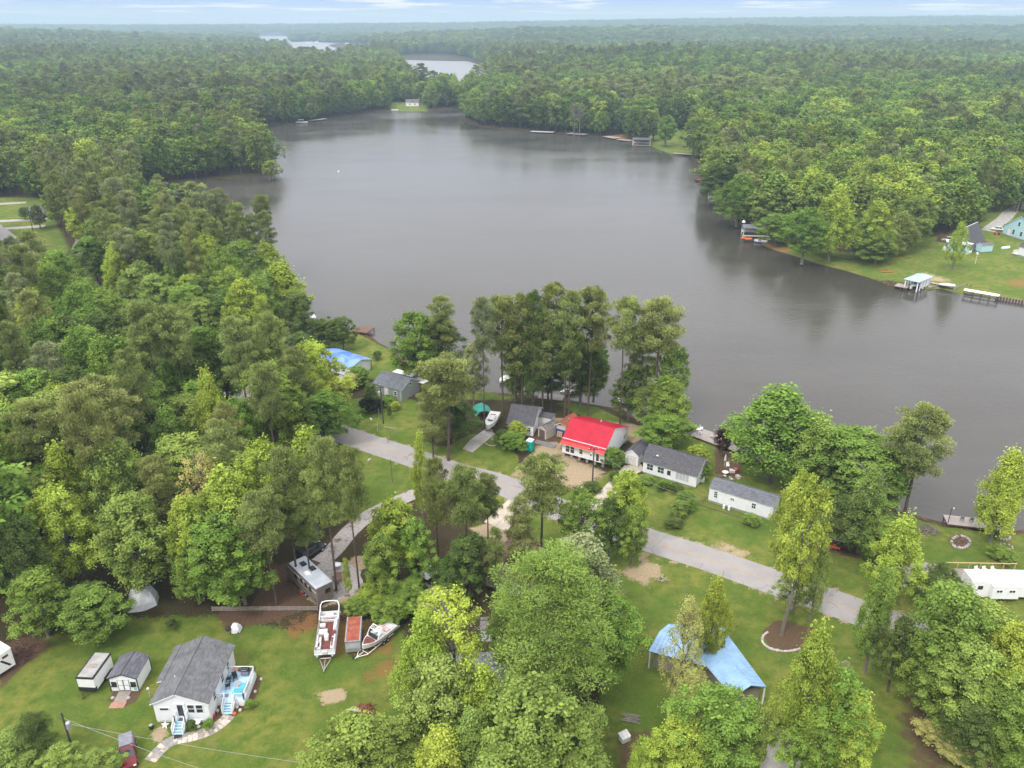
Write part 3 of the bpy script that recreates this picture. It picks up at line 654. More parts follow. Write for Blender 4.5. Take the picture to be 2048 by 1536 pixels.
MB().cyl((0, 0), .38, .42, .45, 16).build('tabletop', GREYM, t); MB().cyl((0, 0), .03, .02, .42).build('post', WHITE, t); MB().cyl((0, 0), .22, 0, .02).build('foot', WHITE, t)
t = thing('rug', 'dark rug on the blue deck by the top of the steps', 'rug', loc1(6.9, 2.9, .9)); MB().box(-.55, .3, -.12, .35, .002, .014).build('pile', CARGRY, t)
t = thing('planter', 'orange flower planter at the far outer corner behind white house', 'planter', loc1(6.55, 7.4, 0))
MB().lathe((0, 0, 0), [(.2, 0), (.3, .5), (.27, .5), (.25, .44)]).build('pot', BRICK, t); MB().lathe((0, 0, .5), [(.05, -.06), (.35, .1), (.25, .3), (.03, .38)], 9).build('flowers', ORANGE, t)

# flagstone path
tp = thing('flagstone_path', 'curved flagstone path leading to the white house steps', 'path', at(400, 1465)); tp['kind'] = 'structure'
ppts = [at(x, y) for x, y in [(300, 1522), (322, 1498), (347, 1481), (385, 1473), (420, 1461), (446, 1444), (459, 1430)]]
base, Q = ribbon(ppts, 1.45, .008, 8); o = base.build('mortar_bed', pm('mortar', (.30, .26, .21), (.22, .19, .15), 3, .95), tp); o.location = -tp.location
rng = random.Random(3); k = 0; stones = [STONE, STONE2, STONE3, STONE2]
dist = 0; rows = []
for i in range(len(Q) - 1):
    a, b2 = Q[i], Q[i + 1]; d = (b2 - a); nn = Vector((-d.y, d.x, 0)).normalized(); ln = d.length
    rows.append((a, d.normalized(), nn, ln))
acc = 0; cur = []; step = .52
flat = []
for a, d, nn, ln in rows:
    s = 0
    while s < ln:
        flat.append((a + d * s, d, nn)); s += .1
idx = 0
while idx < len(flat) - 5:
    p, d, nn = flat[idx]; nx = rng.choice((4, 5, 6, 7)); q, d2, n2 = flat[min(idx + nx, len(flat) - 1)]
    cuts = sorted([-.7] + [rng.uniform(-.45, .45) for _ in range(rng.choice((1, 1, 2)))] + [.7])
    for u0, u1 in zip(cuts[:-1], cuts[1:]):
        if u1 - u0 < .15: continue
        g_ = .02; sk_ = rng.uniform(-.05, .05); P0 = [p + nn * (u0 + g_) + d * (.02 + sk_), p + nn * (u1 - g_) + d * (.02 - sk_), q + n2 * (u1 - g_) - d2 * (.03 - rng.uniform(0, .06)), q + n2 * (u0 + g_) - d2 * .03]
        c = sum(P0, Vector()) / 4; ring = []
        for e in range(4):
            A_, B_ = P0[e], P0[(e + 1) % 4]; ring += [A_.lerp(B_, .12) , A_.lerp(B_, .5) + (A_.lerp(B_, .5) - c) * rng.uniform(-.04, .05), A_.lerp(B_, .88)]
        ring = [r_ - tp.location for r_ in ring]; zt = .03 + rng.uniform(0, .015)
        MB().prism(ring, .004, zt).build('flagstone', rng.choice(stones), tp)
    idx += nx
t = thing('door_mat', 'black doormat on the flagstone path below the front steps', 'mat', at(356, 1473)); t.rotation_euler.z = .35
MB().box(-.42, .42, -.3, .3, .05, .065).build('pile', RUBBER, t)

# ornaments and beds by the white house
t = thing('star_ornament', 'white five pointed star ornament standing in the grass', 'ornament', at(329, 1458, 0)); t.rotation_euler.x = .9
pts = [((.52 if k % 2 == 0 else .22) * math.sin(k * math.pi / 5), (.52 if k % 2 == 0 else .22) * math.cos(k * math.pi / 5)) for k in range(10)]
MB().add([(x, y + .42, .0) for x, y in pts] + [(0, .42, .09), (0, .42, -.02)], [(i, (i + 1) % 10, 10) for i in range(10)] + [((i + 1) % 10, i, 11) for i in range(10)]).build('star', OFFW, t)
t = thing('lamp_post', 'white pipe with a lamp at the left wall of the white house', 'lamp post', at(306, 1412)); MB().tube([(0, 0, 0), (-.12, .05, 2.5)], .055).build('post', ALU, t); MB().lathe((-.14, .05, 2.5), [(.05, 0), (.16, .06), (.12, .2), (.02, .24)], 8).build('lamp_head', OFFW, t)
t = thing('water_spigot_barrel', 'dark barrel at the front left corner of the white house', 'barrel', at(303, 1457)); MB().lathe((0, 0, 0), [(.2, 0), (.25, .12), (.25, .4), (.2, .52)]).build('drum', BLACK, t); MB().cyl((0, 0), .21, .52, .55).build('lid', GREYM, t)
t = thing('bench', 'white scrolled garden bench between the front stairs and a round shrub', 'bench', at(394, 1443)); t.rotation_euler.z = .05
MB().box(-.8, .8, -.2, .2, .42, .47).build('seat', WHITE, t); MB().box(-.8, .8, .2, .25, .5, .95).build('backrest', WHITE, t)
for x in (-.78, .7): MB().box(x, x + .08, -.2, .25, 0, .42).build('leg', WHITE, t)
t = thing('urn', 'white pedestal urn in front of the white garden bench', 'urn', at(397, 1453)); MB().lathe((0, 0, 0), [(.22, 0), (.1, .15), (.1, .35), (.3, .6), (.33, .75), (.26, .72)]).build('bowl', WHITE, t)
for i, (px, py, m, lb) in enumerate([(428, 1434, FLOWR, 'red glazed flower pot in the dark bed beside the deck steps'), (436, 1424, STONEW, 'white stone figure in the dark bed left of the deck steps'),
                                   (475, 1417, STONEW, 'white ball ornament in the dark bed right of the deck steps'), (481, 1423, STONE2, 'tan pot at the edge of the bed right of deck steps'), (470, 1430, ORANGE, 'orange pot nearest the foot of the deck steps'),
                                   (511, 1386, STONEW, 'white solar lamp in the bed along the outer deck'), (523, 1361, STONEW, 'white globe lamp in grass beyond the deck corner')]):
    t = thing('garden_ornament', lb, 'ornament', at(px, py)); MB().lathe((0, 0, 0), [(.1, 0), (.18, .12), (.2, .26), (.12, .38), (.02, .42)], 10).build('body', m, t); MB().cyl((0, 0), .13, -.02, .03).build('base', STONE3, t)

# ---- shed with double doors, ramp and brick apron
SH = House('garden_shed', 'white garden shed with dark shingle roof and double doors', 'shed', (-47.2, 70.95), (-43.95, 70.95), 3.55, 'y', .12, 1.95, .62, .14, SIDE_BOARD, SH_SHED, trim=BLACK)
for u in (1.28, 1.98):
    d = MB().box(u - .33, u + .33, -.045, -.004, .2, 1.85).build('door', WHITE, SH.root); q = MB()
    for x in (u - .33, u + .29): q.box(x, x + .04, -.06, -.046, .2, 1.85)
    for z in (.2, .98, 1.81): q.box(u - .29, u + .29, -.058, -.046, z, z + .04)
    q.build('door_trim', BLACK, d)
for u in (.5, 2.76):
    wn = SH.win('S', u, 1.2, .46, .42, (2, 1), trim=BLACK); MB().box(u - .32, u + .32, -.2, -.07, .86, .96).build('window_box', BLACK, wn)
for x, y in ((0, 0), (3.25, 0), (3.25, 3.55), (0, 3.55)): MB().box(x - .05, x + .05, y - .05, y + .05, .1, 2.0).build('corner_trim', BLACK, SH.root)
MB().box(2.72, 3.05, -.012, -.004, .28, .48).build('name_plate', TEAL, SH.root)
t = thing('shed_ramp', 'weathered plank ramp in front of the white shed doors', 'ramp', (-45.57, 70.9, 0)); q = MB()
for i in range(11): q.add([(-.72, -.05 - i * .14, .13 - i * .0115), (.72, -.05 - i * .14, .13 - i * .0115), (.72, -.18 - i * .14, .12 - i * .0115), (-.72, -.18 - i * .14, .12 - i * .0115)] + [(-.72, -.05 - i * .14, .01), (.72, -.05 - i * .14, .01), (.72, -.18 - i * .14, .01), (-.72, -.18 - i * .14, .01)], [(0, 1, 2, 3), (0, 4, 5, 1), (1, 5, 6, 2), (2, 6, 7, 3), (3, 7, 4, 0)])
q.build('ramp_boards', WOOD, t, 'stuff'); MB().box(-.74, -.70, -1.6, -.03, 0, .05).build('ramp_rail', WOOD, t)
t = thing('brick_apron', 'salmon brick apron at the foot of the shed ramp', 'paving', (-45.57, 69.3, 0)); q = MB()
for i in range(8):
    for j in range(5): q.box(-.86 + i * .215, -.86 + i * .215 + .2, -.9 + j * .18 + (.03 if i % 2 else 0), -.9 + j * .18 + .165 + (.03 if i % 2 else 0), .0, .035 + .004 * ((i * 7 + j * 3) % 4))
q.build('bricks', BRICK, t, 'stuff')
for x, lb in ((-46.6, 'pale rock at the left of the shed ramp bed'), (-44.75, 'pale rock beside the right edge of the brick apron')):
    t = thing('garden_rock', lb, 'rock', (x, 69.9, 0)); bm = MB().lathe((0, 0, 0), [(.2, -.02), (.24, .08), (.15, .2), (.03, .24)], 7).build('stone', STONEW, t)

# ------------------------------------------------------------------ trailers, campers, boats, cars
def wheels(t, xs, y, r=.33, wd=.2, ax='x', hub=ALU):
    for x, yy in xs:
        o = MB().wheel((x, yy, r), r, wd, ax).build('wheel', RUBBER, t)
        MB().wheel((x + (.011 if x > 0 else -.011) * 1, yy, r), r * .55, wd * 1.05, ax).build('rim', hub, o)
def box_trailer(label, loc, rz, W_, L_, H_, body, roofm, nose=BLACK, zb=.45, dirty=None, group=None):
    """local y runs from the hitch end (0) to the rear"""
    t = thing('cargo_trailer', label, 'trailer', loc, rz, group)
    bevel(MB().box(-W_ / 2, W_ / 2, 0, L_, zb, zb + H_).build('body', body, t), .05)
    MB().box(-W_ / 2 - .015, W_ / 2 + .015, -.025, 0.3, zb - .02, zb + .55).build('stone_guard', nose, t)
    top = MB().loft([[(-W_ / 2 - .02, y, zb + H_ - .02), (W_ / 2 + .02, y, zb + H_ - .02), (W_ / 2 - .1, y, zb + H_ + .07), (-W_ / 2 + .1, y, zb + H_ + .07)] for y in (-.03, L_ + .03)])
    ro = top.build('roof', roofm, t); bw = MB()
    for k in range(1, 6): bw.box(-W_ / 2 + .1, W_ / 2 - .1, L_ * k / 6 - .02, L_ * k / 6 + .02, zb + H_ + .071, zb + H_ + .085)
    bw.build('roof_bows', roofm, ro, 'stuff')
    ed = MB()
    for x0, x1 in ((-W_ / 2 - .035, -W_ / 2 + .13), (W_ / 2 - .13, W_ / 2 + .035)): ed.box(x0, x1, -.04, L_ + .04, zb + H_ - .12, zb + H_ + .075)
    ed.box(-W_ / 2 + .131, W_ / 2 - .131, -.045, .1, zb + H_ - .12, zb + H_ + .078); ed.build('edge_trim', nose, t)
    MB().tube([(-W_ * .4, .1, .42), (0, -1.15, .42), (W_ * .4, .1, .42)], .045, 5).build('tongue', BLACK, t)
    jk = MB().cyl((0, -.85), .04, .02, .8).build('jack', BLACK, t); MB().cyl((0, -1.2), .06, .36, .5).build('coupler', BLACK, t)
    for yy in (L_ * .55, L_ * .55 + .75):
        for s in (-1, 1):
            o = MB().wheel((s * (W_ / 2 + .02), yy, .33), .33, .2, 'x').build('wheel', RUBBER, t); MB().wheel((s * (W_ / 2 + .03), yy, .33), .18, .21, 'x').build('rim', ALU, o)
    for s in (-1, 1): MB().box(s * (W_ / 2 + .07) - .1, s * (W_ / 2 + .07) + .1, L_ * .55 - .45, L_ * .55 + 1.2, .66, .72).build('fender', BLACK, t)
    return t
TW = box_trailer('white enclosed trailer with tan patch on its roof beside shed', (-49.75, 70.6, 0), -.06, 2.05, 4.0, 1.95, WHITEP, pm('dusty_roof', (.33, .32, .31), (.24, .23, .22), 1, .7))
MB().box(-.55, .45, 1.6, 2.2, 2.475, 2.5).build('roof_patch', WOOD, TW)
CT = box_trailer('grey cargo trailer with rusty maroon roof between the two boats', (-19.75, 77.0, 0), .12, 1.85, 4.5, 1.6, pm('grey_trailer_side', (.45, .46, .46), (.33, .34, .34), 1, .5), RUST, nose=GREYM)

def camper(name, label, loc, rz, W_, L_, H_, body, roofm, zb=.55, slant=.8, ac=((.0, .45),), stripes=None, wins=(), front='taper'):
    """local y from the rear (0) to the front (L_)"""
    t = thing(name, label, 'camper', loc, rz)
    prof = [(0, zb), (0, zb + H_), (L_ - slant, zb + H_), (L_, zb + H_ * .55), (L_, zb + H_ * .3), (L_ - .5, zb)]
    bevel(MB().loft([[(x, y, z) for y, z in prof] for x in (-W_ / 2, W_ / 2)]).build('body', body, t), .06)
    rp = MB().loft([[(-W_ / 2 - .02, y, zb + H_), (W_ / 2 + .02, y, zb + H_), (W_ / 2 - .2, y, zb + H_ + .07), (-W_ / 2 + .2, y, zb + H_ + .07)] for y in (-.02, L_ - slant)])
    rp.build('roof', roofm, t)
    for x, f, m in ac:
        o = MB().loft([[(x - .35 + d, L_ * f + d, z), (x + .35 - d, L_ * f + d, z), (x + .35 - d, L_ * f + .9 - d, z), (x - .35 + d, L_ * f + .9 - d, z)] for d, z in ((0, zb + H_ + .06), (.02, zb + H_ + .28), (.1, zb + H_ + .34))]).build('roof_unit', m, t)
    if stripes:
        for z, m in stripes:
            for s in (-1, 1): MB().box(s * W_ / 2 - .006, s * W_ / 2 + .006, .1, L_ - .7, zb + z, zb + z + .12).build('stripe', m, t)
    for f, y, z, ww, hh in wins:
        if f == 'L': win(t, (-W_ / 2, y, zb + z), (0, -1, 0), (-1, 0, 0), ww, hh, (1, 1), trim=BLACK)
        if f == 'R': win(t, (W_ / 2, y, zb + z), (0, 1, 0), (1, 0, 0), ww, hh, (2, 1), trim=BLACK if body != WHITEP else WHITE)
        if f == 'B': win(t, (y, 0, zb + z), (1, 0, 0), (0, -1, 0), ww, hh, (1, 1), trim=BLACK)
    for yy in (L_ * .38, L_ * .38 + .85):
        for s in (-1, 1):
            o = MB().wheel((s * (W_ / 2 - .08), yy, .36), .36, .22, 'x').build('wheel', RUBBER, t); MB().wheel((s * (W_ / 2 - .06), yy, .36), .2, .23, 'x').build('rim', ALU, o)
    for s in (-1, 1): MB().cyl((s * .5, L_ - 1.2), .05, 0, zb).build('jack', BLACK, t)
    MB().box(-W_ / 2 + .1, W_ / 2 - .1, .2, L_ - .8, zb - .15, zb).build('chassis', BLACK, t)
    return t
rear = Vector((-25.45, 86.0, 0)); frt = Vector((-31.0, 92.2, 0)); e = frt - rear
RV1 = camper('camper_trailer', 'tan fifth-wheel camper with silver roof among pines by gravel', rear + Vector((.35, .3, 0)), math.atan2(-e.x, e.y), 2.5, 8.8, 2.75, RVTAN, RVROOF, .55, 1.3,
             ((.1, .62, BLACK), (.55, .42, BLACK), (-.5, .36, WHITEP)), ((.55, BLACK), (1.9, WHITEP)), [('L', 1.7, 1.75, .5, .5), ('L', 2.9, 1.75, .5, .45), ('L', 4.1, 1.75, .45, .45), ('L', 5.8, 1.5, .7, .5), ('B', .4, 1.7, .6, .5)])
RV2 = camper('camper_trailer', 'long white camper trailer with slide-out beside the timber deck', (62.6, 88.35, 0), math.radians(-90) - .03, 2.5, 10.5, 2.7, WHITEP, WHITEP, .5, .5, ((.2, .55, WHITEP),), None, [])
RV2.rotation_euler.z = math.radians(-90) - .02; RV2.location = (62.2, 88.6, 0)
# the slide-out and windows on its near long side (local +x faces the viewer once turned)
bevel(MB().box(1.251, 1.95, 2.6, 6.3, .75, 2.75).build('slide_out', WHITEP, RV2), .04); MB().box(1.26, 2.0, 2.55, 6.35, 2.752, 2.82).build('slide_roof', WHITE, RV2)
for yy in (3.5, 5.2): win(RV2, (1.95, yy, 2.05), (0, 1, 0), (1, 0, 0), .75, .4, (2, 1))
win(RV2, (1.25, 1.3, 2.1), (0, 1, 0), (1, 0, 0), .5, .42, (1, 1), trim=BLACK); win(RV2, (1.25, 7.9, 2.1), (0, 1, 0), (1, 0, 0), .6, .45, (1, 1))
RV3 = camper('camper_trailer', 'white camper with black graphics at the left edge of lawn', (-61.6, 75.4, 0), math.radians(150), 2.5, 7.5, 2.6, WHITEP, WHITEP, .5, .5, (), None, [])
MB().add([(-1.256, .4, .9), (-1.256, 1.3, 2.2), (-1.256, 1.6, 2.2), (-1.256, .7, .9)], [(0, 1, 2, 3)]).build('graphic', BLACK, RV3); MB().box(-1.257, -1.2505, .5, 1.2, 2.25, 2.6).build('graphic', MAROON, RV3)
MB().add([(.9, -.004, .8), (-.6, -.004, 2.2), (-.3, -.004, 2.3), (1.1, -.004, 1.0)], [(0, 1, 2, 3)]).build('graphic', BLACK, RV3); MB().box(-.9, -.3, -.008, -.003, 1.9, 2.2).build('graphic', MAROON, RV3)

def boat_trailer_frame(t, L_, W_, tongue, m, z=.5):
    mb = MB(); mb.tube([(-W_ / 2, L_ * .95, z), (-W_ / 2, 0, z), (0, -tongue, z - .05)], .05, 5); mb.tube([(W_ / 2, L_ * .95, z), (W_ / 2, 0, z), (0, -tongue, z - .05)], .05, 5); mb.tube([(0, 0, z), (0, -tongue - .3, z - .05)], .05, 5)
    for k in range(4): mb.tube([(-W_ / 2, L_ * (k + .1) / 3.6, z), (W_ / 2, L_ * (k + .1) / 3.6, z)], .04, 4)
    mb.build('trailer_frame', m, t); MB().cyl((0, -tongue + .2), .035, .03, .75, 7).build('jack', m, t)
    for yy in (L_ * .55, L_ * .55 + .72):
        for s in (-1, 1):
            o = MB().wheel((s * (W_ / 2 + .14), yy, .3), .3, .18, 'x').build('wheel', RUBBER, t); MB().wheel((s * (W_ / 2 + .15), yy, .3), .16, .19, 'x').build('rim', ALU, o)
a, b2 = Vector((-23.0, 75.7, 0)), Vector((-23.95, 84.3, 0)); e = b2 - a
PT = thing('pontoon_boat', 'white pontoon boat with maroon floor parked on its trailer', 'boat', a, math.atan2(-e.x, e.y))
boat_trailer_frame(PT, 7.6, 1.3, 1.75, ALU, .42)
for s in (-1, 1):
    MB().tube([(s * .92, -.15, .95), (s * .92, .35, .78), (s * .92, 7.6, .78), (s * .92, 7.75, .78)], [.05, .3, .3, .2], 10).build('pontoon', ALU, PT)
MB().box(-1.25, 1.25, .1, 7.9, 1.06, 1.14).build('deck', WHITE, PT); MB().box(-1.12, 1.12, .5, 7.0, 1.141, 1.155).build('carpet', MAROON, PT)
fen = MB()
for x0, x1, y0, y1 in ((-1.25, -1.2, .2, 3.2), (-1.25, -1.2, 3.8, 7.3), (1.2, 1.25, .2, 7.3), (-1.25, -.45, .15, .2), (.45, 1.25, .15, .2), (-.4, .4, .13, .18), (-1.2, 1.2, 7.25, 7.3)): fen.box(x0, x1, y0, y1, 1.2, 1.78)
fen.build('side_panels', WHITE, PT); rl = MB()
for pts in ([(-1.22, .17, 1.82), (-1.22, 7.3, 1.82)], [(1.22, .17, 1.82), (1.22, 7.3, 1.82)], [(-1.22, .17, 1.82), (1.22, .17, 1.82)]): rl.tube(pts, .03, 5)
rl.build('rail', ALU, PT)
def seat(x0, x1, y0, y1, back=None):
    o = bevel(MB().box(x0, x1, y0, y1, 1.16, 1.55).build('seat', VINYL, PT), .05)
    if back: bevel(MB().box(*back, 1.552, 1.86).build('backrest', VINYL, o), .05)
seat(-1.15, -.55, .75, 1.9, (-1.15, -.9, .75, 1.9)); seat(.6, 1.15, .75, 1.9, (.92, 1.15, .75, 1.9))
seat(-1.15, -.62, 1.95, 2.9, (-1.15, -.95, 1.95, 2.9)); seat(.65, 1.15, 1.95, 2.9, (.95, 1.15, 1.95, 2.9))
seat(-1.1, .0, 3.4, 4.3, None); bevel(MB().box(-.25, .25, 2.4, 3.1, 1.16, 1.9).build('console', WHITE, PT), .06)
seat(-1.15, 1.15, 5.9, 6.4, (-1.15, 1.15, 6.2, 6.42)); seat(.65, 1.15, 4.2, 5.85, (.95, 1.15, 4.2, 5.85)); seat(-1.15, -.35, 4.8, 5.4, None)
for x in (-1.0, -.9): pass
MB().box(-.98, -.72, 1.05, 1.7, 1.553, 1.57).build('seat_insert', MAROON, PT); MB().box(.68, .88, 1.1, 2.6, 1.553, 1.57).build('seat_insert', MAROON, PT); MB().box(-.75, .75, 6.0, 6.15, 1.553, 1.57).build('seat_insert', MAROON, PT)
arch = MB(); arch.tube([(-1.18, 7.2, 1.8), (-1.2, 7.7, 2.45), (-1.0, 8.0, 2.75), (-.5, 8.1, 2.82), (.5, 8.1, 2.82), (1.0, 8.0, 2.75), (1.2, 7.7, 2.45), (1.18, 7.2, 1.8)], .075, 7); arch.tube([(-1.2, 5.6, 1.8), (-1.2, 7.65, 2.4)], .06); arch.tube([(1.2, 5.6, 1.8), (1.2, 7.65, 2.4)], .06); arch.build('arch', WHITE, PT)
bevel(MB().box(-.5, .55, 6.5, 7.15, 1.16, 1.7).build('sun_pad', VINYL, PT), .05); MB().box(-.15, .15, 7.9, 8.35, .6, 1.7).build('outboard_motor', BLACK, PT); MB().box(-.3, .3, .02, .1, 1.2, 1.55).build('front_gate', OFFW, PT)

def hull(t, L_, W_, H_, z0, m, name='hull', sharp=1.0):
    rings = []
    for k in range(9):
        f = k / 8; y = L_ * f; ww = W_ / 2 * (1 - (1 - min(1, f * 2.2 + .06)) ** 2.0) if sharp else W_ / 2
        top = z0 + H_ * (1.12 - .12 * min(1, f * 2)); ke = z0 + .35 * H_ * max(0, 1 - f * 3)
        rings.append([(-ww, y, top), (-ww * .92, y, z0 + H_ * .45), (0, y, ke), (ww * .92, y, z0 + H_ * .45), (ww, y, top), (ww * .82, y, top - .02), (0, y, top - (.28 if .3 < f < .97 else .02)), (-ww * .82, y, top - .02)])
    return MB().loft(rings).build(name, m, t)
a, b2 = at(727, 1309), at(783, 1264); e = b2 - a
SB = thing('ski_boat', 'white ski boat with wakeboard tower on trailer beside rusty trailer', 'boat', a, math.atan2(-e.x, e.y))
boat_trailer_frame(SB, 4.9, 1.5, 1.1, WHITE, .45)
hull(SB, 5.2, 2.0, .95, .5, pm('hull_white_maroon', (.62, .61, .60), (.50, .49, .48), .6, .35)); 
MB().loft([[(-.0 - w_, y, 1.5 + .0), (w_, y, 1.5), (w_ * .6, y, 1.58), (-w_ * .6, y, 1.58)] for w_, y in ((.12, .2), (.55, .8), (.78, 1.5))]).build('bow_cover', MAROON, SB)
MB().obox((0, 1.7, 1.45), (1, 0, 0), (0, .5, .87), (0, -.87, .5), (-.75, .75), (0, .5), (-.015, .015)).build('windscreen', GLASS, SB)
for x in (-.55, .2): bevel(MB().box(x, x + .4, 2.3, 2.9, 1.15, 1.7).build('seat', VINYL, SB), .05)
bevel(MB().box(-.8, .8, 3.5, 4.1, 1.15, 1.65).build('seat', pm('pink_vinyl', (.45, .30, .28), (.55, .45, .42), 2, .5), SB), .05); bevel(MB().box(-.85, .85, 4.15, 4.9, 1.2, 1.6).build('engine_cover', VINYL, SB), .06)
tw = MB()
for s in (-1, 1): tw.tube([(s * .95, 1.7, 1.5), (s * .85, 2.2, 2.3), (s * .7, 2.7, 2.6)], .05, 6); tw.tube([(s * .95, 2.9, 1.5), (s * .88, 2.8, 2.2), (s * .7, 2.7, 2.6)], .05, 6)
for y, z in ((2.7, 2.6), (2.2, 2.3)): tw.tube([(-.78, y, z), (.78, y, z)], .05, 6)
for k in range(5): tw.tube([(-.6 + .3 * k, 2.2, 2.3), (-.6 + .3 * k, 2.7, 2.6)], .03, 5)
tw.build('wakeboard_tower', WHITE, SB); MB().box(-.9, .9, 5.2, 5.75, .85, .95).build('swim_platform', WOOD, SB)

def car(name, label, cat, loc, rz, L_, W_, H_, paint, kind='suv', capm=None):
    """local y forward"""
    t = thing(name, label, cat, loc, rz); h, w2 = L_ / 2, W_ / 2; zb, zm = .32, H_ * .56
    hood = {'suv': .24, 'car': .27, 'pickup': .27}[kind]
    body = [[(-w2 * k * c, y, z) for c, z in ((.9, zb), (1, zb + .18), (1, z1 - .1), (.93, z1))] + [(w2 * k * c, y, z) for c, z in ((.93, z1), (1, z1 - .1), (1, zb + .18), (.9, zb))] for y, k, z1 in ((-h, .92, zm * .96), (-h + .12, 1, zm), (h - L_ * hood, 1, zm), (h - .2, .97, zm * .86), (h, .88, zm * .7))]
    bo = bevel(MB().loft(body).build('body', paint, t), .05)
    y0, y1 = {'suv': (-h + .12, h - L_ * hood), 'car': (-h + L_ * .18, h - L_ * hood), 'pickup': (h - L_ * .53, h - L_ * hood)}[kind]
    gl = MB().loft([[(-w2 * .93, a_, zm - .02), (w2 * .93, a_, zm - .02), (w2 * .76, b_, H_ - .04), (-w2 * .76, b_, H_ - .04)] for a_, b_ in ((y0, y0 + .25), (y1, y1 - .55))]); gl.build('windows', GLASS, t)
    bevel(MB().box(-w2 * .77, w2 * .77, y0 + .22, y1 - .52, H_ - .05, H_).build('roof', paint, t), .02)
    pl = MB()
    for s in (-1, 1):
        for a_, b_ in ((y0, y0 + .25), (y1, y1 - .55), ((y0 + y1) / 2 - .1, (y0 + y1) / 2 - .1)): pl.tube([(s * w2 * .935, a_, zm - .03), (s * w2 * .77, b_, H_ - .03)], .045, 4)
    pl.build('pillars', paint, t)
    for s in (-1, 1):
        for yy in (-h + L_ * .2, h - L_ * .19):
            o = MB().wheel((s * (w2 - .08), yy, .34), .34, .22, 'x').build('wheel', RUBBER, t); MB().wheel((s * (w2 - .07), yy, .34), .2, .23, 'x').build('rim', ALU, o)
        MB().box(s * w2 * .68 - .14, s * w2 * .68 + .14, h - .07, h + .01, zm * .62, zm * .78).build('headlight', WHITEP, t)
        MB().box(s * w2 * .8 - .07, s * w2 * .8 + .07, -h - .01, -h + .05, zm * .7, zm * .92).build('taillight', REDPL, t)
        MB().box(s * (w2 + .06) - .06, s * (w2 + .06) + .06, y1 - .35, y1 - .22, zm, zm + .13).build('mirror', BLACK, t)
    if kind == 'pickup':
        if capm:
            bevel(MB().loft([[(-w2 * .97, y, zm + .01), (w2 * .97, y, zm + .01), (w2 * .82, y2, H_ - .02), (-w2 * .82, y2, H_ - .02)] for y, y2 in ((-h + .04, -h + .18), (y0 - .04, y0 - .04))]).build('bed_cap', capm, t), .06)
    return t
car('pickup_truck', 'red pickup truck with grey bed cap at the lawn edge', 'pickup', (-41.2, 61.8, 0), math.radians(207), 4.3, 1.68, 1.6, CARRED, 'pickup', CARGRY)
car('parked_car', 'black car in deep shade beside the tan camper on gravel', 'car', at(622, 1108), math.radians(-35), 4.7, 1.9, 1.6, CARBLK, 'suv')

# ------------------------------------------------------------------ houses along the road
RH = House('house', 'white house with bright red metal roof raised on block piers', 'house', (9.09, 127.04), (16.12, 122.92), 10.6, 'x', .8, 2.55, 2.7, .15, WHITE, RED, True, .37, Lx=8.3, piers=True)
q = MB(); slab(q, (-.15, -.85, 3.0), (8.45, -.85, 3.0), (-.15, .35, 3.5), (8.45, .35, 3.5), .1); pr = q.build('porch_roof', WHITE, RH.root); slope_metal(pr, (-.15, -.85, 3.01), (8.45, -.85, 3.01), (-.15, .35, 3.51), (8.45, .35, 3.51), REDO)
MB().box(-.15, 8.45, .25, .33, 3.52, 3.70).build('fascia', WHITE, RH.root)
RH.win('S', 1.1, 1.95, .75, 1.5, (1, 2)); RH.win('S', 2.05, 1.95, .75, 1.5, (1, 2)); RH.win('S', 3.75, 2.05, .6, 1.1, (1, 2)); RH.win('S', 5.7, 2.05, .3, .8, (1, 2)); RH.door('S', 7.0, .82, .8, 1.95, WHITE, (.1, .9))
RH.win('E', 1.3, 2.1, .6, .9, (1, 2)); RH.win('E', 8.9, 2.1, .9, .9, (2, 1)); MB().box(5.6, 5.85, -.35, -.1, 3.42, 3.47).build('roof_vent', BLACK, RH.root)
MB().cyl((4.5, 6.6), .07, 5.2, 5.6).build('vent_pipe', WHITEP, RH.root)
WH = House('house', 'white house with stained charcoal shingle roof beside the pale driveway', 'house', (22.86, 121.2), (30.68, 116.25), 5.6, 'x', .2, 2.35, 1.9, .3, SIDE_W, SH_DARK, Lx=9.7)
WH.win('S', 1.3, 1.5, 1.1, 1.1, (2, 2)); WH.win('S', 3.3, 1.5, 1.1, 1.1, (2, 2)); WH.door('S', 4.8, .2, .95, 2.0, WHITE, (.4, .85)); WH.win('S', 7.2, 1.45, 2.3, 1.5, (4, 1), glass=pm('curtain_glass', (.50, .51, .52), (.42, .43, .44), 2, .2)); WH.win('E', 3.6, 1.7, .6, .9)
q = MB(); q.box(2.05, 2.15, .95, 1.05, 3.05, 3.55); q.box(1.85, 2.35, .9, 1.1, 3.5, 3.56); q.box(2.05, 2.15, .7, 1.3, 3.562, 3.6); q.build('roof_vent', OFFW, WH.root)
t = thing('air_conditioner', 'white outdoor unit at the right end of the charcoal roofed house', 'air conditioner', at(1403, 963)); bevel(MB().box(-.4, .4, -.4, .4, .05, .9).build('cabinet', OFFW, t), .04); MB().cyl((0, 0), .3, .9, .93, 14).build('fan_grille', BLACK, t)
GH = House('garage', 'small white gabled garage between red roof and charcoal roof', 'garage', (20.19, 124.33), (22.25, 123.05), 4.3, 'y', .1, 2.15, .95, .2, SIDE_W, SH_DARK)
GH.win('E', 2.2, 1.5, .7, .7, (2, 1)); MB().box(.25, 2.1, -.03, -.004, .12, 1.95).build('garage_door', OFFW, GH.root)
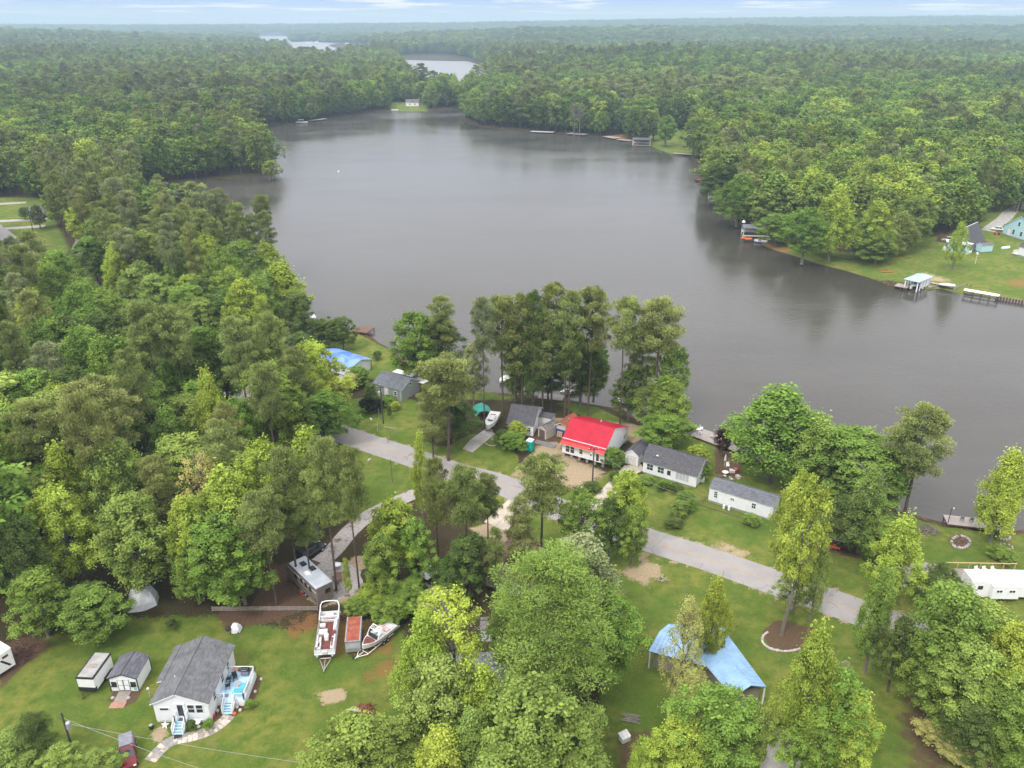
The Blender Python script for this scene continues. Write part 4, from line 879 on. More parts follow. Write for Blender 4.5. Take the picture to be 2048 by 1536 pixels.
t = thing('roof_dormer', 'weathered skylight hatch behind the small garage roof', 'hatch', at(1289, 906, 0) + Vector((1.2, 3.6, 0)), -.53); MB().box(-.5, .5, -.8, .8, 0, 2.9).build('housing', OFFW, t); MB().loft([[(-.55, y, 2.9), (.55, y, 2.9), (.45, y, 3.1), (-.45, y, 3.1)] for y in (-.85, .85)]).build('cover', ALU, t)
MH = House('mobile_home', 'long white mobile home with slate grey roof facing the lawn', 'mobile home', (32.26, 111.91), (39.82, 106.97), 3.8, 'x', .35, 2.3, .75, .12, SIDE_W, SH_BLUE, Lx=10.4)
MH.win('S', 1.15, 1.75, .5, 1.15, (2, 3)); MH.win('S', 3.9, 1.8, .6, .42, (2, 2)); MH.win('S', 7.4, 1.8, .6, .9, (2, 2))
for i, (u, lb) in enumerate(((2.9, 'white gas cylinder below the mobile home window, left of pair'), (3.75, 'white gas cylinder below the mobile home window, right of pair'))):
    p = Vector((32.26, 111.91, 0)) + Vector((.837, -.547, 0)) * u - Vector((.547, .837, 0)) * .7
    t = thing('gas_cylinder', lb, 'gas cylinder', p, 0, 'gas cylinders by the mobile home'); MB().lathe((0, 0, 0), [(.15, 0), (.2, .08), (.2, .75), (.12, .9), (.05, .95)], 12).build('tank', WHITE, t); MB().cyl((0, 0), .06, .95, 1.05).build('valve', ALU, t)
t = thing('timber_edging', 'low timber edging around the strip of grass before mobile home', 'edging', at(1400, 1010)); A_ = t.location.copy()
for p0, p1 in (((1400, 1010), (1475, 1034)), ((1475, 1034), (1520, 1052)), ((1400, 1010), (1412, 994))):
    a, b2 = at(*p0) - A_, at(*p1) - A_; d = (b2 - a).normalized(); n_ = Vector((-d.y, d.x, 0)); MB().obox(a, d, n_, (0, 0, 1), (0, (b2 - a).length - .02), (-.08, .08), (0, .14)).build('timber', WOODR, t)
GR = House('house', 'grey-green house with dark shingle roof near the lake shore', 'house', (-29.0, 153.3), (-22.83, 149.6), 6.2, 'x', .3, 2.5, 1.4, .25, SIDE_G, SH_BLUE)
GR.win('S', 5.6, 1.6, .7, .9); GR.win('E', 3.1, 3.0, .6, .5, (1, 1)); GR.door('S', 3.2, .3, .9, 2.0, OFFW); MB().box(7.0, 7.06, -.02, .05, .3, 2.8).build('downspout', WHITE, GR.root)
q = MB(); q.box(1.5, 7.2, 6.25, 9.6, .25, .35); q.build('deck', WOODR, GR.root)
t = thing('canopy_roof', 'flat white patio canopy behind the grey-green house', 'canopy', (-23.7, 158.4, 0), -.54); MB().box(-2.6, 2.6, -1.5, 1.5, 2.45, 2.55).build('panel', WHITEP, t)
for x in (-2.5, 2.5):
    for y in (-1.4, 1.4): MB().box(x - .05, x + .05, y - .05, y + .05, 0, 2.45).build('post', WHITE, t)
t = thing('canopy_roof', 'second smaller white canopy at the right of the patio canopy', 'canopy', (-19.4, 155.4, 0), -.54); MB().box(-1.6, 1.6, -1, 1, 2.25, 2.33).build('panel', WHITEP, t)
for x in (-1.5, 1.5):
    for y in (-.9, .9): MB().box(x - .05, x + .05, y - .05, y + .05, 0, 2.25).build('post', WHITE, t)
TH = House('house', 'white house under a bright blue tarp roof near the lake', 'house', (-43.84, 167.6), (-35.5, 161.6), 5.9, 'x', .3, 2.4, .85, .35, SIDE_W, TARPB, True)
TH.win('S', 8.0, 1.6, .8, .9); TH.win('E', 2.9, 1.6, .8, .9); q = MB(); q.box(10.6, 10.7, -.2, -.1, 0, 2.6); q.box(10.6, 10.7, 5.9, 6, 0, 2.6); q.build('porch_posts', WOODR, TH.root, 'stuff')
LH = House('house', 'grey hip roofed house at the left of the tarped house', 'house', (-53.5, 172.5), (-46.5, 176.0), 8., 'x', .3, 2.6, 1.9, .4, SIDE_W, SH_TAUPE)
LH.win('S', 2., 1.6, .9, 1.); LH.win('S', 5., 1.6, .9, 1.)
BH = House('house', 'brown shingled house hidden among trees south of the road', 'house', at(972, 1172), at(1045, 1197), 8., 'x', .2, 2.5, 1.3, .4, SIDE_W, SH_BROWN, Lx=9.5)
for u in (.8, 2.2, 3.6): BH.win('S', u, 1.4, .95, 1.6, (1, 1), trim=WHITE)
BH.door('S', 5.0, .2, .9, 2.0, WHITE)
MR = House('house', 'house with ribbed grey metal roof deep under bottom centre trees', 'house', at(900, 1428), at(1078, 1428), 6.6, 'x', .3, 2.5, 1.3, .35, SIDE_BR, GREYM, True)
MR.win('S', 2., 1.6, .9, .9); MR.door('S', 4.6, .3, .9, 2.0, WHITE)
q = MB(); q.box(3.7, 5.5, -1.6, -.36, 2.05, 2.13); q.build('porch_roof', OFFW, MR.root)
for x in (3.75, 4.6, 5.4): MB().box(x, x + .07, -1.55, -1.48, .4, 2.05).build('post', WHITE, MR.root)
MB().box(3.7, 5.5, -1.6, -.0, .3, .4).build('porch_deck', OFFW, MR.root)
t = House('garden_shed', 'small pale shed half hidden by trees behind ribbed metal roof', 'shed', at(962, 1284), at(1008, 1284), 2.2, 'x', .1, 1.9, .5, .12, SIDE_W, SH_TAUPE).root
# blue-roofed building with two wings
bl = thing('carport_building', 'long building with light blue ribbed metal roof behind pale tree', 'building', (17.0, 62.0, 0))
def blue_wing(c0, c1, c2, c3, z0, z1):
    """eave start, eave end, ridge end, ridge start as pixels at their heights; the far slope mirrors the near one"""
    E0, E1, R1, R0 = at(*c0, z0), at(*c1, z0), at(*c2, z1), at(*c3, z1); o = bl.location
    E0, E1, R1, R0 = E0 - o, E1 - o, R1 - o, R0 - o; F0, F1 = R0 + (R0 - E0), R1 + (R1 - E1); F0.z = F1.z = z0
    q = MB(); slab(q, E0, E1, R0, R1, .08); slab(q, F0, F1, R0, R1, .08); r_ = q.build('roof', BLUEM, bl)
    slope_metal(r_, E0, E1, R0, R1, BLUEM, .5); slope_metal(r_, F0, F1, R0, R1, BLUEM, .5)
    for P in (E0, E1, F0, F1):
        P = P * .96 + (R0 + R1) * .02; MB().box(P.x - .08, P.x + .08, P.y - .08, P.y + .08, 0, z0 - .05).build('post', WHITE, bl)
    c = (E0 + E1 + F0 + F1) / 4; qq = [c + (p - c) * .86 for p in (E0, E1, F1, F0)]; MB().prism([(p.x, p.y) for p in qq], 0, z0 - .2).build('wall', SIDE_BR, bl)
blue_wing((1297, 1302), (1424, 1336), (1440, 1283), (1319, 1263), 2.7, 3.6)
blue_wing((1382, 1296), (1466, 1395), (1502, 1371), (1421, 1270), 2.74, 3.75)

# ------------------------------------------------------------------ yard of the red-roofed house
t = thing('portable_toilet', 'turquoise portable toilet with white roof by the bare ground', 'portable toilet', at(1060, 901), math.radians(-28))
q = MB().box(-.55, .55, -.55, .55, .08, 2.1); bo = bevel(q.build('cabin', TEAL, t), .05); MB().box(-.42, .42, -.58, -.551, .2, 1.95).build('door', TEAL, t); MB().box(.3, .36, -.6, -.58, 1.0, 1.15).build('handle', WHITE, t)
rb_ = MB()
for s in (-1, 1):
    for k in range(4): rb_.box(s * .575 - .024, s * .575 + .024, -.42 + k * .25, -.34 + k * .25, .2, 1.9)
rb_.build('ribs', TEAL, bo, 'stuff')
MB().loft([[(x * k, y * k, z) for x, y in ((-.6, -.6), (.6, -.6), (.6, .6), (-.6, .6))] for k, z in ((1, 2.1), (1, 2.18), (.75, 2.36))]).build('roof', WHITEP, t); MB().cyl((.35, .4), .05, 2.2, 2.6).build('vent_pipe', BLACK, t); MB().box(-.6, .6, -.6, .6, 0, .08).build('skid', BLACK, t)
t = thing('metal_channel_stack', 'stack of long silver metal channels lying on bare ground', 'stack', at(1090, 890), math.radians(62))
for k in range(4):
    q = MB(); x = -.42 + .28 * k; q.box(x, x + .24, -2.1, 2.1, .1, .14); q.box(x, x + .03, -2.1, 2.1, .141, .3); q.box(x + .21, x + .24, -2.1, 2.1, .141, .3); q.build('channel', ALU, t)
for y in (-1.5, 1.5): MB().box(-.5, .6, y - .05, y + .05, 0, .1).build('bearer', WOOD, t)
RS = House('garden_shed', 'beige resin shed with brown arched door by the pines', 'shed', at(1076, 873), at(1092, 880), 3.2, 'y', .05, 1.9, .6, .15, TAN, SH_TAUPE)
MB().box(.35, RS.L - .35, -.04, -.004, .1, 1.8).build('door', TANDK, RS.root); RS.win('E', 2.0, 1.5, .35, .35, (1, 1))
BS = House('garden_shed', 'blue and cream shed with rusty metal roof left of red house', 'shed', at(1112, 870), at(1131, 876), 4.5, 'y', .1, 2.2, .7, .3, BLUEPT, RUST2, True)
MB().box(.05, BS.L - .05, -.03, -.004, 1.5, 2.3).build('cream_panel', pm('cream_paint', (.60, .55, .45), (.5, .45, .37), 2, .7), BS.root); MB().box(BS.L + .004, BS.L + .03, .05, 4.4, 1.5, 2.3).build('cream_panel', MATS['cream_paint'], BS.root)
t = thing('pallet', 'wooden pallet leaning on the blue shed wall', 'pallet', at(1119, 874), -.5); t.rotation_euler.x = -.25
for k in range(6): MB().box(-.55, .55, -.16, -.14, .05 + k * .19, .17 + k * .19).build('slat', WOODN, t)
for x in (-.5, 0, .42): MB().box(x, x + .08, -.139, -.06, .05, 1.15).build('stringer', WOODN, t)
PH = House('house', 'dark roofed house with white gable behind the row of pines', 'house', at(1016, 868), at(1066, 874), 7.5, 'x', .2, 2.4, 2.0, .3, WHITE, SH_DARK)
PH.win('S', 2., 1.5, .8, .9); PH.win('S', 4., 1.5, .8, .9)
t = thing('lean_to_shed', 'narrow white outbuilding behind the beige resin shed', 'shed', at(1086, 855), -.5); MB().loft([[(-1.6, y, 0), (1.6, y, 0), (1.6, y, 2.4), (-1.6, y, 2.1)] for y in (0, 2.0)]).build('wall', OFFW, t); MB().obox((0, 1, 2.26), (1, 0, .09), (0, 1, 0), (0, 0, 1), (-1.75, 1.75), (-1.15, 1.15), (0, .08)).build('roof', SH_DARK, t)
# boat under the green tarp beside pines
a, b2 = at(975, 868), at(1005, 815); e = b2 - a
t = thing('cabin_boat', 'old white cabin boat on stands beside the pines', 'boat', a, math.atan2(-e.x, e.y)); t.scale = (.8, .8, .8); hull(t, 8.0, 2.6, 1.7, .5, OFFW, sharp=1); bevel(MB().box(-.9, .9, 2.6, 5.0, 2.0, 2.75).build('cabin', OFFW, t), .1); MB().box(-.55, .55, 2.58, 2.62, 2.25, 2.6).build('windscreen', GLASS, t); MB().box(-.8, .5, 4.9, 6.2, 2.1, 2.3).build('hatch', MAROON, t)
for y in (1.5, 4.0, 6.5): MB().box(-.9, .9, y - .1, y + .1, 0, .55).build('stand', WOOD, t)
t = thing('tarp_shelter', 'crumpled green tarp shelter left of the old white boat', 'tarp', at(966, 832), .3); MB().loft([[(-1.9, y, .9), (-1.0, y + .1, 1.9 + zz), (.2, y, 2.1 - zz), (1.6, y, 1.2), (1.5, y, 1.1), (.2, y, 2.0 - zz), (-1.0, y, 1.8 + zz)] for y, zz in ((-1.7, .1), (-.5, -.1), (.6, .12), (1.8, -.05))]).build('sheet', TARPG, t)
for x, y in ((-1.7, -1.5), (1.4, -1.5), (-1.7, 1.6), (1.4, 1.6)): MB().cyl((x, y), .04, 0, 1.1).build('pole', ALU, t)
t = thing('statue', 'pale stone statue in the round flower bed by pines', 'statue', at(985, 879)); MB().lathe((0, 0, 0), [(.25, 0), (.2, .15), (.16, .5), (.22, .8), (.12, .95), (.15, 1.08), (.03, 1.22)], 10).build('figure', STONE2, t); MB().box(-.3, .3, -.3, .3, -.02, .1).build('plinth', STONE3, t)
t = thing('stone_edging', 'curved white stone edging of the flower bed by pines', 'edging', at(985, 885)); rr_ = random.Random(8)
for k in range(18):
    a = math.pi * (1.02 + k / 17 * .95); p = at(985 + 17 * math.cos(a), 880 - 12 * math.sin(a)) - t.location; MB().lathe((p.x, p.y, -.02), [(.12, 0), (.16, .07), (.1, .17), (.02, .2)], 6).build('edging_stone', rr_.choice((STONEW, STONE2)), t)

# ------------------------------------------------------------------ poles, posts, small road things
def pole(label, loc, h, lean=(0, 0), transformer=None, arm=True, lamp=False, r=.14):
    t = thing('utility_pole', label, 'utility pole', loc); MB().tube([(0, 0, 0), (lean[0], lean[1], h)], [r, r * .7], 9).build('pole', POLEW, t)
    if arm: MB().box(lean[0] - .9, lean[0] + .9, lean[1] - .05, lean[1] + .05, h - .5, h - .38).build('crossarm', POLEW, t)
    if arm:
        for x in (-.8, 0, .8): MB().cyl((lean[0] + x, lean[1]), .05, h - .38 if x else h, h - .2 if x else h + .2, 7).build('insulator', OFFW, t)
    if transformer: MB().lathe((lean[0] * .8 + transformer, lean[1] * .8 - .1, h - 2.1), [(.1, 0), (.26, .04), (.26, .8), (.2, .9), (.05, .95)], 12).build('transformer', ALU, t)
    if lamp: MB().tube([(0, -.1, h - .8), (-.5, -.8, h - .6)], .04).build('lamp_arm', ALU, t); MB().lathe((-.55, -.9, h - .75), [(.05, 0), (.18, .05), (.12, .2)], 8).build('lamp_head', OFFW, t)
    return t
P1 = at(152, 1520); pole('dark utility pole with transformer in the bottom left corner', P1, 6.8, (0, 0), .42, False)
P2_ = at(767, 847); pole('utility pole with transformer in front of the grey-green house', P2_, 8.2, (-.1, 0), -.32, True)
P3 = at(1185, 962); pole('dark utility pole with lamp before the red roofed house', P3, 6.6, (0, 0), None, True, True)
pole('slim utility pole by the far left roads', at(66, 461), 9., (0, 0), None, True); pole('leaning utility pole by the far right side road', at(2030, 424), 11., (.8, 0), None, False, r=.2)
def wire(label, a, b2, sag, r=.018, cat='wire'):
    pts = [Vector(a).lerp(Vector(b2), k / 14) - Vector((0, 0, sag * 4 * (k / 14) * (1 - k / 14))) for k in range(15)]
    c = sum((Vector(p) for p in (a, b2)), Vector()) / 2; o = MB().tube([p - c for p in pts], r, 4).build('power_line', WIRE); o.location = c; tag(o, label, cat); return o
wire('power line from the corner pole past the white house path', P1 + Vector((0, 0, 6.1)), at(760, 1640, 4), 1.0); wire('second power line running right along the bottom lawn edge', P1 + Vector((0, 0, 5.4)), at(900, 1560, 5), .7)
wire('power line from the lamp pole toward the charcoal roofed house', P3 + Vector((0, 0, 6.2)), at(1400, 1000, 5), 1.2)
for k, (px, py, hh, lb) in enumerate([(755, 863, 1.5, 'leaning grey gate post left of the utility pole'), (762, 858, 1.2, 'short grey post below the utility pole'), (791, 867, 1.3, 'white end post of the low rail by the road'), (758, 838, 2.2, 'thin wire stake left of the utility pole')]):
    t = thing('fence_post', lb, 'post', at(px, py)); MB().tube([(0, 0, 0), (.05 * (k % 2), .1, hh)], .09 if k < 3 else .04, 6).build('post', ALU if k != 1 else WOOD, t); MB().cyl((0, 0), .13, -.02, .05, 7).build('collar', STONE3, t)
a, b2 = at(769, 859), at(790, 864); wire('low grey rail between the short post and white end post', a + Vector((0, 0, .7)), b2 + Vector((0, 0, .8)), .1, .07, 'rail')
def mailbox(lb, p, rz, m=OFFW):
    t = thing('mailbox', lb, 'mailbox', p, rz); MB().box(-.05, .05, -.05, .05, 0, 1.0).build('post', WOOD, t); MB().loft([[(.13 * math.cos(a), y, 1.0 + max(0, .24 * math.sin(a)) + (0 if math.sin(a) >= 0 else 0)) for a in np.linspace(0, math.pi, 8)] for y in (-.3, .3)]).build('box', m, t); MB().box(.14, .16, -.1, .0, 1.05, 1.3).build('flag', REDPL, t); return t
mailbox('white mailbox at the near side of road below the tall pines', at(739, 930), -.5); mailbox('pale mailbox on the lawn left of the utility pole', at(743, 848), .6); mailbox('dark topped mailbox on the near road edge', at(776, 885), -.5, CARGRY)
t = thing('sign_post', 'thin rusty sign post on the grass near the mailbox', 'post', at(785, 966)); MB().tube([(0, 0, 0), (-.05, 0, 4.6)], .06, 6).build('post', WOODR, t); MB().cyl((0, 0), .1, -.02, .06).build('collar', STONE3, t)
# black boat trailer
a = at(728, 827); b2 = at(768, 816); e = b2 - a; t = thing('boat_trailer', 'empty black boat trailer parked before the purple shrubs', 'trailer', a, math.atan2(-e.x, e.y)); boat_trailer_frame(t, 4.6, 1.5, 1.0, BLACK, .5)
# low timber fence at the yard's back edge
fa, fb = at(425, 1222), at(636, 1221); e = fb - fa; t = thing('timber_fence', 'low grey board fence behind the lawn and pontoon boat', 'fence', fa, math.atan2(e.y, e.x)); ln = e.length
n_ = int(ln / 1.2)
for k in range(n_ + 1): MB().box(ln * k / n_ - .05, ln * k / n_ + .05, -.05, .05, 0, .75).build('fence_post', WOOD, t)
for z in (.12, .36, .6): MB().box(0, ln, -.075, -.052, z, z + .17).build('board', WOOD, t)
# covered boat and lids under trees
t = thing('covered_boat', 'boat under black tarp with white lid in deep shade', 'boat', at(838, 1178), math.radians(-38)); MB().loft([[(-1.1, y, .3), (0, y, 1.55 * k), (1.1, y, .3), (1.0, y, .2), (-1.0, y, .2)] for y, k in ((-2.2, .7), (-.8, 1), (1.2, 1), (2.6, .75))]).build('tarp', TARPK, t); MB().obox((.15, 1.8, 1.6), (1, 0, 0), (0, 1, .05), (0, 0, 1), (-.9, .9), (-1.1, 1.5), (0, .08)).build('lid', TARPW, t); MB().tube([(0, -2.4, 1.15), (0, 1.0, 1.6)], .04).build('ridge_pole', ALU, t)
t = thing('tarped_pile', 'big heap under a white tarp at the wood edge', 'tarp', at(288, 1205), .35)
MB().loft([[(x * k, y * k, z) for x, y in ((-1.9, -1.6), (-.2, -1.9), (1.7, -1.2), (1.9, .6), (1.2, 2.0), (-.6, 2.1), (-1.9, 1.2))] for k, z in ((1, 0), (.95, .9), (.72, 2.0), (.3, 2.5), (.05, 2.6))]).build('sheet', TARPW, t); MB().tube([(-1.4, -1.75, .1), (.2, -1.98, .12), (1.5, -1.4, .1)], .05, 5).build('rope', OFFW, t)
t = thing('grill', 'black kettle grill beside the draped heap at the lawn edge', 'grill', at(458, 1268)); MB().lathe((0, 0, .5), [(.1, 0), (.36, .2), (.38, .35), (.3, .5), (.06, .62)], 12).build('kettle', BLACK, t)
for a in (0, 2.1, 4.2): MB().tube([(.2 * math.cos(a), .2 * math.sin(a), .6), (.35 * math.cos(a), .35 * math.sin(a), 0)], .025, 5).build('leg', ALU, t)
t = thing('draped_mower', 'mower draped with white sheeting at the far lawn edge', 'mower', at(472, 1262)); MB().loft([[(x * k, y * k, z) for x, y in ((-.7, -.5), (0, -.7), (.7, -.5), (.75, .5), (0, .8), (-.7, .6))] for k, z in ((1, .15), (.8, .7), (.45, 1.1), (.1, 1.25))]).build('sheet', TARPW, t)
for x, y in ((-.5, -.4), (.5, -.4), (.5, .5), (-.5, .5)): MB().wheel((x, y, .2), .2, .12, 'x').build('wheel', RUBBER, t)
t = thing('picnic_table', 'brown picnic table on the round gravel patch', 'table', at(679, 1160), .6); 
for k in range(4): MB().box(-.36 + k * .19, -.36 + k * .19 + .17, -.9, .9, .72, .76).build('top_board', WOODR, t)
for x in (-.75, .5): MB().box(x, x + .26, -.9, .9, .42, .46).build('seat', WOODR, t)
for y in (-.6, .6): MB().box(-.7, .7, y - .04, y + .04, .36, .42).build('crossbar', WOODR, t); MB().tube([(-.55, y, 0), (-.2, y, .72)], .045, 4).build('leg', WOODR, t); MB().tube([(.55, y, 0), (.2, y, .72)], .045, 4).build('leg', WOODR, t)
t = thing('satellite_dish', 'round white dish standing on grass by the tall pine', 'dish', at(676, 1136)); MB().lathe((0, 0, .5), [(.02, .0), (.3, .03), (.5, .12), (.5, .15), (.3, .06), (.02, .03)], 16).build('dish', WHITEP, t); MB().cyl((0, 0), .05, 0, .5).build('post', ALU, t)
t = thing('red_bucket', 'red tub lying on bare ground beside the tan camper', 'bucket', at(605, 1186)); MB().lathe((0, 0, 0), [(.25, 0), (.35, .3), (.33, .3), (.24, .04)], 12).build('tub', REDPL, t); MB().tube([(-.34, 0, .3), (0, .1, .42), (.34, 0, .3)], .015, 4).build('handle', ALU, t)
# root mass, brush piles, logs, stones
def sticks(name, label, cat, loc, n, r, L0, m, seed, hgt=.8, part='branch', rad=.05):
    t = thing(name, label, cat, loc); rg = random.Random(seed); q = MB()
    for k in range(n):
        a, rr2 = rg.uniform(0, 6.28), r * math.sqrt(rg.random()); zz = hgt * (1 - (rr2 / r) ** 1.5) * rg.uniform(.1, 1) + .05; b3 = rg.uniform(0, 6.28); l = L0 * rg.uniform(.5, 1)
        c = Vector((rr2 * math.cos(a), rr2 * math.sin(a), zz)); d = Vector((math.cos(b3), math.sin(b3), rg.uniform(-.25, .4))) * l / 2
        q.tube([c - d, c + Vector((rg.uniform(-.1, .1), rg.uniform(-.1, .1), .05)), c + d], [rad * rg.uniform(.5, 1.3), rad, rad * .5], 5)
    q.build(part, m, t, 'stuff'); return t
t = sticks('root_mass', 'upturned red-brown root mass lying on the mown lawn', 'tree stump', at(729, 1432), 130, 1.5, 1.5, STUMPM, 3, 1.3, 'roots', .07); MB().lathe((0, 0, -.02), [(1.3, 0), (1.1, .5), (.6, .95), (.1, 1.1)], 12).build('soil', STUMPM, t); MB().tube([(-.6, .2, .6), (-2.1, .3, .5)], [.3, .2], 8).build('trunk', BARKW, t)
sticks('brush_pile', 'brown brush pile beside the camper at the left edge', 'brush pile', at(35, 1312), 90, 2.0, 2.2, WOODR, 4, .8)
t = thing('log_pile', 'row of bleached logs lying in shade left of blue roof', 'logs', at(1262, 1438), -.25)
for k in range(5): MB().tube([(-1.1 + .2 * (k % 3), -.5 + k * .26, .1), (.1, -.48 + k * .25, .13), (1.1 - .3 * (k % 2), -.52 + k * .27, .1)], [.09, .10, .07], 7).build('log', BARKG, t)
t = sticks('brush_pile', 'grey heap of stones and sticks by the lake bank', 'brush pile', at(1855, 1060), 70, 1.5, 1.5, BARKG, 7, .6)
sticks('brush_pile', 'pale cut branches on the lawn near road trees', 'branches', at(1325, 1159), 8, .8, 1.5, BARKW, 8, .12, 'sticks', .05)
def ring(name, label, cat, px, py, rx, ry, n, m, fill=None, seed=1, part='ring_stone', arc=(0, 1), sz=.28):
    t = thing(name, label, cat, at(px, py)); rg = random.Random(seed)
    for k in range(n):
        a = 2 * math.pi * (arc[0] + (arc[1] - arc[0]) * k / n); p = at(px + rx * math.cos(a), py + ry * math.sin(a)) - t.location; s = sz * rg.uniform(.7, 1.25)
        MB().loft([[(p.x + s * kk * math.cos(b3 + k) * rg.uniform(.8, 1.1), p.y + s * kk * math.sin(b3 + k), z) for b3 in np.linspace(0, 5.2, 6)] for kk, z in ((.9, -.02), (1, s * .5), (.6, s * .95))]).build(part, rg.choice(m), t)
    if fill:
        q = MB()
        for k in range(fill):
            a, rr2 = rg.uniform(0, 6.28), math.sqrt(rg.random()) * .75; p = at(px + rx * rr2 * math.cos(a), py + ry * rr2 * math.sin(a)) - t.location; b3 = rg.uniform(0, 6.28); d = Vector((math.cos(b3), math.sin(b3), .05)) * rg.uniform(.4, .9)
            q.tube([p - d + Vector((0, 0, .1)), p + d + Vector((0, 0, .2 + .2 * rg.random()))], .07, 5)
        q.build('firewood', WOODR, t, 'stuff')
    return t
ring('fire_pit', 'stone ringed fire pit full of firewood on right lawn', 'fire pit', 1921, 1085, 18, 12, 22, (STONEW, STONEW, STONE3), 26, 2)
t = thing('firepit_mulch', 'patch of dark mulch behind the stone fire pit', 'mulch', at(1910, 1074)); MB().prism([(p.x, p.y) for p in [at(x, y) - at(1910, 1074) for x, y in blob(1910, 1074, 11, 4)]], .0, .02).build('patch', WOODR, t)
ring('stone_bed', 'mulch bed edged with pale stones around the tall poplar', 'flower bed', 1570, 1280, 46, 23, 46, (STONEW, STONE2, STONEW), None, 3, 'edging_stone', (.14, .62), .2)
t = thing('stone_ring', 'ring of whitish stones at the foot of lakeside tree', 'edging', at(2012, 1094))
for k in range(9):
    a = k * .7; p = Vector((.9 * math.cos(a), .7 * math.sin(a), 0)); MB().lathe((p.x, p.y, -.02), [(.14, 0), (.2, .1), (.1, .22)], 6).build('ring_stone', STONEW, t)
t = thing('garden_bench', 'curved white bench on grass beside the lakeside tree', 'bench', at(2007, 1076), .2)
for k in range(7):
    a = math.pi * (1.0 + k / 6 * .9); MB().box(.9 * math.cos(a) - .16, .9 * math.cos(a) + .16, .7 * math.sin(a) - .12, .7 * math.sin(a) + .12, .0, .28 + .004 * k).build('block', STONEW, t)
t = thing('cooler_box', 'white box lying in shade below the blue roofed building', 'box', at(1249, 1480), .5); bevel(MB().box(-.55, .55, -.4, .4, 0, .7).build('body', OFFW, t), .05); MB().obox((0, .1, .72), (1, 0, 0), (0, .95, .2), (0, -.2, .95), (-.58, .58), (-.45, .45), (0, .08)).build('lid', OFFW, t)
for k, (px, py, lb) in enumerate([(1256, 1004, 'pale boulder left of the dark yucca by the driveway'), (1169, 973, 'flat white stone on the grass near dark yucca')]):
    if k == 0: px, py = 1167, 975
    t = thing('boulder', lb, 'rock', at(px + k * 8, py - k * 2)); MB().loft([[(r_ * math.cos(a) * 1.3, r_ * math.sin(a), z) for a in np.linspace(0, 5.5, 8)] for r_, z in ((.38, -.02), (.42, .12), (.3, .25), (.08, .3))]).build('stone', STONEW, t)
# orange garden tractor
t = thing('golf_cart', 'orange golf cart with pale canopy parked under dark tree', 'golf cart', at(1665, 1096), math.radians(60))
bevel(MB().loft([[(-.55, y, .3), (.55, y, .3), (.52, y, z), (-.52, y, z)] for y, z in ((-1.1, .8), (-.3, .75), (-.2, .5), (.5, .5), (.6, .85), (1.2, .6))]).build('body', ORANGE, t), .04); MB().box(-.5, .5, -.75, -.25, .76, .9).build('seat', BLACK, t); MB().box(-.5, .5, -.95, -.8, .76, 1.3).build('backrest', BLACK, t)
for x in (-.5, .46):
    for y in (-.95, .75): MB().box(x, x + .04, y, y + .04, .6, 1.85).build('canopy_post', BLACK, t)
bevel(MB().box(-.65, .65, -1.15, 1.0, 1.85, 1.93).build('canopy', OFFW, t), .03)
for x in (-.5, .5):
    for y in (-.75, .8): o = MB().wheel((x, y, .25), .25, .18, 'x').build('wheel', RUBBER, t)
# deck behind the white camper
t = thing('timber_deck', 'raised timber deck with new handrail behind the white camper', 'deck', (62.0, 91.4, 0), -.03)
for k in range(14): MB().box(0, 10., -.6 + k * .2, -.6 + k * .2 + .185, .5, .56).build('plank', WOOD, t)
for x in np.linspace(.1, 9.8, 7): MB().box(x - .05, x + .05, 2.15, 2.25, 0, 1.5).build('post', WOODN, t)
MB().box(0, 10, 2.12, 2.28, 1.5, 1.56).build('handrail', WOODN, t); MB().tube([(-.1, 2.2, 1.5), (-.6, .6, .9)], .05, 4).build('handrail', WOODN, t)
for x, lb in ((4.0, 'left white deck chair on the deck behind the camper'), (5.1, 'middle white deck chair on the deck behind the camper'), (6.3, 'right white deck chair on the deck behind the camper')):
    chair(lb, Vector((62.0 + x, 91.4 + 1.2 - .03 * x, .56)), .2, WHITEP, 'white chairs on the camper deck')
t = thing('lumber_stack', 'stack of yellow lumber at the left end of camper deck', 'lumber', at(1917, 1147), .2)
for k in range(6): MB().box(-.7, .7, -.6 + (k % 3) * .42, -.6 + (k % 3) * .42 + .38, .02 + .14 * (k // 3), .14 + .14 * (k // 3)).build('plank', pm('yellow_lumber', (.50, .33, .09), (.40, .27, .10), 2, .8) if k == 0 else MATS['yellow_lumber'], t)
# docks
def dock(label, p0, p1, wd, z=.1, m=WOODG, n=9, name='dock', legs=True, group=None, along=True):
    a, b2 = Vector((*p0[:2], 0)), Vector((*p1[:2], 0)); e = b2 - a; L_ = e.length; t = thing(name, label, 'dock', a, math.atan2(e.y, e.x), group)
    for k in range(n):
        if along: MB().box(0, L_, wd * k / n, wd * (k + 1) / n - .02, z - .05 - .002 * (k % 2), z).build('plank', m, t)
        else: MB().box(L_ * k / n, L_ * (k + 1) / n - .03, 0, wd, z - .05 - .002 * (k % 2), z).build('plank', m, t)
    MB().box(0.03, L_ - .03, .02, wd - .02, z - .28, z - .053).build('frame', WOODR, t)
    if legs:
        for x in (.2, L_ / 2, L_ - .2):
            for y in (.15, wd - .15): MB().cyl((x, y), .1, -3.6, z - .1, 7).build('pile', WOODR, t)
    return t
D1 = dock('long grey lakeside dock with two chairs at right shore', (68.3, 105.2), (76.8, 103.3), 2.7, .2)
chair('left of the two grey lounge chairs on the right dock', Vector((71.0, 106.1, .2)), 2.6, CARGRY, 'lounge chairs on the right dock'); chair('right of the two grey lounge chairs on the right dock', Vector((72.3, 105.8, .2)), 2.8, CARGRY, 'lounge chairs on the right dock')
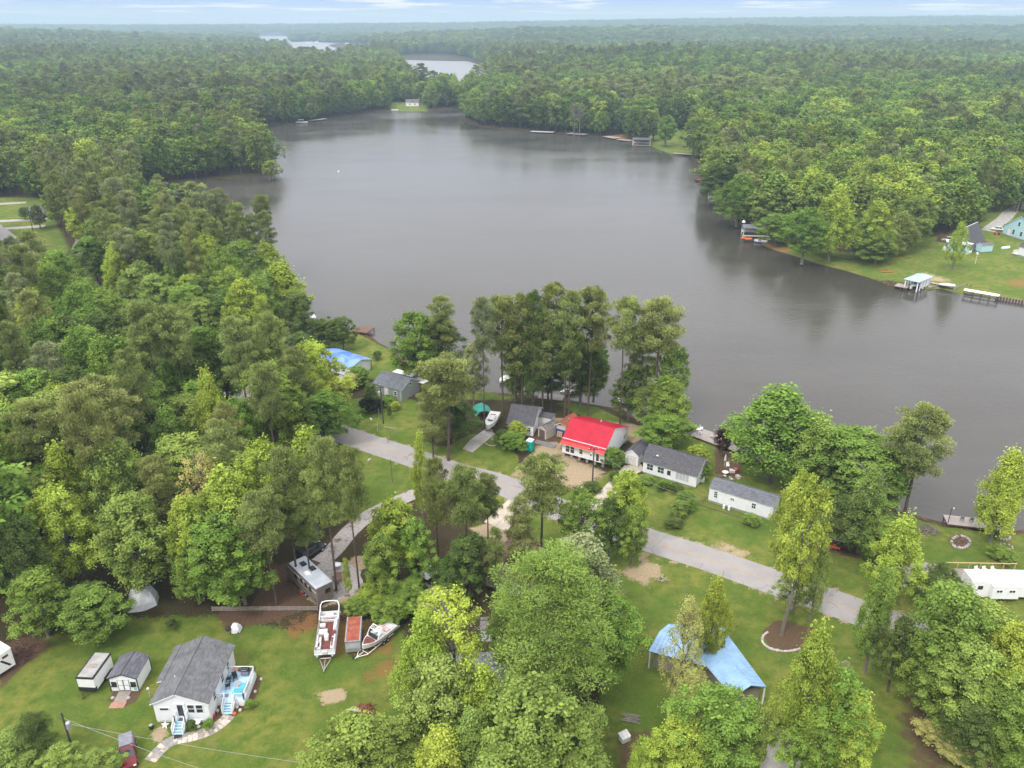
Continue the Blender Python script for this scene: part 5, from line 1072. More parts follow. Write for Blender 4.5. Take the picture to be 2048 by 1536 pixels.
t = thing('lamp_post', 'black lamp post at the left end of right dock', 'lamp post', Vector((68.45, 105.4, .2))); MB().cyl((0, 0), .05, 0, 2.6).build('post', BLACK, t); MB().tube([(0, 0, 2.55), (.35, .1, 2.7)], .03).build('arm', BLACK, t); MB().lathe((.4, .1, 2.55), [(.03, 0), (.12, .05), (.1, .2), (.02, .25)], 8).build('lamp_head', WHITEP, t)
p = at(703, 664); q2 = at(733, 669); dock('red-brown wooden dock beyond the tarped house lawn', (p.x, p.y + .2), (q2.x, q2.y + .5), 4.2, .25, WOODR, 12)
p = at(1380, 872); q2 = at(1470, 905); D3 = dock('wide grey lakeside deck behind the charcoal roofed house', p, q2, 4.0, .2, WOODG, 14)
t = thing('patio_table', 'white patio table with umbrella pole on the lakeside deck', 'table', at(1396, 864, .2)); MB().cyl((0, 0), .6, .7, .74, 16).build('tabletop', WHITE, t)
for a in (.7, 2.3, 3.9, 5.5): MB().tube([(.4 * math.cos(a), .4 * math.sin(a), .7), (.5 * math.cos(a), .5 * math.sin(a), 0)], .03, 5).build('leg', WHITE, t)
for k, (px, py, lb) in enumerate([(1384, 862, 'white chair left of the white lakeside table'), (1403, 860, 'white chair right of the white lakeside table'), (1400, 870, 'white chair in front of the white lakeside table'), (1424, 876, 'tan lounge chair on the lakeside deck by purple shrub')]):
    chair(lb, at(px, py, .2), k * 1.4, WHITE if k < 3 else STONE2)
for k, (px, py, lb) in enumerate([(1455, 935, 'white iron chair on the cluttered patio behind the mobile home'), (1462, 962, 'pale cushioned chair nearest the mobile home roof')]): chair(lb, at(px, py), k * 2., WHITE if k == 0 else OFFW)
t = thing('patio_table', 'round white table on the cluttered patio behind mobile home', 'table', at(1450, 951)); MB().cyl((0, 0), .55, .7, .75, 18).build('tabletop', WHITE, t); MB().cyl((0, 0), .06, 0, .7).build('post', WHITE, t); MB().cyl((0, 0), .3, 0, .03).build('foot', WHITE, t)
t = thing('patio_umbrella', 'closed white patio umbrella behind the round white table', 'umbrella', at(1449, 932)); MB().cyl((0, 0), .03, 0, 2.4).build('pole', WHITE, t); MB().lathe((0, 0, 1.1), [(.08, 0), (.22, .1), (.16, .8), (.03, 1.3)], 10).build('canopy', TARPW, t)
for k, (px, py, m, lb) in enumerate([(1440, 957, WOODR, 'brown crate at the left of the cluttered patio'), (1470, 943, REDPL, 'red tub among the cluttered patio furniture'), (1476, 957, STONE2, 'tan crate at the right of the cluttered patio'), (1464, 945, OFFW, 'white bin among the cluttered patio furniture')]):
    t = thing('storage_box', lb, 'box', at(px, py), k); bevel(MB().box(-.45, .45, -.3, .3, 0, .5).build('body', m, t), .04); MB().box(-.48, .48, -.33, .33, .5, .56).build('lid', m, t)
# small boats near the pine shore
for k, (px, py, rz, m, lb) in enumerate([(1000, 768, 1.0, OFFW, 'white boat moored left of the pine row'), (1120, 790, .4, OFFW, 'white boat pulled up behind the pine trunks'), (1230, 806, .1, WHITEP, 'white skiff at the gap between the pine groups'), (1292, 842, -.6, OFFW, 'white dinghy right of the right pine group')]):
    t = thing('small_boat', lb, 'boat', at(px, py, WZ + .1), rz - 1.57, 'boats along the near shore'); hull(t, 5.0, 1.9, .7, 0, m); MB().box(-.7, .7, 1.8, 2.2, .5, .56).build('thwart', WOOD, t); MB().box(-.12, .12, 5.0, 5.3, .1, .8).build('outboard_motor', BLACK, t)
p = at(1075, 797); q2 = at(1125, 802); dock('pale dock behind the pine row with boats', p, q2, 2.5, .1, WOODG, 7)

# ------------------------------------------------------------------ the far bank
t = thing('boathouse', 'pale blue roofed boathouse standing in the water at right bank', 'boathouse', (116.9, 228.9, WZ), math.atan2(-2.7, 2.3))
Wb, Db = 3.6, 7.8
for x in (0, Wb):
    for y in np.linspace(0, Db, 5): MB().box(x - .14, x + .14, y - .14, y + .14, -2.5, 3.2).build('post', WHITE, t)
rq = MB().add([(-.5, -.5, 3.2), (Wb + .5, -.5, 3.2), (Wb + .5, Db + .5, 3.2), (-.5, Db + .5, 3.2), (Wb / 2, 1.6, 4.1), (Wb / 2, Db - 1.6, 4.1), (-.5, -.5, 3.05), (Wb + .5, -.5, 3.05), (Wb + .5, Db + .5, 3.05), (-.5, Db + .5, 3.05)],
          [(0, 1, 4), (1, 2, 5, 4), (2, 3, 5), (3, 0, 4, 5), (0, 6, 7, 1), (1, 7, 8, 2), (2, 8, 9, 3), (3, 9, 6, 0), (9, 8, 7, 6)]).build('roof', LBM, t)
for y0, y1 in ((2.2, 3.4), (4.2, 5.4), (6.2, 7.4)): MB().box(Wb - .06, Wb + .06, y0, y1, .6, 2.9).build('wall', WHITE, t)
MB().box(-.1, Wb + .1, Db - .1, Db + .1, .5, 3.1).build('wall', SIDE_LB, t); MB().box(.1, .5, 1.5, Db - .2, .5, .7).build('catwalk', WOODG, t)
bt = thing('motor_boat', 'white motor boat hoisted inside the pale blue boathouse', 'boat', t.matrix_basis @ Vector((Wb / 2, .6, .5)), t.rotation_euler.z); hull(bt, 5.8, 1.9, .9, .2, WHITEP); MB().box(-.25, .25, -.7, 0, .1, 1.0).build('outboard_motor', OFFW, bt); MB().box(-.6, .6, 2.4, 2.5, 1.1, 1.6).build('windscreen', GLASS, bt)
dock('grey dock at the left side of the pale blue boathouse', at(1788, 572), at(1814, 577), 3.6, .1, WOODG, 8)
dock('narrow dock walkway from the boathouse to the sea wall', at(1858, 566), at(1904, 576), 1.6, .1, WOODG, 5)
t = thing('small_boat', 'white skiff lying on the walkway right of boathouse', 'boat', at(1878, 571, .1), math.radians(-110)); hull(t, 4.2, 1.7, .6, 0, WHITEP, sharp=1); MB().box(-.6, .6, 1.5, 1.8, .42, .46).build('thwart', OFFW, t)
t = thing('small_boat', 'brown skiff in the water beside the pale blue boathouse', 'boat', at(1856, 578, WZ), math.radians(-55)); hull(t, 4.2, 1.5, .6, 0, WOODG); MB().box(-.6, .6, 1.5, 1.8, .42, .46).build('thwart', WOOD, t)
a, b2 = at(1926, 592, WZ), at(1993, 604, WZ); e = b2 - a; t = thing('boat_shelter', 'long low boat shelter with flat white roof along sea wall', 'boat shelter', a, math.atan2(e.y, e.x)); ln = e.length
MB().loft([[(x, -.1, 1.75), (x, 1.0, 1.95), (x, 2.2, 1.75), (x, 2.2, 1.65), (x, -.1, 1.65)] for x in (-.2, ln + .2)]).build('roof', WHITEP, t)
for x in np.linspace(0, ln, 5):
    for y in (.05, 2.0): MB().cyl((x, y), .08, -2.5, 1.7, 7).build('post', WOODR, t)
MB().box(0, ln, 1.3, 2.1, .55, .65).build('walkway', WOODG, t)
t = thing('sea_wall', 'timber sea wall of upright posts at the right bank', 'wall', at(1992, 594)); o = t.location
for pts in ([(1908, 577), (1930, 570), (1944, 572)], [(1993, 594), (2048, 603), (2200, 625)]):
    for p0, p1 in zip(pts[:-1], pts[1:]):
        a, b2 = at(*p0) - o, at(*p1) - o; n_ = int((b2 - a).length / .75)
        for k in range(n_): p = a.lerp(b2, k / n_); MB().cyl((p.x, p.y), .17, -2.2, .38, 7).build('wall_post', WOODG, t)
        d = (b2 - a).normalized(); MB().obox(a, d, Vector((-d.y, d.x, 0)), (0, 0, 1), (0, (b2 - a).length), (.2, .3), (-2, .2)).build('backing_board', WOODR, t)
t = thing('kayak', 'red kayak lying on the right bank lawn by water', 'kayak', at(1757, 544), math.radians(80) - 1.75); t.rotation_euler.z = math.radians(-97)
MB().loft([[(w_ * math.cos(q), y, .22 + .2 * math.sin(q)) for q in np.linspace(0, 5.5, 8)] for w_, y in ((.03, 0), (.25, .8), (.36, 2.2), (.25, 3.6), (.03, 4.4))]).build('hull', REDPL, t); MB().cyl((0, 2.1), .22, .40, .44).build('cockpit', BLACK, t)
t = thing('upturned_boat', 'pale blue upturned rowing boat on the lawn beyond A-frame', 'boat', at(2002, 497), math.radians(-70)); MB().loft([[(w_ * math.cos(q), y, h_ * math.sin(q)) for q in np.linspace(0, math.pi, 8)] for w_, h_, y in ((.1, .2, 0), (.6, .5, .8), (.75, .6, 2), (.6, .5, 3.4), (.15, .25, 4.2))]).build('hull', pm('pale_blue_fibreglass', (.55, .66, .76), (.48, .60, .70), 2, .4), t); MB().box(-.04, .04, .2, 4.0, .5, .64).build('keel', WHITE, t)
# A-frame house
r0, r1 = at(1944, 452, 7.6), at(1968, 446, 7.6); e0, e1 = at(1944, 503, .4), at(1980, 485, .4); base = (e0 + e1) / 2; base.z = 0
t = thing('a_frame_house', 'steep A-frame house with dark shingle roof and white front', 'house', base); o = t.location
E0, E1 = e0 - o, e1 - o; R0 = r0 - o; R0 = Vector((R0.x, R0.y, 7.6)); d = (E1 - E0).normalized(); Ln = 14.5; E1 = E0 + d * Ln; nrm = Vector((-d.y, d.x, 0)); wid = 4.6
M0 = E0 + nrm * wid; R0 = Vector((M0.x, M0.y, 7.6)); R1 = R0 + d * Ln; F0, F1 = E0 + nrm * wid * 2, E1 + nrm * wid * 2
q = MB(); slab(q, E0, E1, R0, R1, .15); slab(q, F0, F1, R0, R1, .15); ro = q.build('roof', WHITE, t); slope_shingles(ro, E0, E1, R0, R1, SH_DARK, .35); slope_shingles(ro, F0, F1, R0, R1, SH_DARK, .35, 3)
ins = d * .6; q = MB(); w0 = [E0 + ins + nrm * .3, F0 + ins - nrm * .3, R0 + ins - Vector((0, 0, .5))]; w1 = [p + d * (Ln - 1.2) for p in w0]; q.loft([w0, w1]); q.build('wall', SIDE_W, t)
for k, z in ((.35, 1.5), (.65, 1.5), (.5, 4.2)):
    win(t, E0 + ins + nrm * (wid * 2 * k) + Vector((0, 0, z)), nrm, -d, 1.3, 1.3, (2, 1))
q = MB(); c0 = E0 - d * 4.2; q.prism([(p.x, p.y) for p in (E0, c0, c0 + nrm * 8, F0)], .0, .6); q.build('porch_deck', WHITE, t)
q = MB(); c1 = E0 - d * 3.6 + nrm * .8; q.prism([(p.x, p.y) for p in (E0 + nrm * .8, c1, c1 + nrm * 6, F0 - nrm * .8)], .6, 3.0); pw = q.build('porch_wall', SIDE_LB, t); q = MB(); q.prism([(p.x, p.y) for p in (E0, c1 - d * .4 - nrm * .5, c1 - d * .4 + nrm * 6.6, F0)], 3.0, 3.2); q.build('porch_roof', WHITE, t)
for k in (1., 3., 5.): win(t, c1 + nrm * k + Vector((0, 0, 1.9)), nrm, -d, 1.2, 1.2, (2, 1))
for k in (1.2, 2.8): win(t, E0 + nrm * .8 - d * k + Vector((0, 0, 1.9)), -d, -nrm, .9, 1.2, (1, 2))
LB = House('house', 'pale blue house with dark roof at the right edge', 'house', at(2004, 468), at(2064, 487), 12, 'y', .3, 3.2, 4.6, .35, SIDE_LB, SH_DARK)
LB.win('S', LB.L * .47, 5.2, 1., 1.4); LB.win('S', LB.L * .35, 2., 1.0, 1.6); LB.win('S', LB.L * .6, 2., 1.0, 1.6); LB.door('S', LB.L * .2, .3, 1., 2.1, WHITE)
RW = House('house', 'white house with porch steps cut by the right edge', 'house', at(2034, 512), at(2090, 528), 9, 'x', .6, 3.0, 2.4, .35, SIDE_W, SH_DARK)
RW.win('W', 4.5, 2.2, 1.2, 1.3); RW.win('S', 3., 2.2, 1.2, 1.3); q = MB(); q.box(-2.2, -.01, .2, 4.0, .3, .55); q.build('porch', WHITE, RW.root); rail(RW.root, [(-2.1, 3.9, 0), (-2.1, .3, 0), (-.1, .3, 0)], .55, .9)
GS = House('garden_shed', 'small pale blue shed on grass right of the A-frame', 'shed', at(1962, 505), at(1984, 503), 2.6, 'x', .1, 2.2, .7, .15, SIDE_LB, SH_TAUPE)
MB().box(GS.L / 2 - .5, GS.L / 2 + .5, -.03, -.004, .2, 1.9).build('door', SIDE_LB, GS.root)
car('parked_car', 'white car parked beside the pale blue house', 'car', at(1995, 461), math.radians(60), 4.6, 1.85, 1.5, CARWHT, 'car')
car('parked_car', 'tan station wagon parked left of the A-frame house', 'car', at(1896, 483), math.radians(75), 4.8, 1.9, 1.7, CARTAN, 'suv')
t = thing('red_tractor', 'red lawn tractor beside the pale blue house', 'tractor', at(1994, 469), 1.0); bevel(MB().loft([[(-.4, y, .3), (.4, y, .3), (.36, y, z), (-.36, y, z)] for y, z in ((-.9, .8), (-.1, .7), (0, .55), (.4, .55), (.5, .95), (1.1, .8))]).build('body', REDPL, t), .04); MB().box(-.25, .25, -.6, -.2, .8, 1.15).build('seat', BLACK, t)
for x in (-.45, .45):
    for y, r in ((-.6, .35), (.8, .25)): MB().wheel((x, y, r), r, .2, 'x').build('wheel', RUBBER, t)
t = thing('wood_screen', 'brown slatted wood screen left of the tan wagon', 'fence', at(1873, 484), .5)
for k in range(7): MB().box(k * .7, k * .7 + .55, 0, .05, .1, 2.2).build('slat', WOODR, t)
for x in (0, 2.4, 4.6): MB().box(x, x + .12, .06, .16, 0, 2.3).build('post', WOOD, t)
t = thing('bird_house', 'white bird house on a pole in the right lawn', 'bird house', at(1950, 528)); MB().cyl((0, 0), .05, 0, 3.2).build('pole', WHITE, t); MB().box(-.25, .25, -.25, .25, 3.2, 3.6).build('box', WHITE, t); MB().loft([[(-.32, y, 3.6), (.32, y, 3.6), (0, y, 3.85)] for y in (-.32, .32)]).build('roof', WHITE, t)
def boat_cover(label, px, py, W_, D_, rz, m, z=2.6, deckm=WOODG, boat=True, cat='boathouse', name='boathouse'):
    t = thing(name, label, cat, at(px, py, WZ), rz)
    for x in (0, W_):
        for y in (0, D_): MB().box(x - .12, x + .12, y - .12, y + .12, -2, z).build('post', OFFW, t)
    MB().loft([[(x, -.4, z), (x, D_ / 2, z + .9), (x, D_ + .4, z), (x, D_ + .4, z - .12), (x, D_ / 2, z + .75), (x, -.4, z - .12)] for x in (-.4, W_ + .4)]).build('roof', m, t)
    MB().box(-.6, W_ + .6, -2.2, -.2, .75, .88).build('deck', deckm, t); MB().box(.0, W_, D_ - .2, D_, .8, 1.8).build('rail_panel', WHITE, t)
    return t
boat_cover('dark roofed boathouse with pale deck at the right bank trees', 1420, 404, 9, 5, -.05, SH_DARK, 3.6)
t = boat_cover('grey roofed boat dock with orange floats at the red bank', 1486, 474, 8.5, 4.6, -.12, SH_BLUE, 3.4); MB().lathe((.3, 4, 4.3), [(.05, 0), (.7, .3), (.5, .8), (.05, 1.1)], 10).build('roof_tank', WHITEP, t)
for k, (px, py) in enumerate([(1487, 477), (1494, 479), (1500, 479)]):
    q = thing('float_tube', ('orange float farthest left on the grey roofed boat dock', 'middle orange float on the grey roofed boat dock', 'orange float farthest right on the grey roofed boat dock')[k], 'float', at(px, py, .12), k, 'orange floats on the dock'); MB().lathe((0, 0, 0), [(.3, .1), (.75, 0), (.85, .25), (.7, .5), (.35, .4)], 12).build('ring', ORANGE, q); MB().cyl((0, 0), .32, .05, .12, 10).build('floor', WHITEP, q)
t = thing('small_boat', 'white jet boat in front of the orange floats', 'boat', at(1508, 484, WZ), math.radians(-115)); hull(t, 4.6, 1.9, .8, 0, WHITEP); MB().box(-.5, .5, 1.5, 2.4, .6, .9).build('seat', CARGRY, t)
t = thing('small_boat', 'maroon boat moored at the right bank above dark boathouse', 'boat', at(1404, 366, WZ), math.radians(20)); hull(t, 5.5, 2.2, 1.2, 0, MAROON); MB().box(-1, 1, .3, 2.5, 1.2, 1.5).build('cover', pm('maroon_cover', (.3, .06, .07), (.25, .05, .06), 2, .7), t)
boat_cover('dark roofed boathouse at the corner of the sloping lawn', 1265, 292, 11, 7, -.2, SH_DARK, 4.0)
for k, (px, py, x1, y1, wd, lb) in enumerate([(1060, 266, 1105, 268, 5, 'long pale dock on the far shore right of the cape'), (1132, 270, 1168, 273, 8, 'wide tan dock on the far shore'), (1204, 276, 1228, 280, 7, 'grey covered dock on the far shore'), (1232, 282, 1258, 285, 6, 'low grey dock beside the dark roofed boathouse'), (954, 250, 982, 252, 6, 'small grey dock on the far cape'), (1345, 310, 1382, 313, 3, 'flat grey dock at the foot of the sloping lawn'), (905, 217, 935, 215, 5, 'pale dock at the far cove'), (500, 256, 530, 253, 4, 'grey dock on the left far shore'), (622, 244, 655, 240, 4, 'pale dock by red bank on the left far shore')]):
    dock(lb, at(px, py, WZ), at(x1, y1, WZ), wd, .2, OFFW if k in (0, 8) else WOODG, 4)
t = thing('pontoon_boat', 'white boat moored at the red bank on left far shore', 'boat', at(592, 247, WZ), -1.3); hull(t, 9, 3, 1.2, 0, WHITEP); MB().box(-1.2, 1.2, 2, 6, 2.6, 2.8).build('canopy', WHITEP, t)
for x in (-1.1, 1.1):
    for y in (2.1, 5.9): MB().cyl((x, y), .08, 1, 2.6).build('post', ALU, t)
t = thing('small_boat', 'white boat moored at the far cove dock', 'boat', at(783, 222, WZ), -1.3); hull(t, 6, 2.2, 1.2, 0, WHITEP); MB().box(-.8, .8, 1.8, 2.2, 1.0, 1.1).build('thwart', OFFW, t)
PB = House('house', 'tall pink brick house rising through trees above sloping lawn', 'house', at(1372, 256), at(1400, 258), 12, 'y', .5, 9, 5, .4, PINKBR, SH_TAUPE, Lx=14)
PB.win('S', 4, 5.5, 1.3, 2.2); PB.win('S', 9, 5.5, 1.3, 2.2); PB.win('S', 7, 9, 1.2, 1.6); MB().box(2, 12, -.6, -.01, .5, 3.5).build('white_porch', WHITE, PB.root)
t = thing('gazebo', 'white raised gazebo at the right edge of sloping lawn', 'gazebo', at(1383, 279), .2)
for x in (-2.2, 2.2):
    for y in (-2.2, 2.2): MB().box(x - .15, x + .15, y - .15, y + .15, 0, 6.).build('post', WHITE, t)
MB().box(-2.6, 2.6, -2.6, 2.6, 2.6, 2.9).build('deck', WHITE, t); MB().box(-2.5, 2.5, -2.6, -2.5, 2.9, 3.8).build('railing', WHITE, t); MB().loft([[(x * k, y * k, z) for x, y in ((-2.8, -2.8), (2.8, -2.8), (2.8, 2.8), (-2.8, 2.8))] for k, z in ((1, 6), (.05, 7.4))]).build('roof', SH_DARK, t)
for k, (p0, p1, D_, hw_, wallm, roofm, lb) in enumerate([((812, 214), (838, 214), 10, 4, SIDE_W, SH_TAUPE, 'white house on the small lawn of the far cove'), ((520, 231), (548, 231), 9, 3.5, SIDE_W, SH_BLUE, 'pale roofed house in the left far shore trees'), ((595, 226), (607, 226), 9, 5, SIDE_LB, LBM, 'pale blue roofed house in the left far shore trees'), ((560, 229), (572, 229), 9, 4, SIDE_W, SH_TAUPE, 'small white house in the left far shore trees'), ((1758, 236), (1786, 236), 10, 6, SIDE_BR, SH_BLUE, 'grey roofed house among the right hillside woods'), ((1050, 170), (1066, 172), 12, 5, SIDE_W, SH_TAUPE, 'white house in woods right of the second water'), ((1068, 186), (1085, 190), 12, 5, SIDE_W, SH_TAUPE, 'pale house by the far road right of the second water'), ((60, 437), (82, 437), 5, 2.4, SIDE_W, SH_TAUPE, 'white shed by the far left roads'), ((190, 486), (212, 488), 7, 3, SIDE_LB, SH_BLUE, 'pale house front between left woods trees'), ((150, 512), (176, 514), 5, 2.6, SIDE_BR, SH_TAUPE, 'grey gabled shed in the upper left woods')]):
    hs = House('house' if 'shed' not in lb else 'garden_shed', lb, 'house' if 'shed' not in lb else 'shed', at(*p0), at(*p1), D_, 'x', .2, hw_, 2.2, .4, wallm, roofm, roofm is LBM)
    hs.win('S', hs.L * .3, hw_ * .6, 1., 1.2); hs.win('S', hs.L * .7, hw_ * .6, 1., 1.2)
for k, (px, py, sz, lb) in enumerate([(612, 87, 14, 'white lakeside house at the farthest water, left'), (630, 86, 10, 'small white boathouse at the farthest water, middle'), (690, 89, 12, 'white house at the right of the farthest water')]):
    hs = House('house', lb, 'house', at(px, py), at(px + 5, py), 9, 'x', .2, 5, 3, .4, WHITE, SH_TAUPE, Lx=sz)
t = thing('mooring_buoy', 'small white buoy floating alone in the middle of lake', 'buoy', at(677, 345, WZ)); MB().lathe((0, 0, -.2), [(.1, 0), (.45, .3), (.45, .7), (.2, 1.0), (.05, 1.3)], 10).build('float', WHITEP, t); MB().cyl((0, 0), .03, 1.1, 1.5).build('ring', ALU, t)
for k, (px, py, sx_, lb) in enumerate([(622, 650, 1.3, 'white boat lift cover at the left shore')]):
    t = thing('boat_lift', lb, 'boat lift', at(px, py, 0), .4); MB().box(-sx_, sx_, -1.5, 1.5, 2.3, 2.45).build('cover', WHITEP, t)
    for x in (-sx_ + .2, sx_ - .2):
        for y in (-1.3, 1.3): MB().box(x - .06, x + .06, y - .06, y + .06, -2, 2.3).build('post', ALU, t)
car('parked_van', 'white van in shade on the driveway below tarped house', 'van', at(640, 815), math.radians(-60), 5.0, 2.0, 2.0, CARWHT, 'suv'); car('parked_car', 'silver car beside the white van under trees', 'car', at(588, 815), math.radians(-70), 4.6, 1.8, 1.5, pm('silver_car_paint', (.5, .5, .5), (.45, .45, .45), 2, .3), 'car')

# ------------------------------------------------------------------ trees
TR = np.random.default_rng(11)
def norm(a): return a / (np.linalg.norm(a, axis=1, keepdims=True) + 1e-9)
def leaf_cloud(rng, C, R, n, size, asp, up=.95, needle=False, jit=.55):
    idx = np.repeat(np.arange(len(C)), n); m = len(idx); d = norm(rng.normal(size=(m, 3))); flip = (d[:, 2] < 0) & (rng.random(m) < .62); d[flip, 2] *= -1
    rho = rng.uniform(.5, 1.08, (m, 1)) if needle else .42 + np.abs(rng.normal(0, .42, (m, 1)))
    p = C[idx] + R[idx] * d * rho
    s = size * rng.uniform(.65, 1.35, (m, 1))
    if needle:
        tdir = norm(d * [.9, .9, .5] + rng.normal(size=(m, 3)) * .45 + np.array([0, 0, .30])); bdir = norm(np.cross(tdir, rng.normal(size=(m, 3)) * .42 + np.array([0, 0, 1.])))
    else:
        nr = norm(d + np.array([0, 0, up]) + rng.normal(size=(m, 3)) * jit); tdir = norm(np.cross(nr, rng.normal(size=(m, 3)))); bdir = np.cross(nr, tdir)
    q = np.stack([p - tdir * s, p - bdir * s * asp + tdir * s * .1, p + tdir * s, p + bdir * s * asp + tdir * s * .1], 1).reshape(-1, 3)
    ct = rng.random(len(C)); tint = np.repeat(np.clip(.6 * ct[idx] + .4 * rng.random(m), 0, 1), 4)
    return q, tint
def leaf_mesh(name, parts, mats, trunk=None):
    V = np.concatenate([p[0] for p in parts]); T = np.concatenate([p[1] for p in parts]); nq = len(V) // 4
    F = np.arange(len(V), dtype=np.int32); starts = np.arange(0, len(V), 4, dtype=np.int32); mi = np.zeros(nq, np.int32)
    if trunk is not None:
        tv = np.array(trunk.v); tf = [f for f in trunk.f if len(f) == 4]; b0 = len(V); V = np.concatenate([V, tv]); T = np.concatenate([T, np.full(len(tv), .3)])
        F = np.concatenate([F, (np.array(tf, np.int32) + b0).ravel()]); starts = np.arange(0, len(F), 4, dtype=np.int32); mi = np.concatenate([mi, np.ones(len(tf), np.int32)])
    me = bpy.data.meshes.new(name); me.vertices.add(len(V)); me.vertices.foreach_set('co', V.astype(np.float32).ravel()); me.loops.add(len(F)); me.loops.foreach_set('vertex_index', F); me.polygons.add(len(starts)); me.polygons.foreach_set('loop_start', starts); me.update(calc_edges=True)
    me.polygons.foreach_set('material_index', mi)
    a = me.attributes.new('tint', 'FLOAT', 'POINT'); a.data.foreach_set('value', T.astype(np.float32))
    for m_ in mats: me.materials.append(m_)
    return me
def broad_shape(rng, h, wd, base, n, style):
    C, R = [], []; ph = rng.uniform(0, 6.3, 3)
    for i in range(n):
        f = (i + rng.random()) / n; a = i * 2.399 + rng.normal() * .3
        if style == 'upright': pr = math.sin(math.pi * (f * .80 + .17)) ** .8 * (1.05 - .45 * f)
        elif style == 'spread': pr = math.sin(math.pi * (.28 + f * .66)) ** .55
        else: pr = math.sin(math.pi * (f * .86 + .10)) ** .65
        pr *= 1 + .26 * math.sin(2 * a + ph[0]) + .22 * math.sin(3 * a + ph[1] + 4 * f)
        r = wd / 2 * pr * rng.uniform(.5, .98) ** .5; z = base + (h - base) * (f * .93 + .02) - .06 * h * (r / wd) ** 2
        rc = wd * rng.uniform(.060, .130); C.append((r * math.cos(a), r * math.sin(a), z + rng.normal() * .25)); R.append((rc, rc, rc * (1.5 if style == 'upright' else 1.0)))
    return np.array(C), np.array(R)
def make_broad(seed, h, wd, base, style, n=96, per=215, leaf=.145, dead=0):
    rng = np.random.default_rng(seed); C, R = broad_shape(rng, h, wd, base, n, style); n2 = n // 3
    C2 = C[rng.choice(n, n2)] * np.array([.5, .5, 1]) ; R2 = R[:n2] * 1.5
    cm = leaf_mesh('crown', [leaf_cloud(rng, C, R, per, leaf, .62), leaf_cloud(rng, C2, R2, per // 2, leaf * 1.5, .7)], [LEAF])
    tm = MB(); lean = rng.normal(size=2) * .03 * h; top = (lean[0], lean[1], h * .82); r0 = .018 * h
    tm.tube([(0, 0, -.2), (0, 0, .3), (lean[0] * .4, lean[1] * .4, h * .35), (lean[0] * .8, lean[1] * .8, h * .62), top], [r0 * 1.35, r0, r0 * .8, r0 * .5, r0 * .12], 8)
    for k in rng.choice(n, 22, replace=False):
        c = C[k]; z0 = max(base * .75, c[2] - .28 * h * (.3 + rng.random())); f = z0 / h; tm.tube([(lean[0] * f, lean[1] * f, z0), (c[0] * .5 + lean[0] * f, c[1] * .5, z0 * .45 + c[2] * .55), tuple(c)], [r0 * .38, r0 * .22, r0 * .06], 5)
    if dead:
        for k in range(dead):
            a = rng.uniform(0, 6.3); l = wd * rng.uniform(.3, .55); z0 = h * rng.uniform(.55, .85); tm.tube([(0, 0, z0), (l * .5 * math.cos(a), l * .5 * math.sin(a), z0 + l * .45), (l * math.cos(a), l * math.sin(a), z0 + l * .8)], [r0 * .45, r0 * .25, r0 * .06], 5)
    return cm, tm.mesh('trunk')
def pine_shape(rng, h, wd, base, n):
    C, R, B = [], [], []
    nb = n // 3
    for i in range(nb):
        f = (i + rng.random() * .9) / nb; a = i * 2.399 + rng.normal() * .4; pr = math.sqrt(max(0, 1 - (f * 1.0) ** 2.4)) * (.62 + .38 * min(1, f * 2.6)); ln = wd / 2 * pr * rng.uniform(.72, 1.05); z = base + (h - base) * (f * .95)
        rise = .18 * ln * (f + .25)
        tips = [(1.0, 0), (.68, .38), (.62, -.42), (.35, .1)]
        for fr, da in tips[:(3 if rng.random() < .5 else 4)]:
            aa = a + da * .8; l = ln * fr; rc = wd * rng.uniform(.085, .15); C.append((l * math.cos(aa), l * math.sin(aa), z + rise * fr + rng.normal() * .15)); R.append((rc, rc, rc * .55))
        B.append((a, ln, z, rise))
    return np.array(C), np.array(R), B
def make_pine(seed, h, wd, base, n=84, per=215, leaf=.185):
    rng = np.random.default_rng(seed); C, R, B = pine_shape(rng, h, wd, base, n)
    cm = leaf_mesh('crown', [leaf_cloud(rng, C, R, per, leaf, .30, needle=True)], [LEAF])
    tm = MB(); l = rng.normal(size=2) * .02 * h; r0 = .0125 * h
    tm.tube([(0, 0, -.2), (0, 0, .4), (l[0] * .3, l[1] * .3, h * .3), (l[0] * .3, l[1], h * .65), (0, 0, h * .97)], [r0 * 1.4, r0, r0 * .85, r0 * .6, r0 * .12], 8)
    for a, ln, z, rise in B: tm.tube([(0, 0, z - ln * .12), (ln * .5 * math.cos(a), ln * .5 * math.sin(a), z + rise * .2), (ln * .95 * math.cos(a), ln * .95 * math.sin(a), z + rise)], [r0 * .28, r0 * .17, r0 * .06], 4)
    for k in range(5):
        a = rng.uniform(0, 6.3); z = base * rng.uniform(.55, .95); ln = rng.uniform(.8, 2.0); tm.tube([(0, 0, z), (ln * math.cos(a), ln * math.sin(a), z - .1)], [r0 * .16, r0 * .05], 4)
    return cm, tm.mesh('trunk')
H0, W0 = 18., 9.
BROAD_UP = [make_broad(20 + k, H0, W0, 3.5, 'upright') for k in range(3)]
BROAD_RD = [make_broad(30 + k, H0, W0, 4.0, 'round') for k in range(4)]
BROAD_TALL = [make_broad(80 + k, H0, W0, 7.2, 'round', 64, 230, .145) for k in range(2)]
BROAD_SP = [make_broad(40 + k, H0, W0, 4.5, 'spread', 100, 200, .145) for k in range(2)]
BROAD_DEAD = [make_broad(60, H0, W0, 4.0, 'round', 62, 130, .14, 12), make_broad(61, H0, W0, 3.0, 'upright', 66, 130, .14, 9)]
PINES = [make_pine(50 + k, H0, W0, H0 * b) for k, b in enumerate((.48, .55, .42, .62, .50))]
PINES_LOW = [make_pine(70 + k, H0, W0, H0 * .22, 110, 190, .18) for k in range(2)]
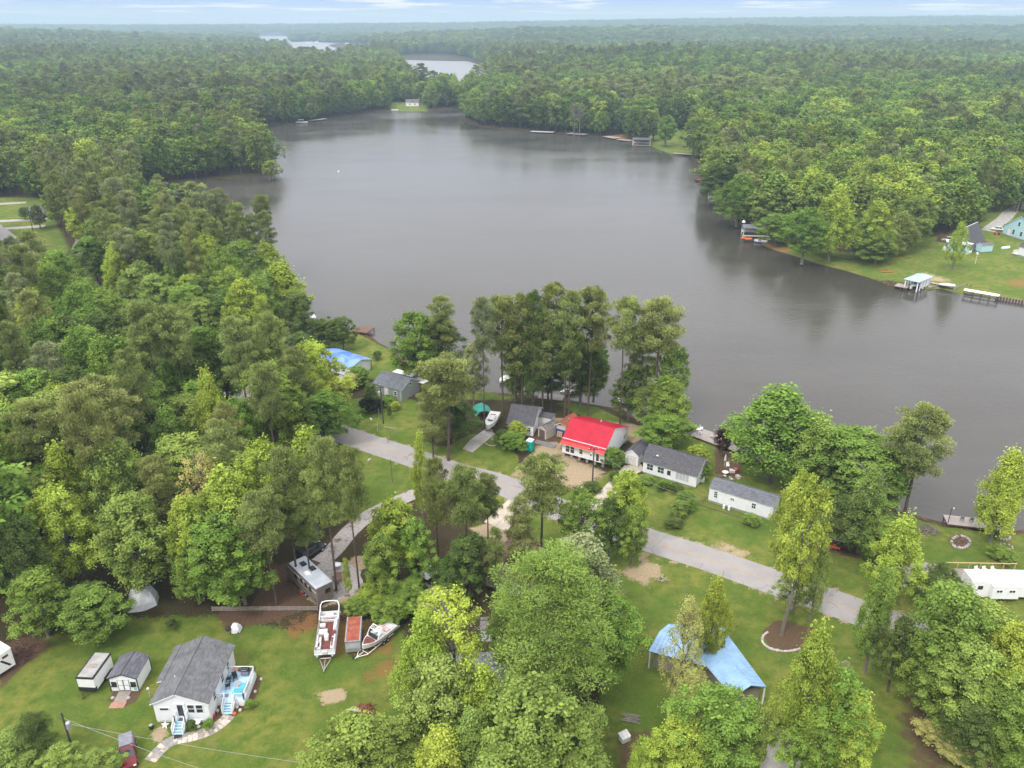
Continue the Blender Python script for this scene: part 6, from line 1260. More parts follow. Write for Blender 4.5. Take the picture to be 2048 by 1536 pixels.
PINE_BIG = [make_pine(75, H0, W0, H0 * .30, 170, 230, .115)]
def far_proto(kind, seed):
    rng = np.random.default_rng(seed); tm = MB()
    if kind == 'pine':
        C, R, B = pine_shape(rng, H0, W0, H0 * rng.uniform(.42, .55), 44); q = leaf_cloud(rng, C, R * 1.25, 60, .36, .42, needle=True)
        tm.tube([(0, 0, -.3), (0, 0, H0 * .5), (0, 0, H0 * .93)], [.26, .2, .05], 5)
    else:
        C, R = broad_shape(rng, H0, W0, 3.2, 60, ('round', 'upright', 'round', 'spread')[seed % 4]); q = leaf_cloud(rng, C, R * 1.35, 48, .36, .62)
        tm.tube([(0, 0, -.3), (0, 0, H0 * .4), (0, 0, H0 * .75)], [.3, .2, .06], 5)
    return leaf_mesh('far_tree', [q], [LEAF, BARK], tm)
FAR_B = [far_proto('broad', 100 + k) for k in range(5)]; FAR_P = [far_proto('pine', 110 + k) for k in range(4)]
TONE = {'P': ((.265, .305, .098), 'olive green pine'), 'G': ((.270, .300, .140), 'greyish olive pine'), 'B': ((.330, .415, .062), 'bright yellow-green leafy tree'), 'M': ((.175, .268, .050), 'mid-green leafy tree'),
        'D': ((.105, .155, .042), 'dark green leafy tree'), 'Y': ((.500, .475, .160), 'pale yellow-green leafy tree'), 'L': ((.235, .315, .070), 'light olive-green leafy tree')}
SETS = {'P': PINES, 'G': PINES, 'p': PINES_LOW, 'q': PINE_BIG, 'B': BROAD_UP + BROAD_RD[:2], 'M': BROAD_RD + BROAD_UP[:1], 'D': BROAD_RD + BROAD_SP, 'Y': BROAD_DEAD, 'L': BROAD_RD + BROAD_SP, 'S': BROAD_SP, 'U': BROAD_UP, 'T': BROAD_TALL, 'X': BROAD_DEAD}
BASES, LABELS = [], set(); JR = random.Random(77)
def plant(p, h, wd, tone, label, group=None, shape=None, name=None, far=None, cat=None):
    col, _ = TONE[tone]; pine = tone in 'PG'; nm = name or ('pine_tree' if pine else 'broadleaf_tree'); cat = cat or ('pine tree' if pine else 'tree')
    k = JR.random(); kk = JR.uniform(.85, 1.18); c = [x * kk * JR.uniform(.96, 1.04) for x in col]
    if far is not None:
        o = bpy.data.objects.new(nm, far); COL.objects.link(o); o.color = (*c, 1); tag(o, label, cat, group)
    else:
        s = SETS[shape or tone]; cm, tm = s[int(k * len(s)) % len(s)]; o = thing(nm, label, cat, (0, 0, 0), 0, group)
        cr = link('crown', cm, None, o); cr.color = (*c, 1); tk = link('trunk', tm, BARK if pine else BARKG, o)
    o.location = (p[0], p[1], 0 if len(p) < 3 else p[2]); o.rotation_euler.z = JR.uniform(0, 6.28); o.scale = (wd * .93 / W0, wd * .93 / W0, h / H0); BASES.append((p[0], p[1])); LABELS.add(label); return o
def tree(px, py, h, wpx, tone, label, shape=None, **k):
    """the top of the crown is seen at px, py; the tree is h metres tall and its crown wpx wide in the photograph"""
    p = at(px, py, h * .97); dep = p.y * CP + (HCAM - h * .7) * SP
    return plant((p.x, p.y), h, max(1.2, wpx * dep / FPX), tone, label, None, shape, **k)
HAND = [
 # foreground, bottom
 (1108, 1120, 23, 300, 'L', 'huge pine with heavy limbs left of the blue roofed building', 'q'),
 (1165, 1085, 19, 190, 'G', 'greyish olive tree behind the huge pine by the lawn', 'L'),
 (1215, 1190, 14, 150, 'M', 'mid-green tree at the right flank of the huge pine', None),
 (1060, 1378, 15, 240, 'L', 'pale light green tree at bottom centre in front of huge pine', 'M'),
 (1150, 1440, 11, 170, 'L', 'light green tree right of the pale bottom centre tree', 'M'),
 (900, 1192, 19, 170, 'B', 'bright yellow-green tree right of the ski boat with bare limbs', 'X'),
 (845, 1245, 17, 130, 'B', 'yellow-green tree nearest the ski boat trailer', 'U'),
 (880, 1330, 14, 170, 'L', 'light green tree left of the ribbed metal roof', 'M'),
 (965, 1345, 12, 120, 'B', 'bright small tree growing over the ribbed metal roof', 'U'),
 (880, 1470, 10, 150, 'B', 'bright yellow-green tree at bottom edge left of centre', 'U'),
 (715, 1455, 11, 205, 'L', 'dull olive broad tree at bottom edge below root mass', 'L'),
 (945, 1432, 11, 130, 'L', 'light green tree at bottom edge beside bright one', 'M'),
 (1292, 1487, 7, 90, 'B', 'small bright treetop at bottom edge below the white box', 'U'),
 (1380, 1205, 15, 92, 'Y', 'pale yellow half dead tree leaning over the blue roof', 'X'),
 (1434, 1168, 13, 74, 'B', 'bright green tree behind the pale yellow tree', 'U'),
 (1390, 1345, 7, 100, 'Y', 'lower pale yellow tree in front of the blue roof', 'X'),
 (1440, 1388, 12, 170, 'M', 'mid-green tree covering the near eave of blue roof', None),
 (1370, 1440, 9, 130, 'B', 'bright green tree left of the grey concrete slab', None),
 (1515, 1415, 9, 90, 'L', 'light olive tree beside the right end of blue roof', 'M'),
 (1640, 1268, 19, 120, 'B', 'tall bright green tree below the poplar with mulch bed', 'U'),
 (1690, 1345, 14, 125, 'M', 'mid-green tree right of the tall bright one', None),
 (1718, 1400, 11, 115, 'B', 'yellow-green tree at bottom edge right of concrete slab', None),
 (1630, 1420, 10, 110, 'M', 'mid-green tree rising behind the concrete slab', None),
 (1690, 1330, 12, 60, 'G', 'blue-grey conifer peeking behind the bright tree', 'p'),
 (1618, 958, 24, 120, 'B', 'tall poplar with pale trunk standing in the mulch bed', 'T'),
 (1650, 1085, 13, 60, 'L', 'slender sparse tree right behind the tall poplar', 'X'),
 (1600, 1140, 7, 90, 'L', 'thin olive shrub tree at the foot of tall poplar', 'Y'),
 (1812, 1045, 14, 115, 'B', 'bright yellow-green tree left of the firepit lawn', None),
 (1775, 1150, 15, 90, 'M', 'mid-green tree at the road end on the right', 'U'),
 (1812, 1240, 11, 85, 'D', 'dark green tree below the road end on the right', None),
 (1920, 1180, 17, 175, 'M', 'broad mid-green tree in front of the white camper', None),
 (1985, 1215, 14, 150, 'L', 'light olive tree below the white camper', 'M'),
 (1895, 1285, 12, 130, 'M', 'mid-green tree filling the right side thicket', None),
 (1965, 1300, 14, 160, 'L', 'large light green tree in the right corner thicket', 'M'),
 (2040, 1255, 16, 110, 'B', 'bright green tree cut by the right edge below camper', None),
 (2030, 1390, 11, 140, 'M', 'mid-green tree in the bottom right corner', None),
 (1955, 1405, 9, 110, 'D', 'dark green tree low in the right thicket', None),
 (2045, 1330, 13, 90, 'B', 'yellow-green treetop at the right edge of thicket', None),
 (1893, 1132, 6, 66, 'D', 'dark green tree left of the white camper front', None),
 (1870, 1150, 6, 80, 'D', 'dark small tree beside the gravel patch by road', None),
 (2030, 912, 15.5, 110, 'B', 'bright green lakeside tree in front of right dock', 'U'),
 (1858, 822, 20, 150, 'P', 'wide flat crowned pine leaning over the lake', None),
 (1565, 788, 17, 205, 'M', 'big round green tree on shore behind mobile home', 'M'),
 (1640, 840, 14, 130, 'L', 'light green tree joined to the big round shore tree', 'M'),
 (1725, 868, 14, 190, 'M', 'broad mid-green tree between big round tree and pine', 'S'),
 (1790, 900, 12, 110, 'M', 'mid-green tree left below the flat crowned pine', None),
 (1752, 935, 15, 100, 'L', 'olive tree with bleached bare limbs near golf cart', 'X'),
 (1720, 1000, 9, 130, 'D', 'dark tree shading the orange golf cart', 'S'),
 (1660, 905, 10, 110, 'D', 'dark green tree at the right end of mobile home', None),
 (1770, 1040, 8, 90, 'M', 'mid-green small tree right of the golf cart tree', None),
 # pines and shore trees behind the red roof
 (965, 606, 26, 62, 'G', 'thin grey pine at the left end of pine row', None),
 (1005, 600, 25, 95, 'P', 'second pine of the row with broad crown', None),
 (1045, 595, 26, 85, 'P', 'third pine of the row before the lake', None),
 (1068, 588, 27, 60, 'D', 'dark narrow tree rising behind the pine row', 'p'),
 (1108, 574, 27, 90, 'P', 'tallest pine in the middle of the row', None),
 (1088, 625, 23, 90, 'P', 'lower pine in front of the tallest one', None),
 (1145, 590, 27, 75, 'P', 'straight pine right of the tallest one', None),
 (1186, 583, 27, 95, 'P', 'pine with dark tiered limbs at the row\'s right end', None),
 (1135, 650, 21, 80, 'D', 'dark pine filling the row above the dark roof', 'P'),
 (1030, 650, 20, 80, 'P', 'low olive pine in the left of the row', None),
 (1165, 690, 14, 90, 'D', 'dark drooping tree behind the right end of row', 'S'),
 (1098, 722, 9, 60, 'D', 'dark small tree among the trunks of pine row', None),
 (1032, 715, 10, 55, 'M', 'green small tree among the trunks, left in row', None),
 (1192, 690, 13, 70, 'M', 'green tree at the right end of pine row over water', None),
 (1068, 690, 13, 60, 'D', 'dark tree filling the middle of pine row below crowns', None),
 (1255, 606, 26, 85, 'P', 'left pine of the pair right of the gap', None),
 (1325, 610, 26, 110, 'P', 'big pine right of the gap, leaning right', None),
 (1290, 650, 20, 90, 'P', 'pine between the two right hand pines', None),
 (1348, 690, 17, 80, 'M', 'green tree behind the right hand pines over lake', None),
 (1262, 742, 11, 75, 'D', 'dark tree at the foot of the right hand pines', 'S'),
 (1335, 762, 12, 120, 'M', 'mid-green tree right of red roof at the shore', None),
 (1330, 830, 7, 110, 'M', 'low green tree behind the charcoal roofed garage', None),
 (828, 628, 17, 110, 'M', 'dense green tree on shore behind the grey-green house', None),
 (880, 597, 20, 75, 'P', 'pine standing before the dense shore tree', None),
 (870, 640, 14, 110, 'D', 'dark green tree right of the dense shore tree', None),
 (890, 722, 20, 135, 'P', 'big olive pine beside the road at centre left', None),
 (860, 770, 15, 80, 'P', 'lower olive pine left of the big roadside pine', 'p'),
 (945, 690, 14, 60, 'G', 'greyish tree between roadside pine and pine row', 'L'),
 (905, 800, 9, 90, 'D', 'dark tree under the big roadside pine', None),
 (622, 690, 17, 112, 'B', 'bright yellow-green tree in front of the tarped house', None),
 (600, 740, 14, 90, 'B', 'yellow-green tree left of the bright one by driveway', None),
 (660, 755, 11, 76, 'B', 'bright lower tree beside the tarped house wall', None),
 (635, 790, 11, 120, 'M', 'mid-green tree shading the white van', 'S'),
 (645, 640, 8, 70, 'D', 'dark round tree on the lawn behind blue tarp roof', 'S'),
 (682, 637, 8.5, 55, 'D', 'dark small tree on the lawn right of its twin', 'S'),
 (600, 668, 9, 70, 'D', 'dark tree between hip roofed house and blue tarp', None),
 # middle, between road and boats
 (838, 878, 15, 48, 'B', 'slim bright poplar sapling by the gravel drive', 'U'),
 (868, 922, 20, 75, 'P', 'slim olive pine with long bare trunk by the sapling', None),
 (930, 943, 19, 105, 'P', 'olive pine right of the slim one near road', None),
 (975, 955, 15, 70, 'P', 'small olive pine at the edge of the concrete drive', None),
 (1085, 917, 17.5, 125, 'P', 'open crowned pine in front of the road at centre', None),
 (1040, 1000, 14, 75, 'P', 'narrow dark pine beside the open crowned one', 'p'),
 (1165, 985, 12, 95, 'M', 'dense green tree left of the road edge at centre', None),
 (1258, 948, 14, 95, 'B', 'bright green tree by the foot of pale driveway', 'M'),
 (1225, 1000, 11, 80, 'D', 'dark green tree between the two roadside trees', None),
 (1270, 1020, 10, 70, 'M', 'mid-green tree where the road reappears', None),
 (785, 1005, 13, 120, 'B', 'green tree right of the gravel drive', 'M'),
 (760, 1075, 11, 90, 'M', 'small green tree in front of gravel drive tree', None),
 (830, 1040, 12, 80, 'M', 'green tree behind the covered boat', None),
 (935, 1075, 10, 100, 'D', 'dark green tree left of the brown roofed house', None),
 (895, 1120, 7, 80, 'D', 'dark low tree right of the covered boat', None),
 (990, 1060, 12, 50, 'P', 'thin pine over the brown roofed house', 'p'),
 (1015, 1205, 12, 90, 'L', 'light tree hiding the small pale shed', 'M'),
 # left, around the camper
 (520, 888, 19, 110, 'B', 'bright green tree left of the tall camper pines', None),
 (610, 872, 17, 120, 'B', 'bright yellow-green tree behind the camper pines near road', None),
 (560, 905, 22, 110, 'P', 'left pine of three above the tan camper', None),
 (640, 885, 24, 105, 'P', 'middle pine of three above the tan camper', None),
 (692, 905, 23, 85, 'P', 'right pine of three, its trunk wrapped in ivy', None),
 (520, 990, 18, 110, 'P', 'olive pine left of the tan camper front', None),
 (600, 985, 16, 90, 'P', 'lower olive pine over the tan camper', None),
 (392, 912, 19, 90, 'Y', 'yellow tree with bare twigs in the left woods', 'X'),
 (445, 950, 18, 160, 'B', 'big bright green tree in the left woods', None),
 (370, 1000, 16, 110, 'B', 'bright tree left of the big bright one', None),
 (430, 1040, 14, 170, 'M', 'spreading green tree behind the white tarp heap', 'S'),
 (375, 1088, 10, 90, 'M', 'green tree over the left half of the tarp heap', 'S'),
 (470, 1090, 10, 110, 'M', 'green tree at the wood edge by the kettle grill', None),
 (250, 1000, 16, 160, 'L', 'olive light tree at the wood edge left of tarp heap', 'M'),
 (100, 985, 17, 130, 'B', 'bright green tree at the left wood edge', None),
 (20, 1040, 16, 110, 'D', 'dark green tree at the left edge of the photo', None),
 (175, 1185, 7, 135, 'M', 'low round green tree behind the enclosed trailer', 'S'),
 (60, 1150, 10, 120, 'M', 'green tree behind the brown brush pile', None),
 (172, 768, 23, 180, 'P', 'big full pine standing out in the left woods', None),
 (60, 815, 20, 120, 'P', 'pine left of the big full pine', None),
 (560, 532, 16, 115, 'B', 'bright green shore tree above the hip roofed house', None),
 (592, 590, 14, 75, 'D', 'dark shore tree right of the bright shore tree', None),
 (515, 560, 15, 90, 'M', 'mid-green tree left of the bright shore tree', None),
 (540, 640, 20, 95, 'P', 'pine before the hip roofed house, left', None),
 (585, 705, 19, 90, 'P', 'pine before the hip roofed house, right', None),
 (18, 478, 21, 50, 'G', 'thin greyish pine with bare trunk at the left edge above road', None),
 (105, 515, 13, 60, 'L', 'light olive tree by the upper left road', 'M'),
 (155, 405, 16, 60, 'B', 'bright green tree right of the upper left clearing', None),
 (240, 468, 15, 90, 'B', 'bright yellow-green tree in the upper left woods', None),
 (412, 752, 19, 85, 'B', 'yellow bright poplar standing in left woods', 'U'),
 (330, 825, 15, 100, 'M', 'green tree left of the bright poplar', None),
 (470, 800, 15, 90, 'M', 'green tree right of the bright poplar', None),
 (240, 900, 15, 90, 'M', 'mid-green tree right below the big full pine', None),
 (110, 900, 16, 100, 'B', 'bright tree below the big full pine', None),
 (300, 920, 17, 95, 'P', 'pine between big full pine and yellow tree', None),
 # bottom left corner shrubs
 (55, 1436, 7, 90, 'D', 'dark pointed conifer in the bottom left corner', 'p'),
 (20, 1480, 5, 110, 'L', 'olive bushy tree at the bottom left corner', 'M'),
 (115, 1498, 4.5, 90, 'L', 'grey-green bush left of the corner utility pole', 'M'),
 (188, 1510, 3.4, 84, 'L', 'olive bush between corner pole and red pickup', 'M'),
 (318, 1545, 1.8, 50, 'L', 'olive bush below the red pickup', 'M'),
 # far, singled out
 (1925, 450, 15, 45, 'B', 'bright green tree in front of the A-frame house', None),
 (540, 322, 9, 36, 'L', 'lone small tree standing at the tip of peninsula', 'S'),
 (520, 395, 24, 44, 'P', 'rightmost tall pine on the near point by lake', None),
 (470, 410, 23, 50, 'P', 'left tall pine on the near point by lake', None),
 (500, 430, 20, 40, 'P', 'middle pine on the near point by lake', None),
 (1680, 380, 24, 85, 'B', 'tall bright tree with pale trunk on right bank', 'U'),
 (1760, 468, 10, 80, 'M', 'low bushy green tree at the right bank lawn edge', 'S'),
 (1760, 408, 19, 95, 'B', 'bright tree behind the low bushy right bank tree', None),
 (1840, 395, 18, 85, 'L', 'light tree right of the bushy right bank tree', None),
 (1620, 420, 18, 85, 'M', 'mid-green tree left of tall bright right bank tree', None),
 (1560, 375, 17, 100, 'L', 'broad light tree over the grey roofed dock', 'S'),
 (1485, 355, 19, 95, 'M', 'mid-green tree over the dark roofed boathouse', None),
 (1335, 232, 19, 46, 'M', 'green tree before the far sloping lawn, left', None),
 (1310, 225, 18, 44, 'L', 'light tree at the left end of far sloping lawn', 'M'),
 (1470, 300, 20, 100, 'L', 'light broad crown over the right bank shore, farther', 'M'),
 (1540, 305, 20, 115, 'M', 'broad mid-green crown on right bank above grey dock', None),
 (1622, 335, 19, 105, 'L', 'light crown left of the tall bright right bank tree', 'M'),
 (1560, 430, 11, 80, 'M', 'low green tree beside the grey roofed dock', 'S'),
 (1650, 440, 12, 60, 'M', 'low green tree at the foot of tall bright right bank tree', None),
 (1720, 440, 13, 65, 'M', 'green tree left of the low bushy right bank tree', None),
 (1805, 430, 14, 85, 'L', 'light tree right of the low bushy right bank tree', 'M'),
 (1440, 330, 17, 80, 'D', 'dark tree at the shore above dark roofed boathouse', None),
 (1858, 325, 21, 110, 'B', 'large bright crown at the right bank wood top', 'M'),
 (1770, 320, 22, 90, 'B', 'bright crown in the middle of right bank wood', 'M'),
 (1715, 335, 22, 70, 'B', 'bright tall crown left of middle in right bank wood', 'U'),
 (1380, 270, 6, 14, 'D', 'small dark tree alone on the far sloping lawn', None),
]
for px, py, h, wp, tone, lb, shp in HAND: tree(px, py, h, wp, tone, lb, shp if shp != 'L' else 'L')
for px, py, h, wp, tone, lb in [(1027, 866, 3.8, 50, 'M', 'round green shrub left of the turquoise toilet'), (1034, 846, 3.4, 42, 'B', 'bright yellow-green shrub behind the round green one'), (1004, 862, 3.4, 36, 'D', 'dark shrub beside the old white boat'),
    (1228, 898, 4, 42, 'M', 'green shrub at the left of the pale driveway'), (1185, 965, 1.6, 34, 'D', 'dark yucca clump near the lamp pole'), (1400, 893, 5, 46, 'B', 'bright green shrub tree at the charcoal roofed house end'), (1405, 925, 3, 40, 'M', 'green shrub below the bright shrub tree'),
    (1290, 952, 1.6, 34, 'M', 'clipped green shrub before the charcoal roofed house'), (1330, 962, 1.4, 30, 'M', 'low hedge shrub under the house windows'), (1355, 970, 1.3, 34, 'D', 'low dark hedge shrub at the house corner'), (1325, 965, 1.8, 18, 'D', 'small dark conifer in a ring of mulch'),
    (1375, 985, 3.2, 40, 'M', 'green shrub tree in the row between the lawns, upper'), (1360, 1005, 2.8, 42, 'L', 'olive shrub in the row between the lawns, middle'), (1350, 1038, 1.6, 34, 'D', 'dark low shrub at the end of the row between lawns'),
    (740, 768, 4.5, 30, 'D', 'dark conifer shrub left of the grey-green house'), (778, 812, 2.8, 12, 'D', 'small cone shaped shrub by the utility pole'), (790, 804, 1.8, 22, 'B', 'yellow-green shrub before the grey-green house'), (775, 795, 1.3, 40, 'M', 'low green shrubs along the grey-green house'),
    (753, 703, 2.2, 20, 'D', 'round dark bush alone on the tarped house lawn'), (715, 735, 4, 50, 'M', 'green shrub below the tarped house porch'), (700, 750, 3.5, 40, 'Y', 'white flowering shrub left of grey-green house drive'), (1100, 930, .9, 24, 'M', 'low shrub on the lawn left of bare ground'),
    (760, 1160, 4, 90, 'B', 'bright green shrub behind the rusty roofed trailer'), (820, 1170, 4.5, 90, 'M', 'green shrub left of the covered boat'), (720, 1195, 3, 60, 'M', 'green shrub at the right of the pontoon boat'), (870, 1185, 5, 80, 'B', 'bright shrub right of the covered boat'), (780, 1200, 3.5, 80, 'M', 'shrub right behind the ski boat'),
    (690, 1118, 7, 12, 'B', 'ivy clothing the trunk of the right camper pine'), (340, 1238, 1.5, 24, 'D', 'small dark bush at the far edge of lawn'), (416, 1440, 1.3, 15, 'M', 'round green shrub right of the white garden bench'), (381, 1443, 1.2, 12, 'D', 'dark shrub between the front stairs and white bench'),
    (498, 1402, 1.1, 12, 'M', 'small green shrub at the outer deck corner'), (688, 1428, 1.2, 26, 'B', 'yellow-green weed bush beside the root mass'), (1920, 1468, 3.4, 120, 'Y', 'pale flowering shrub at bottom right below thicket'), (1770, 1110, 2, 28, 'M', 'small yucca palm on the verge near the road'),
    (2010, 1098, 2.2, 50, 'M', 'low weeds beside the camper deck'), (1990, 1060, 1.2, 20, 'D', 'small low bush near the right lakeside tree'), (45, 415, 5, 22, 'D', 'round dark tree on the left clearing'), (70, 412, 9, 32, 'D', 'dark tree behind the white shed at far left'),
    (1505, 1030, 2, 34, 'M', 'shrub at the right end of mobile home'), (1230, 945, 1.6, 26, 'D', 'dark round shrub beside the pale driveway'), (1120, 975, .9, 30, 'M', 'low weedy shrub on the bare ground edge')]:
    tree(px, py, h, wp, tone, lb, 'S' if tone != 'Y' else 'M', name='shrub', cat='shrub')
# purple-leaved shrubs
TONE['V'] = ((.050, .016, .022), 'purple leaved tree'); TONE['K'] = ((.030, .026, .020), 'dark purple shrub'); SETS['V'] = SETS['K'] = BROAD_RD
tree(1450, 858, 5.5, 42, 'V', 'dark purple leaved tree at the edge of lakeside deck', 'V'); tree(735, 795, 3.6, 36, 'K', 'dark purple shrub behind the black boat trailer, left', 'K', name='shrub', cat='shrub'); tree(752, 798, 3.2, 32, 'K', 'dark purple shrub behind the utility pole, right', 'K', name='shrub', cat='shrub')
# two bare pale trees on the far shore
for px, lb in ((1150, 'bare pale dead tree on the far shore, left of two'), (1161, 'bare pale dead tree on the far shore, right of two')):
    p = at(px, 192, 26); t = thing('dead_tree', lb, 'tree', (p.x, p.y, 0)); q = MB().tube([(0, 0, -.2), (.2, 0, 9), (0, .3, 20)], [.32, .22, .08], 7).build('trunk', BARKG, t); rg = random.Random(px); q = MB()
    for k in range(46):
        a, z, l = rg.uniform(0, 6.3), rg.uniform(9, 19), rg.uniform(1.5, 5.); q.tube([(0, 0, z), (l * .5 * math.cos(a), l * .5 * math.sin(a), z + 1.8), (l * .8 * math.cos(a), l * .8 * math.sin(a), z + 4)], [.16, .09, .03], 4)
    q.build('branches', BARKG, t, 'stuff')

# woods: a jittered grid over the land in view; the nearest are single trees, the rest one mass
def poly_sd(pts, X, Y, pad=10): return sdf_box(P2(pts), X, Y, pad)
NEARWOOD = [[(-500, 1262), (60, 1262), (110, 1240), (250, 1215), (420, 1200), (505, 1130), (545, 1100), (600, 1000), (600, 900), (585, 845), (545, 800), (550, 720), (540, 690), (560, 620), (560, 560), (500, 505), (430, 462), (330, 425), (230, 405), (-600, 385)],
            [(690, 1010), (770, 1000), (740, 1060), (700, 1080)],
            [(1395, 330), (1410, 372), (1440, 408), (1485, 440), (1560, 470), (1690, 492), (1770, 500), (1850, 470), (1880, 470), (1920, 440), (1960, 425), (2010, 400), (2400, 360), (2400, 300), (1500, 300)]]
CLEAR = [[(-100, 500), (120, 500), (135, 600), (60, 640), (-100, 640)], LAWNS[11][0], LAWNS[10][0], LAWNS[12][0], LAWNS[9][0], [(1210, 270), (1262, 270), (1262, 292), (1205, 282)], [(590, 650), (545, 735), (600, 740)], [(150, 500), (215, 478), (215, 520), (160, 540)]]
rng = np.random.default_rng(5)
def field(y0, y1, step, scale=1.0):
    ys = np.arange(y0, y1, step); P_ = []
    for y in ys:
        half = .68 * (y + 30) + 60; xs = np.arange(-half, half, step); P_.append(np.stack([xs, np.full(xs.size, y)], 1))
    P_ = np.concatenate(P_); return P_ + rng.uniform(-.5, .5, P_.shape) * step * .95
nearP = field(62, 300, 7.2); X, Y = nearP[:, 0], nearP[:, 1]
ok = np.zeros(len(X), bool)
for q in NEARWOOD: ok |= poly_sd(q, X, Y) > .5
ok |= (Y > 262) & (X < -130)
midP = field(300, 2300, 8.6); farP = field(2300, 6900, 21.0)
def sift(P_, ok=None):
    X, Y = P_[:, 0], P_[:, 1]; ok = np.ones(len(X), bool) if ok is None else ok
    ok &= lake_sd(X, Y) < -.8
    for q in CLEAR: ok &= poly_sd(q, X, Y) < 0
    rc = np.array([p[:2] for p in ROADC]); d = np.full(X.shape, 1e9)
    for i in range(len(rc) - 1):
        a, e = rc[i], rc[i + 1] - rc[i]; t_ = np.clip(((X - a[0]) * e[0] + (Y - a[1]) * e[1]) / (e @ e), 0, 1); d = np.minimum(d, np.hypot(X - a[0] - e[0] * t_, Y - a[1] - e[1] * t_))
    ok &= d > 5.5
    return P_[ok]
nearP = sift(nearP, ok); midP = sift(midP); farP = sift(farP)
B_ = np.array(BASES + [(-53, 176), (-48, 180), (-40, 167), (158, 275), (165, 280), (186, 292), (193, 295), (-31, 92), (-28, 89)])
nearP = nearP[(np.hypot(nearP[:, None, 0] - B_[None, :, 0], nearP[:, None, 1] - B_[None, :, 1]).min(1) > 4.2)]
def patch(x, y, s=90., k=0): return .5 + .5 * np.sin(x / s + 1.3 * np.sin(y / (s * 1.3) + k) + k * 2.1) * np.cos(y / s * .8 + k)
def kind_of(x, y):
    a = patch(x, y, 70, 1) * .6 + rng.random() * .55; return 'pine' if a > (.52 if x < 30 else .72) else 'broad'
ONES = 'zero one two three four five six seven eight nine ten eleven twelve thirteen fourteen fifteen sixteen seventeen eighteen nineteen'.split()
TENS = '- - twenty thirty forty fifty sixty seventy eighty ninety'.split()
def word(n): return ONES[n] if n < 20 else ('a hundred' if n > 99 else TENS[n // 10] + ('-' + ONES[n % 10] if n % 10 else ''))
def place_label(tone, zone, p):
    qx, qy = toward(p); ac, dn = int(round(np.clip(qx, 0, 2047) / 20.48)), int(round(np.clip(qy, 0, 1535) / 15.36))
    return '%s in %s, top %s percent across, %s down' % (TONE[tone][1].replace(' leafy', ''), zone, word(ac), word(dn))
allP = np.concatenate([nearP, midP]); allP = allP[np.argsort(np.hypot(allP[:, 0], allP[:, 1]))]
cnt = {'pine': 0, 'broad': 0}; seen_h = {'pine': 60, 'broad': 150}; rest = []
for x, y in allP:
    if len(rest) > 0 and cnt['pine'] + seen_h['pine'] >= 290 and cnt['broad'] + seen_h['broad'] >= 290: rest.append((x, y)); continue
    kd = kind_of(x, y)
    if y > 520 or cnt[kd] + seen_h[kd] >= 290: rest.append((x, y)); continue
    h = rng.uniform(18, 27) if kd == 'pine' else rng.uniform(11, 20); wd = rng.uniform(6.2, 9.5) if kd == 'pine' else rng.uniform(7, 12)
    bx, by = toward((x, y, 0))
    if 290 < bx < 580 and 388 < by < 535: h = rng.uniform(9, 13.5); wd = min(wd, 8.5)
    qx, qy = toward((x, y, h))
    if not (-60 < qx < 2110): rest.append((x, y)); continue
    right = x > 60 and y < 420
    if right and kd == 'broad': h, wd = rng.uniform(17, 24), rng.uniform(10, 15)
    tone = rng.choice(list('PPPG')) if kd == 'pine' else rng.choice(list('BMMDLM' if not right else 'BBMLBLM'))
    
    zone = 'right bank woods' if right else ('far woods' if y > 300 else 'left woods'); pass
    lb = place_label(tone, zone, (x, y, h))
    tries = 0
    while lb in LABELS and tries < 4:
        tone = list('PGPG' if kd == 'pine' else 'BMDL')[tries]; lb = place_label(tone, zone, (x, y, h)); tries += 1
    if lb in LABELS: rest.append((x, y)); continue
    far = None
    if y > 270: far = FAR_P[int(rng.integers(4))] if kd == 'pine' else FAR_B[int(rng.integers(5))]
    o = plant((x, y), h, wd, tone, lb, 'trees of the ' + zone, None, None, far)
    if far is not None: o.color = tuple(v * .86 for v in o.color[:3]) + (1,); cnt[kd] += 1
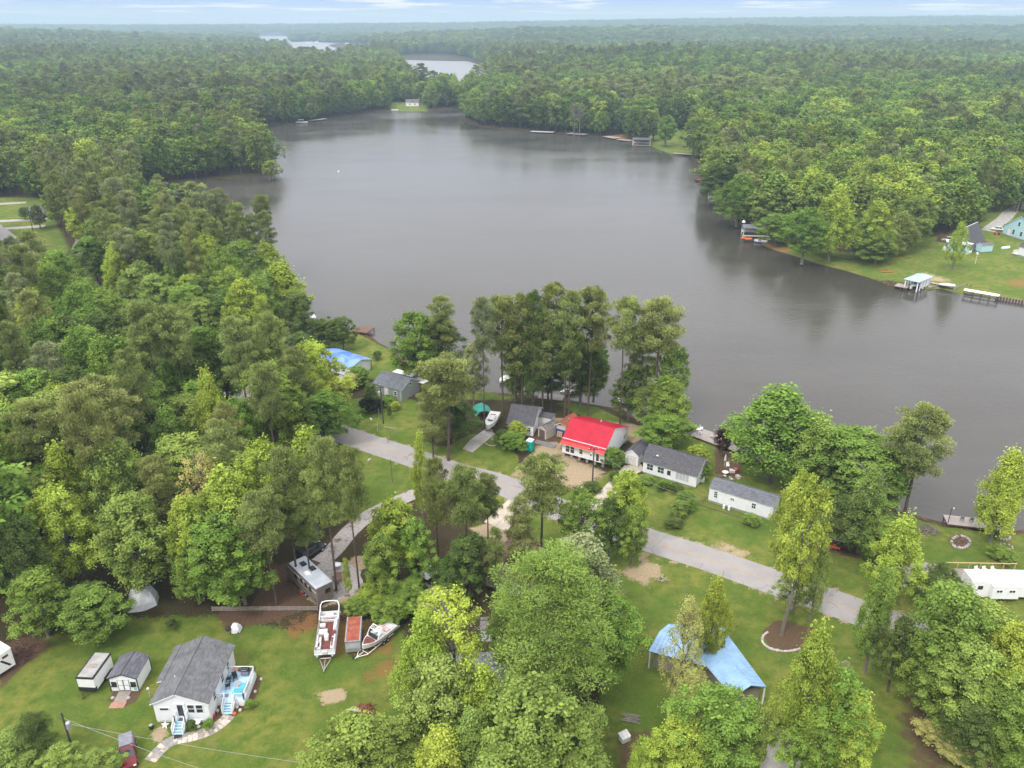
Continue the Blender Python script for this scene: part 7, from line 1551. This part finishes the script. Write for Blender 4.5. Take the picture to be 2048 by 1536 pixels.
# understorey shrubs of the near woods' edge are part of the mass below
def forest(name, label, P_, smin, smax, sources, seed, flat=1.0):
    rg = np.random.default_rng(seed); P_ = np.array(P_); n = len(P_); me = bpy.data.meshes.new(name); me.vertices.add(n)
    z = hill(P_[:, 0], P_[:, 1]); me.vertices.foreach_set('co', np.stack([P_[:, 0], P_[:, 1], z - .1], 1).astype(np.float32).ravel())
    pa = patch(P_[:, 0], P_[:, 1], 70, 1) * .6 + rg.random(n) * .55; pine = pa > np.where(P_[:, 0] < 30, .74, .84)
    nb, np_ = 5, 4; ix = np.where(pine, nb + rg.integers(0, np_, n), rg.integers(0, nb, n))
    a = me.attributes.new('kind_index', 'INT', 'POINT'); a.data.foreach_set('value', ix.astype(np.int32))
    a = me.attributes.new('turn', 'FLOAT', 'POINT'); a.data.foreach_set('value', rg.uniform(0, 6.28, n).astype(np.float32))
    s = rg.uniform(smin, smax, (n, 1)); sc3 = np.concatenate([s * rg.uniform(.9, 1.25, (n, 1)), s * rg.uniform(.9, 1.25, (n, 1)), s * np.where(pine[:, None], 1.08, .86) * rg.uniform(.80, 1.15, (n, 1)) * flat], 1)
    a = me.attributes.new('size', 'FLOAT_VECTOR', 'POINT'); a.data.foreach_set('vector', sc3.astype(np.float32).ravel())
    pal = np.array([TONE[k][0] for k in 'MDBLM']); pp = np.array([TONE[k][0] for k in 'PPG'])
    big = patch(P_[:, 0], P_[:, 1], 160, 3)[:, None]
    col = np.where(pine[:, None], pp[rg.integers(0, 3, n)], pal[rg.choice(5, n, p=[.34, .24, .10, .18, .14])]) * rg.uniform(.68, 1.3, (n, 1)) * (.66 + .34 * big)
    a = me.attributes.new('hue', 'FLOAT_COLOR', 'POINT'); a.data.foreach_set('color', np.concatenate([col, np.ones((n, 1))], 1).astype(np.float32).ravel())
    ng = bpy.data.node_groups.new(name, 'GeometryNodeTree'); ng.interface.new_socket('Geometry', in_out='INPUT', socket_type='NodeSocketGeometry'); ng.interface.new_socket('Geometry', in_out='OUTPUT', socket_type='NodeSocketGeometry')
    gi, go = ng.nodes.new('NodeGroupInput'), ng.nodes.new('NodeGroupOutput'); jn = ng.nodes.new('GeometryNodeJoinGeometry')
    for o in reversed(sources):
        oi = ng.nodes.new('GeometryNodeObjectInfo'); oi.inputs['Object'].default_value = o; oi.inputs['As Instance'].default_value = True; oi.transform_space = 'ORIGINAL'; ng.links.new(oi.outputs['Geometry'], jn.inputs[0])
    def attr(nm, ty):
        q = ng.nodes.new('GeometryNodeInputNamedAttribute'); q.data_type = ty; q.inputs['Name'].default_value = nm; return q.outputs['Attribute']
    cx = ng.nodes.new('ShaderNodeCombineXYZ'); ng.links.new(attr('turn', 'FLOAT'), cx.inputs[2])
    ip = ng.nodes.new('GeometryNodeInstanceOnPoints'); ip.inputs['Pick Instance'].default_value = True
    ng.links.new(gi.outputs[0], ip.inputs['Points']); ng.links.new(jn.outputs[0], ip.inputs['Instance']); ng.links.new(attr('kind_index', 'INT'), ip.inputs['Instance Index']); ng.links.new(cx.outputs[0], ip.inputs['Rotation']); ng.links.new(attr('size', 'FLOAT_VECTOR'), ip.inputs['Scale'])
    st = ng.nodes.new('GeometryNodeStoreNamedAttribute'); st.data_type = 'FLOAT_COLOR'; st.domain = 'INSTANCE'; st.inputs['Name'].default_value = 'far_tint'
    ng.links.new(ip.outputs[0], st.inputs[0]); ng.links.new(attr('hue', 'FLOAT_COLOR'), st.inputs['Value']); ng.links.new(st.outputs[0], go.inputs[0])
    o = link(name, me, None, None, 'stuff'); tag(o, label, 'woods'); md = o.modifiers.new('trees', 'NODES'); md.node_group = ng; return o
src = []
for me in FAR_B + FAR_P:
    u = [o for o in COL.objects if o.type == 'MESH' and o.data == me]
    if u: src.append(u[0])
    else:
        x, y = rest.pop(0); pn = me in FAR_P; src.append(plant((x, y), 18, 9, 'P' if pn else 'M', place_label('P' if pn else 'M', 'far woods', (x, y, 18)), None, None, None, me))
forest('far_woods', 'unbroken green woods stretching back on both sides of the lake', rest, .95, 1.55, src, 3)
forest('horizon_woods', 'hazy woods reaching to the horizon', farP, 2.2, 3.3, src, 4, .42)

# ------------------------------------------------------------------ haze
mh = bpy.data.materials.new('haze_air'); mh.use_nodes = True; th = mh.node_tree; th.nodes.clear(); oh = th.nodes.new('ShaderNodeOutputMaterial'); pv = th.nodes.new('ShaderNodeVolumePrincipled')
pv.inputs['Color'].default_value = (.49, .65, .79, 1); pv.inputs['Density'].default_value = 0.00020; pv.inputs['Anisotropy'].default_value = .2; th.links.new(pv.outputs[0], oh.inputs['Volume'])
try: mh.cycles.homogeneous_volume = True
except Exception: pass
hz = MB().box(-10500, 10500, -600, 10200, -5.0, 138).build('haze', mh, None, 'stuff'); tag(hz, 'thin pale haze hanging over the far woods', 'haze')
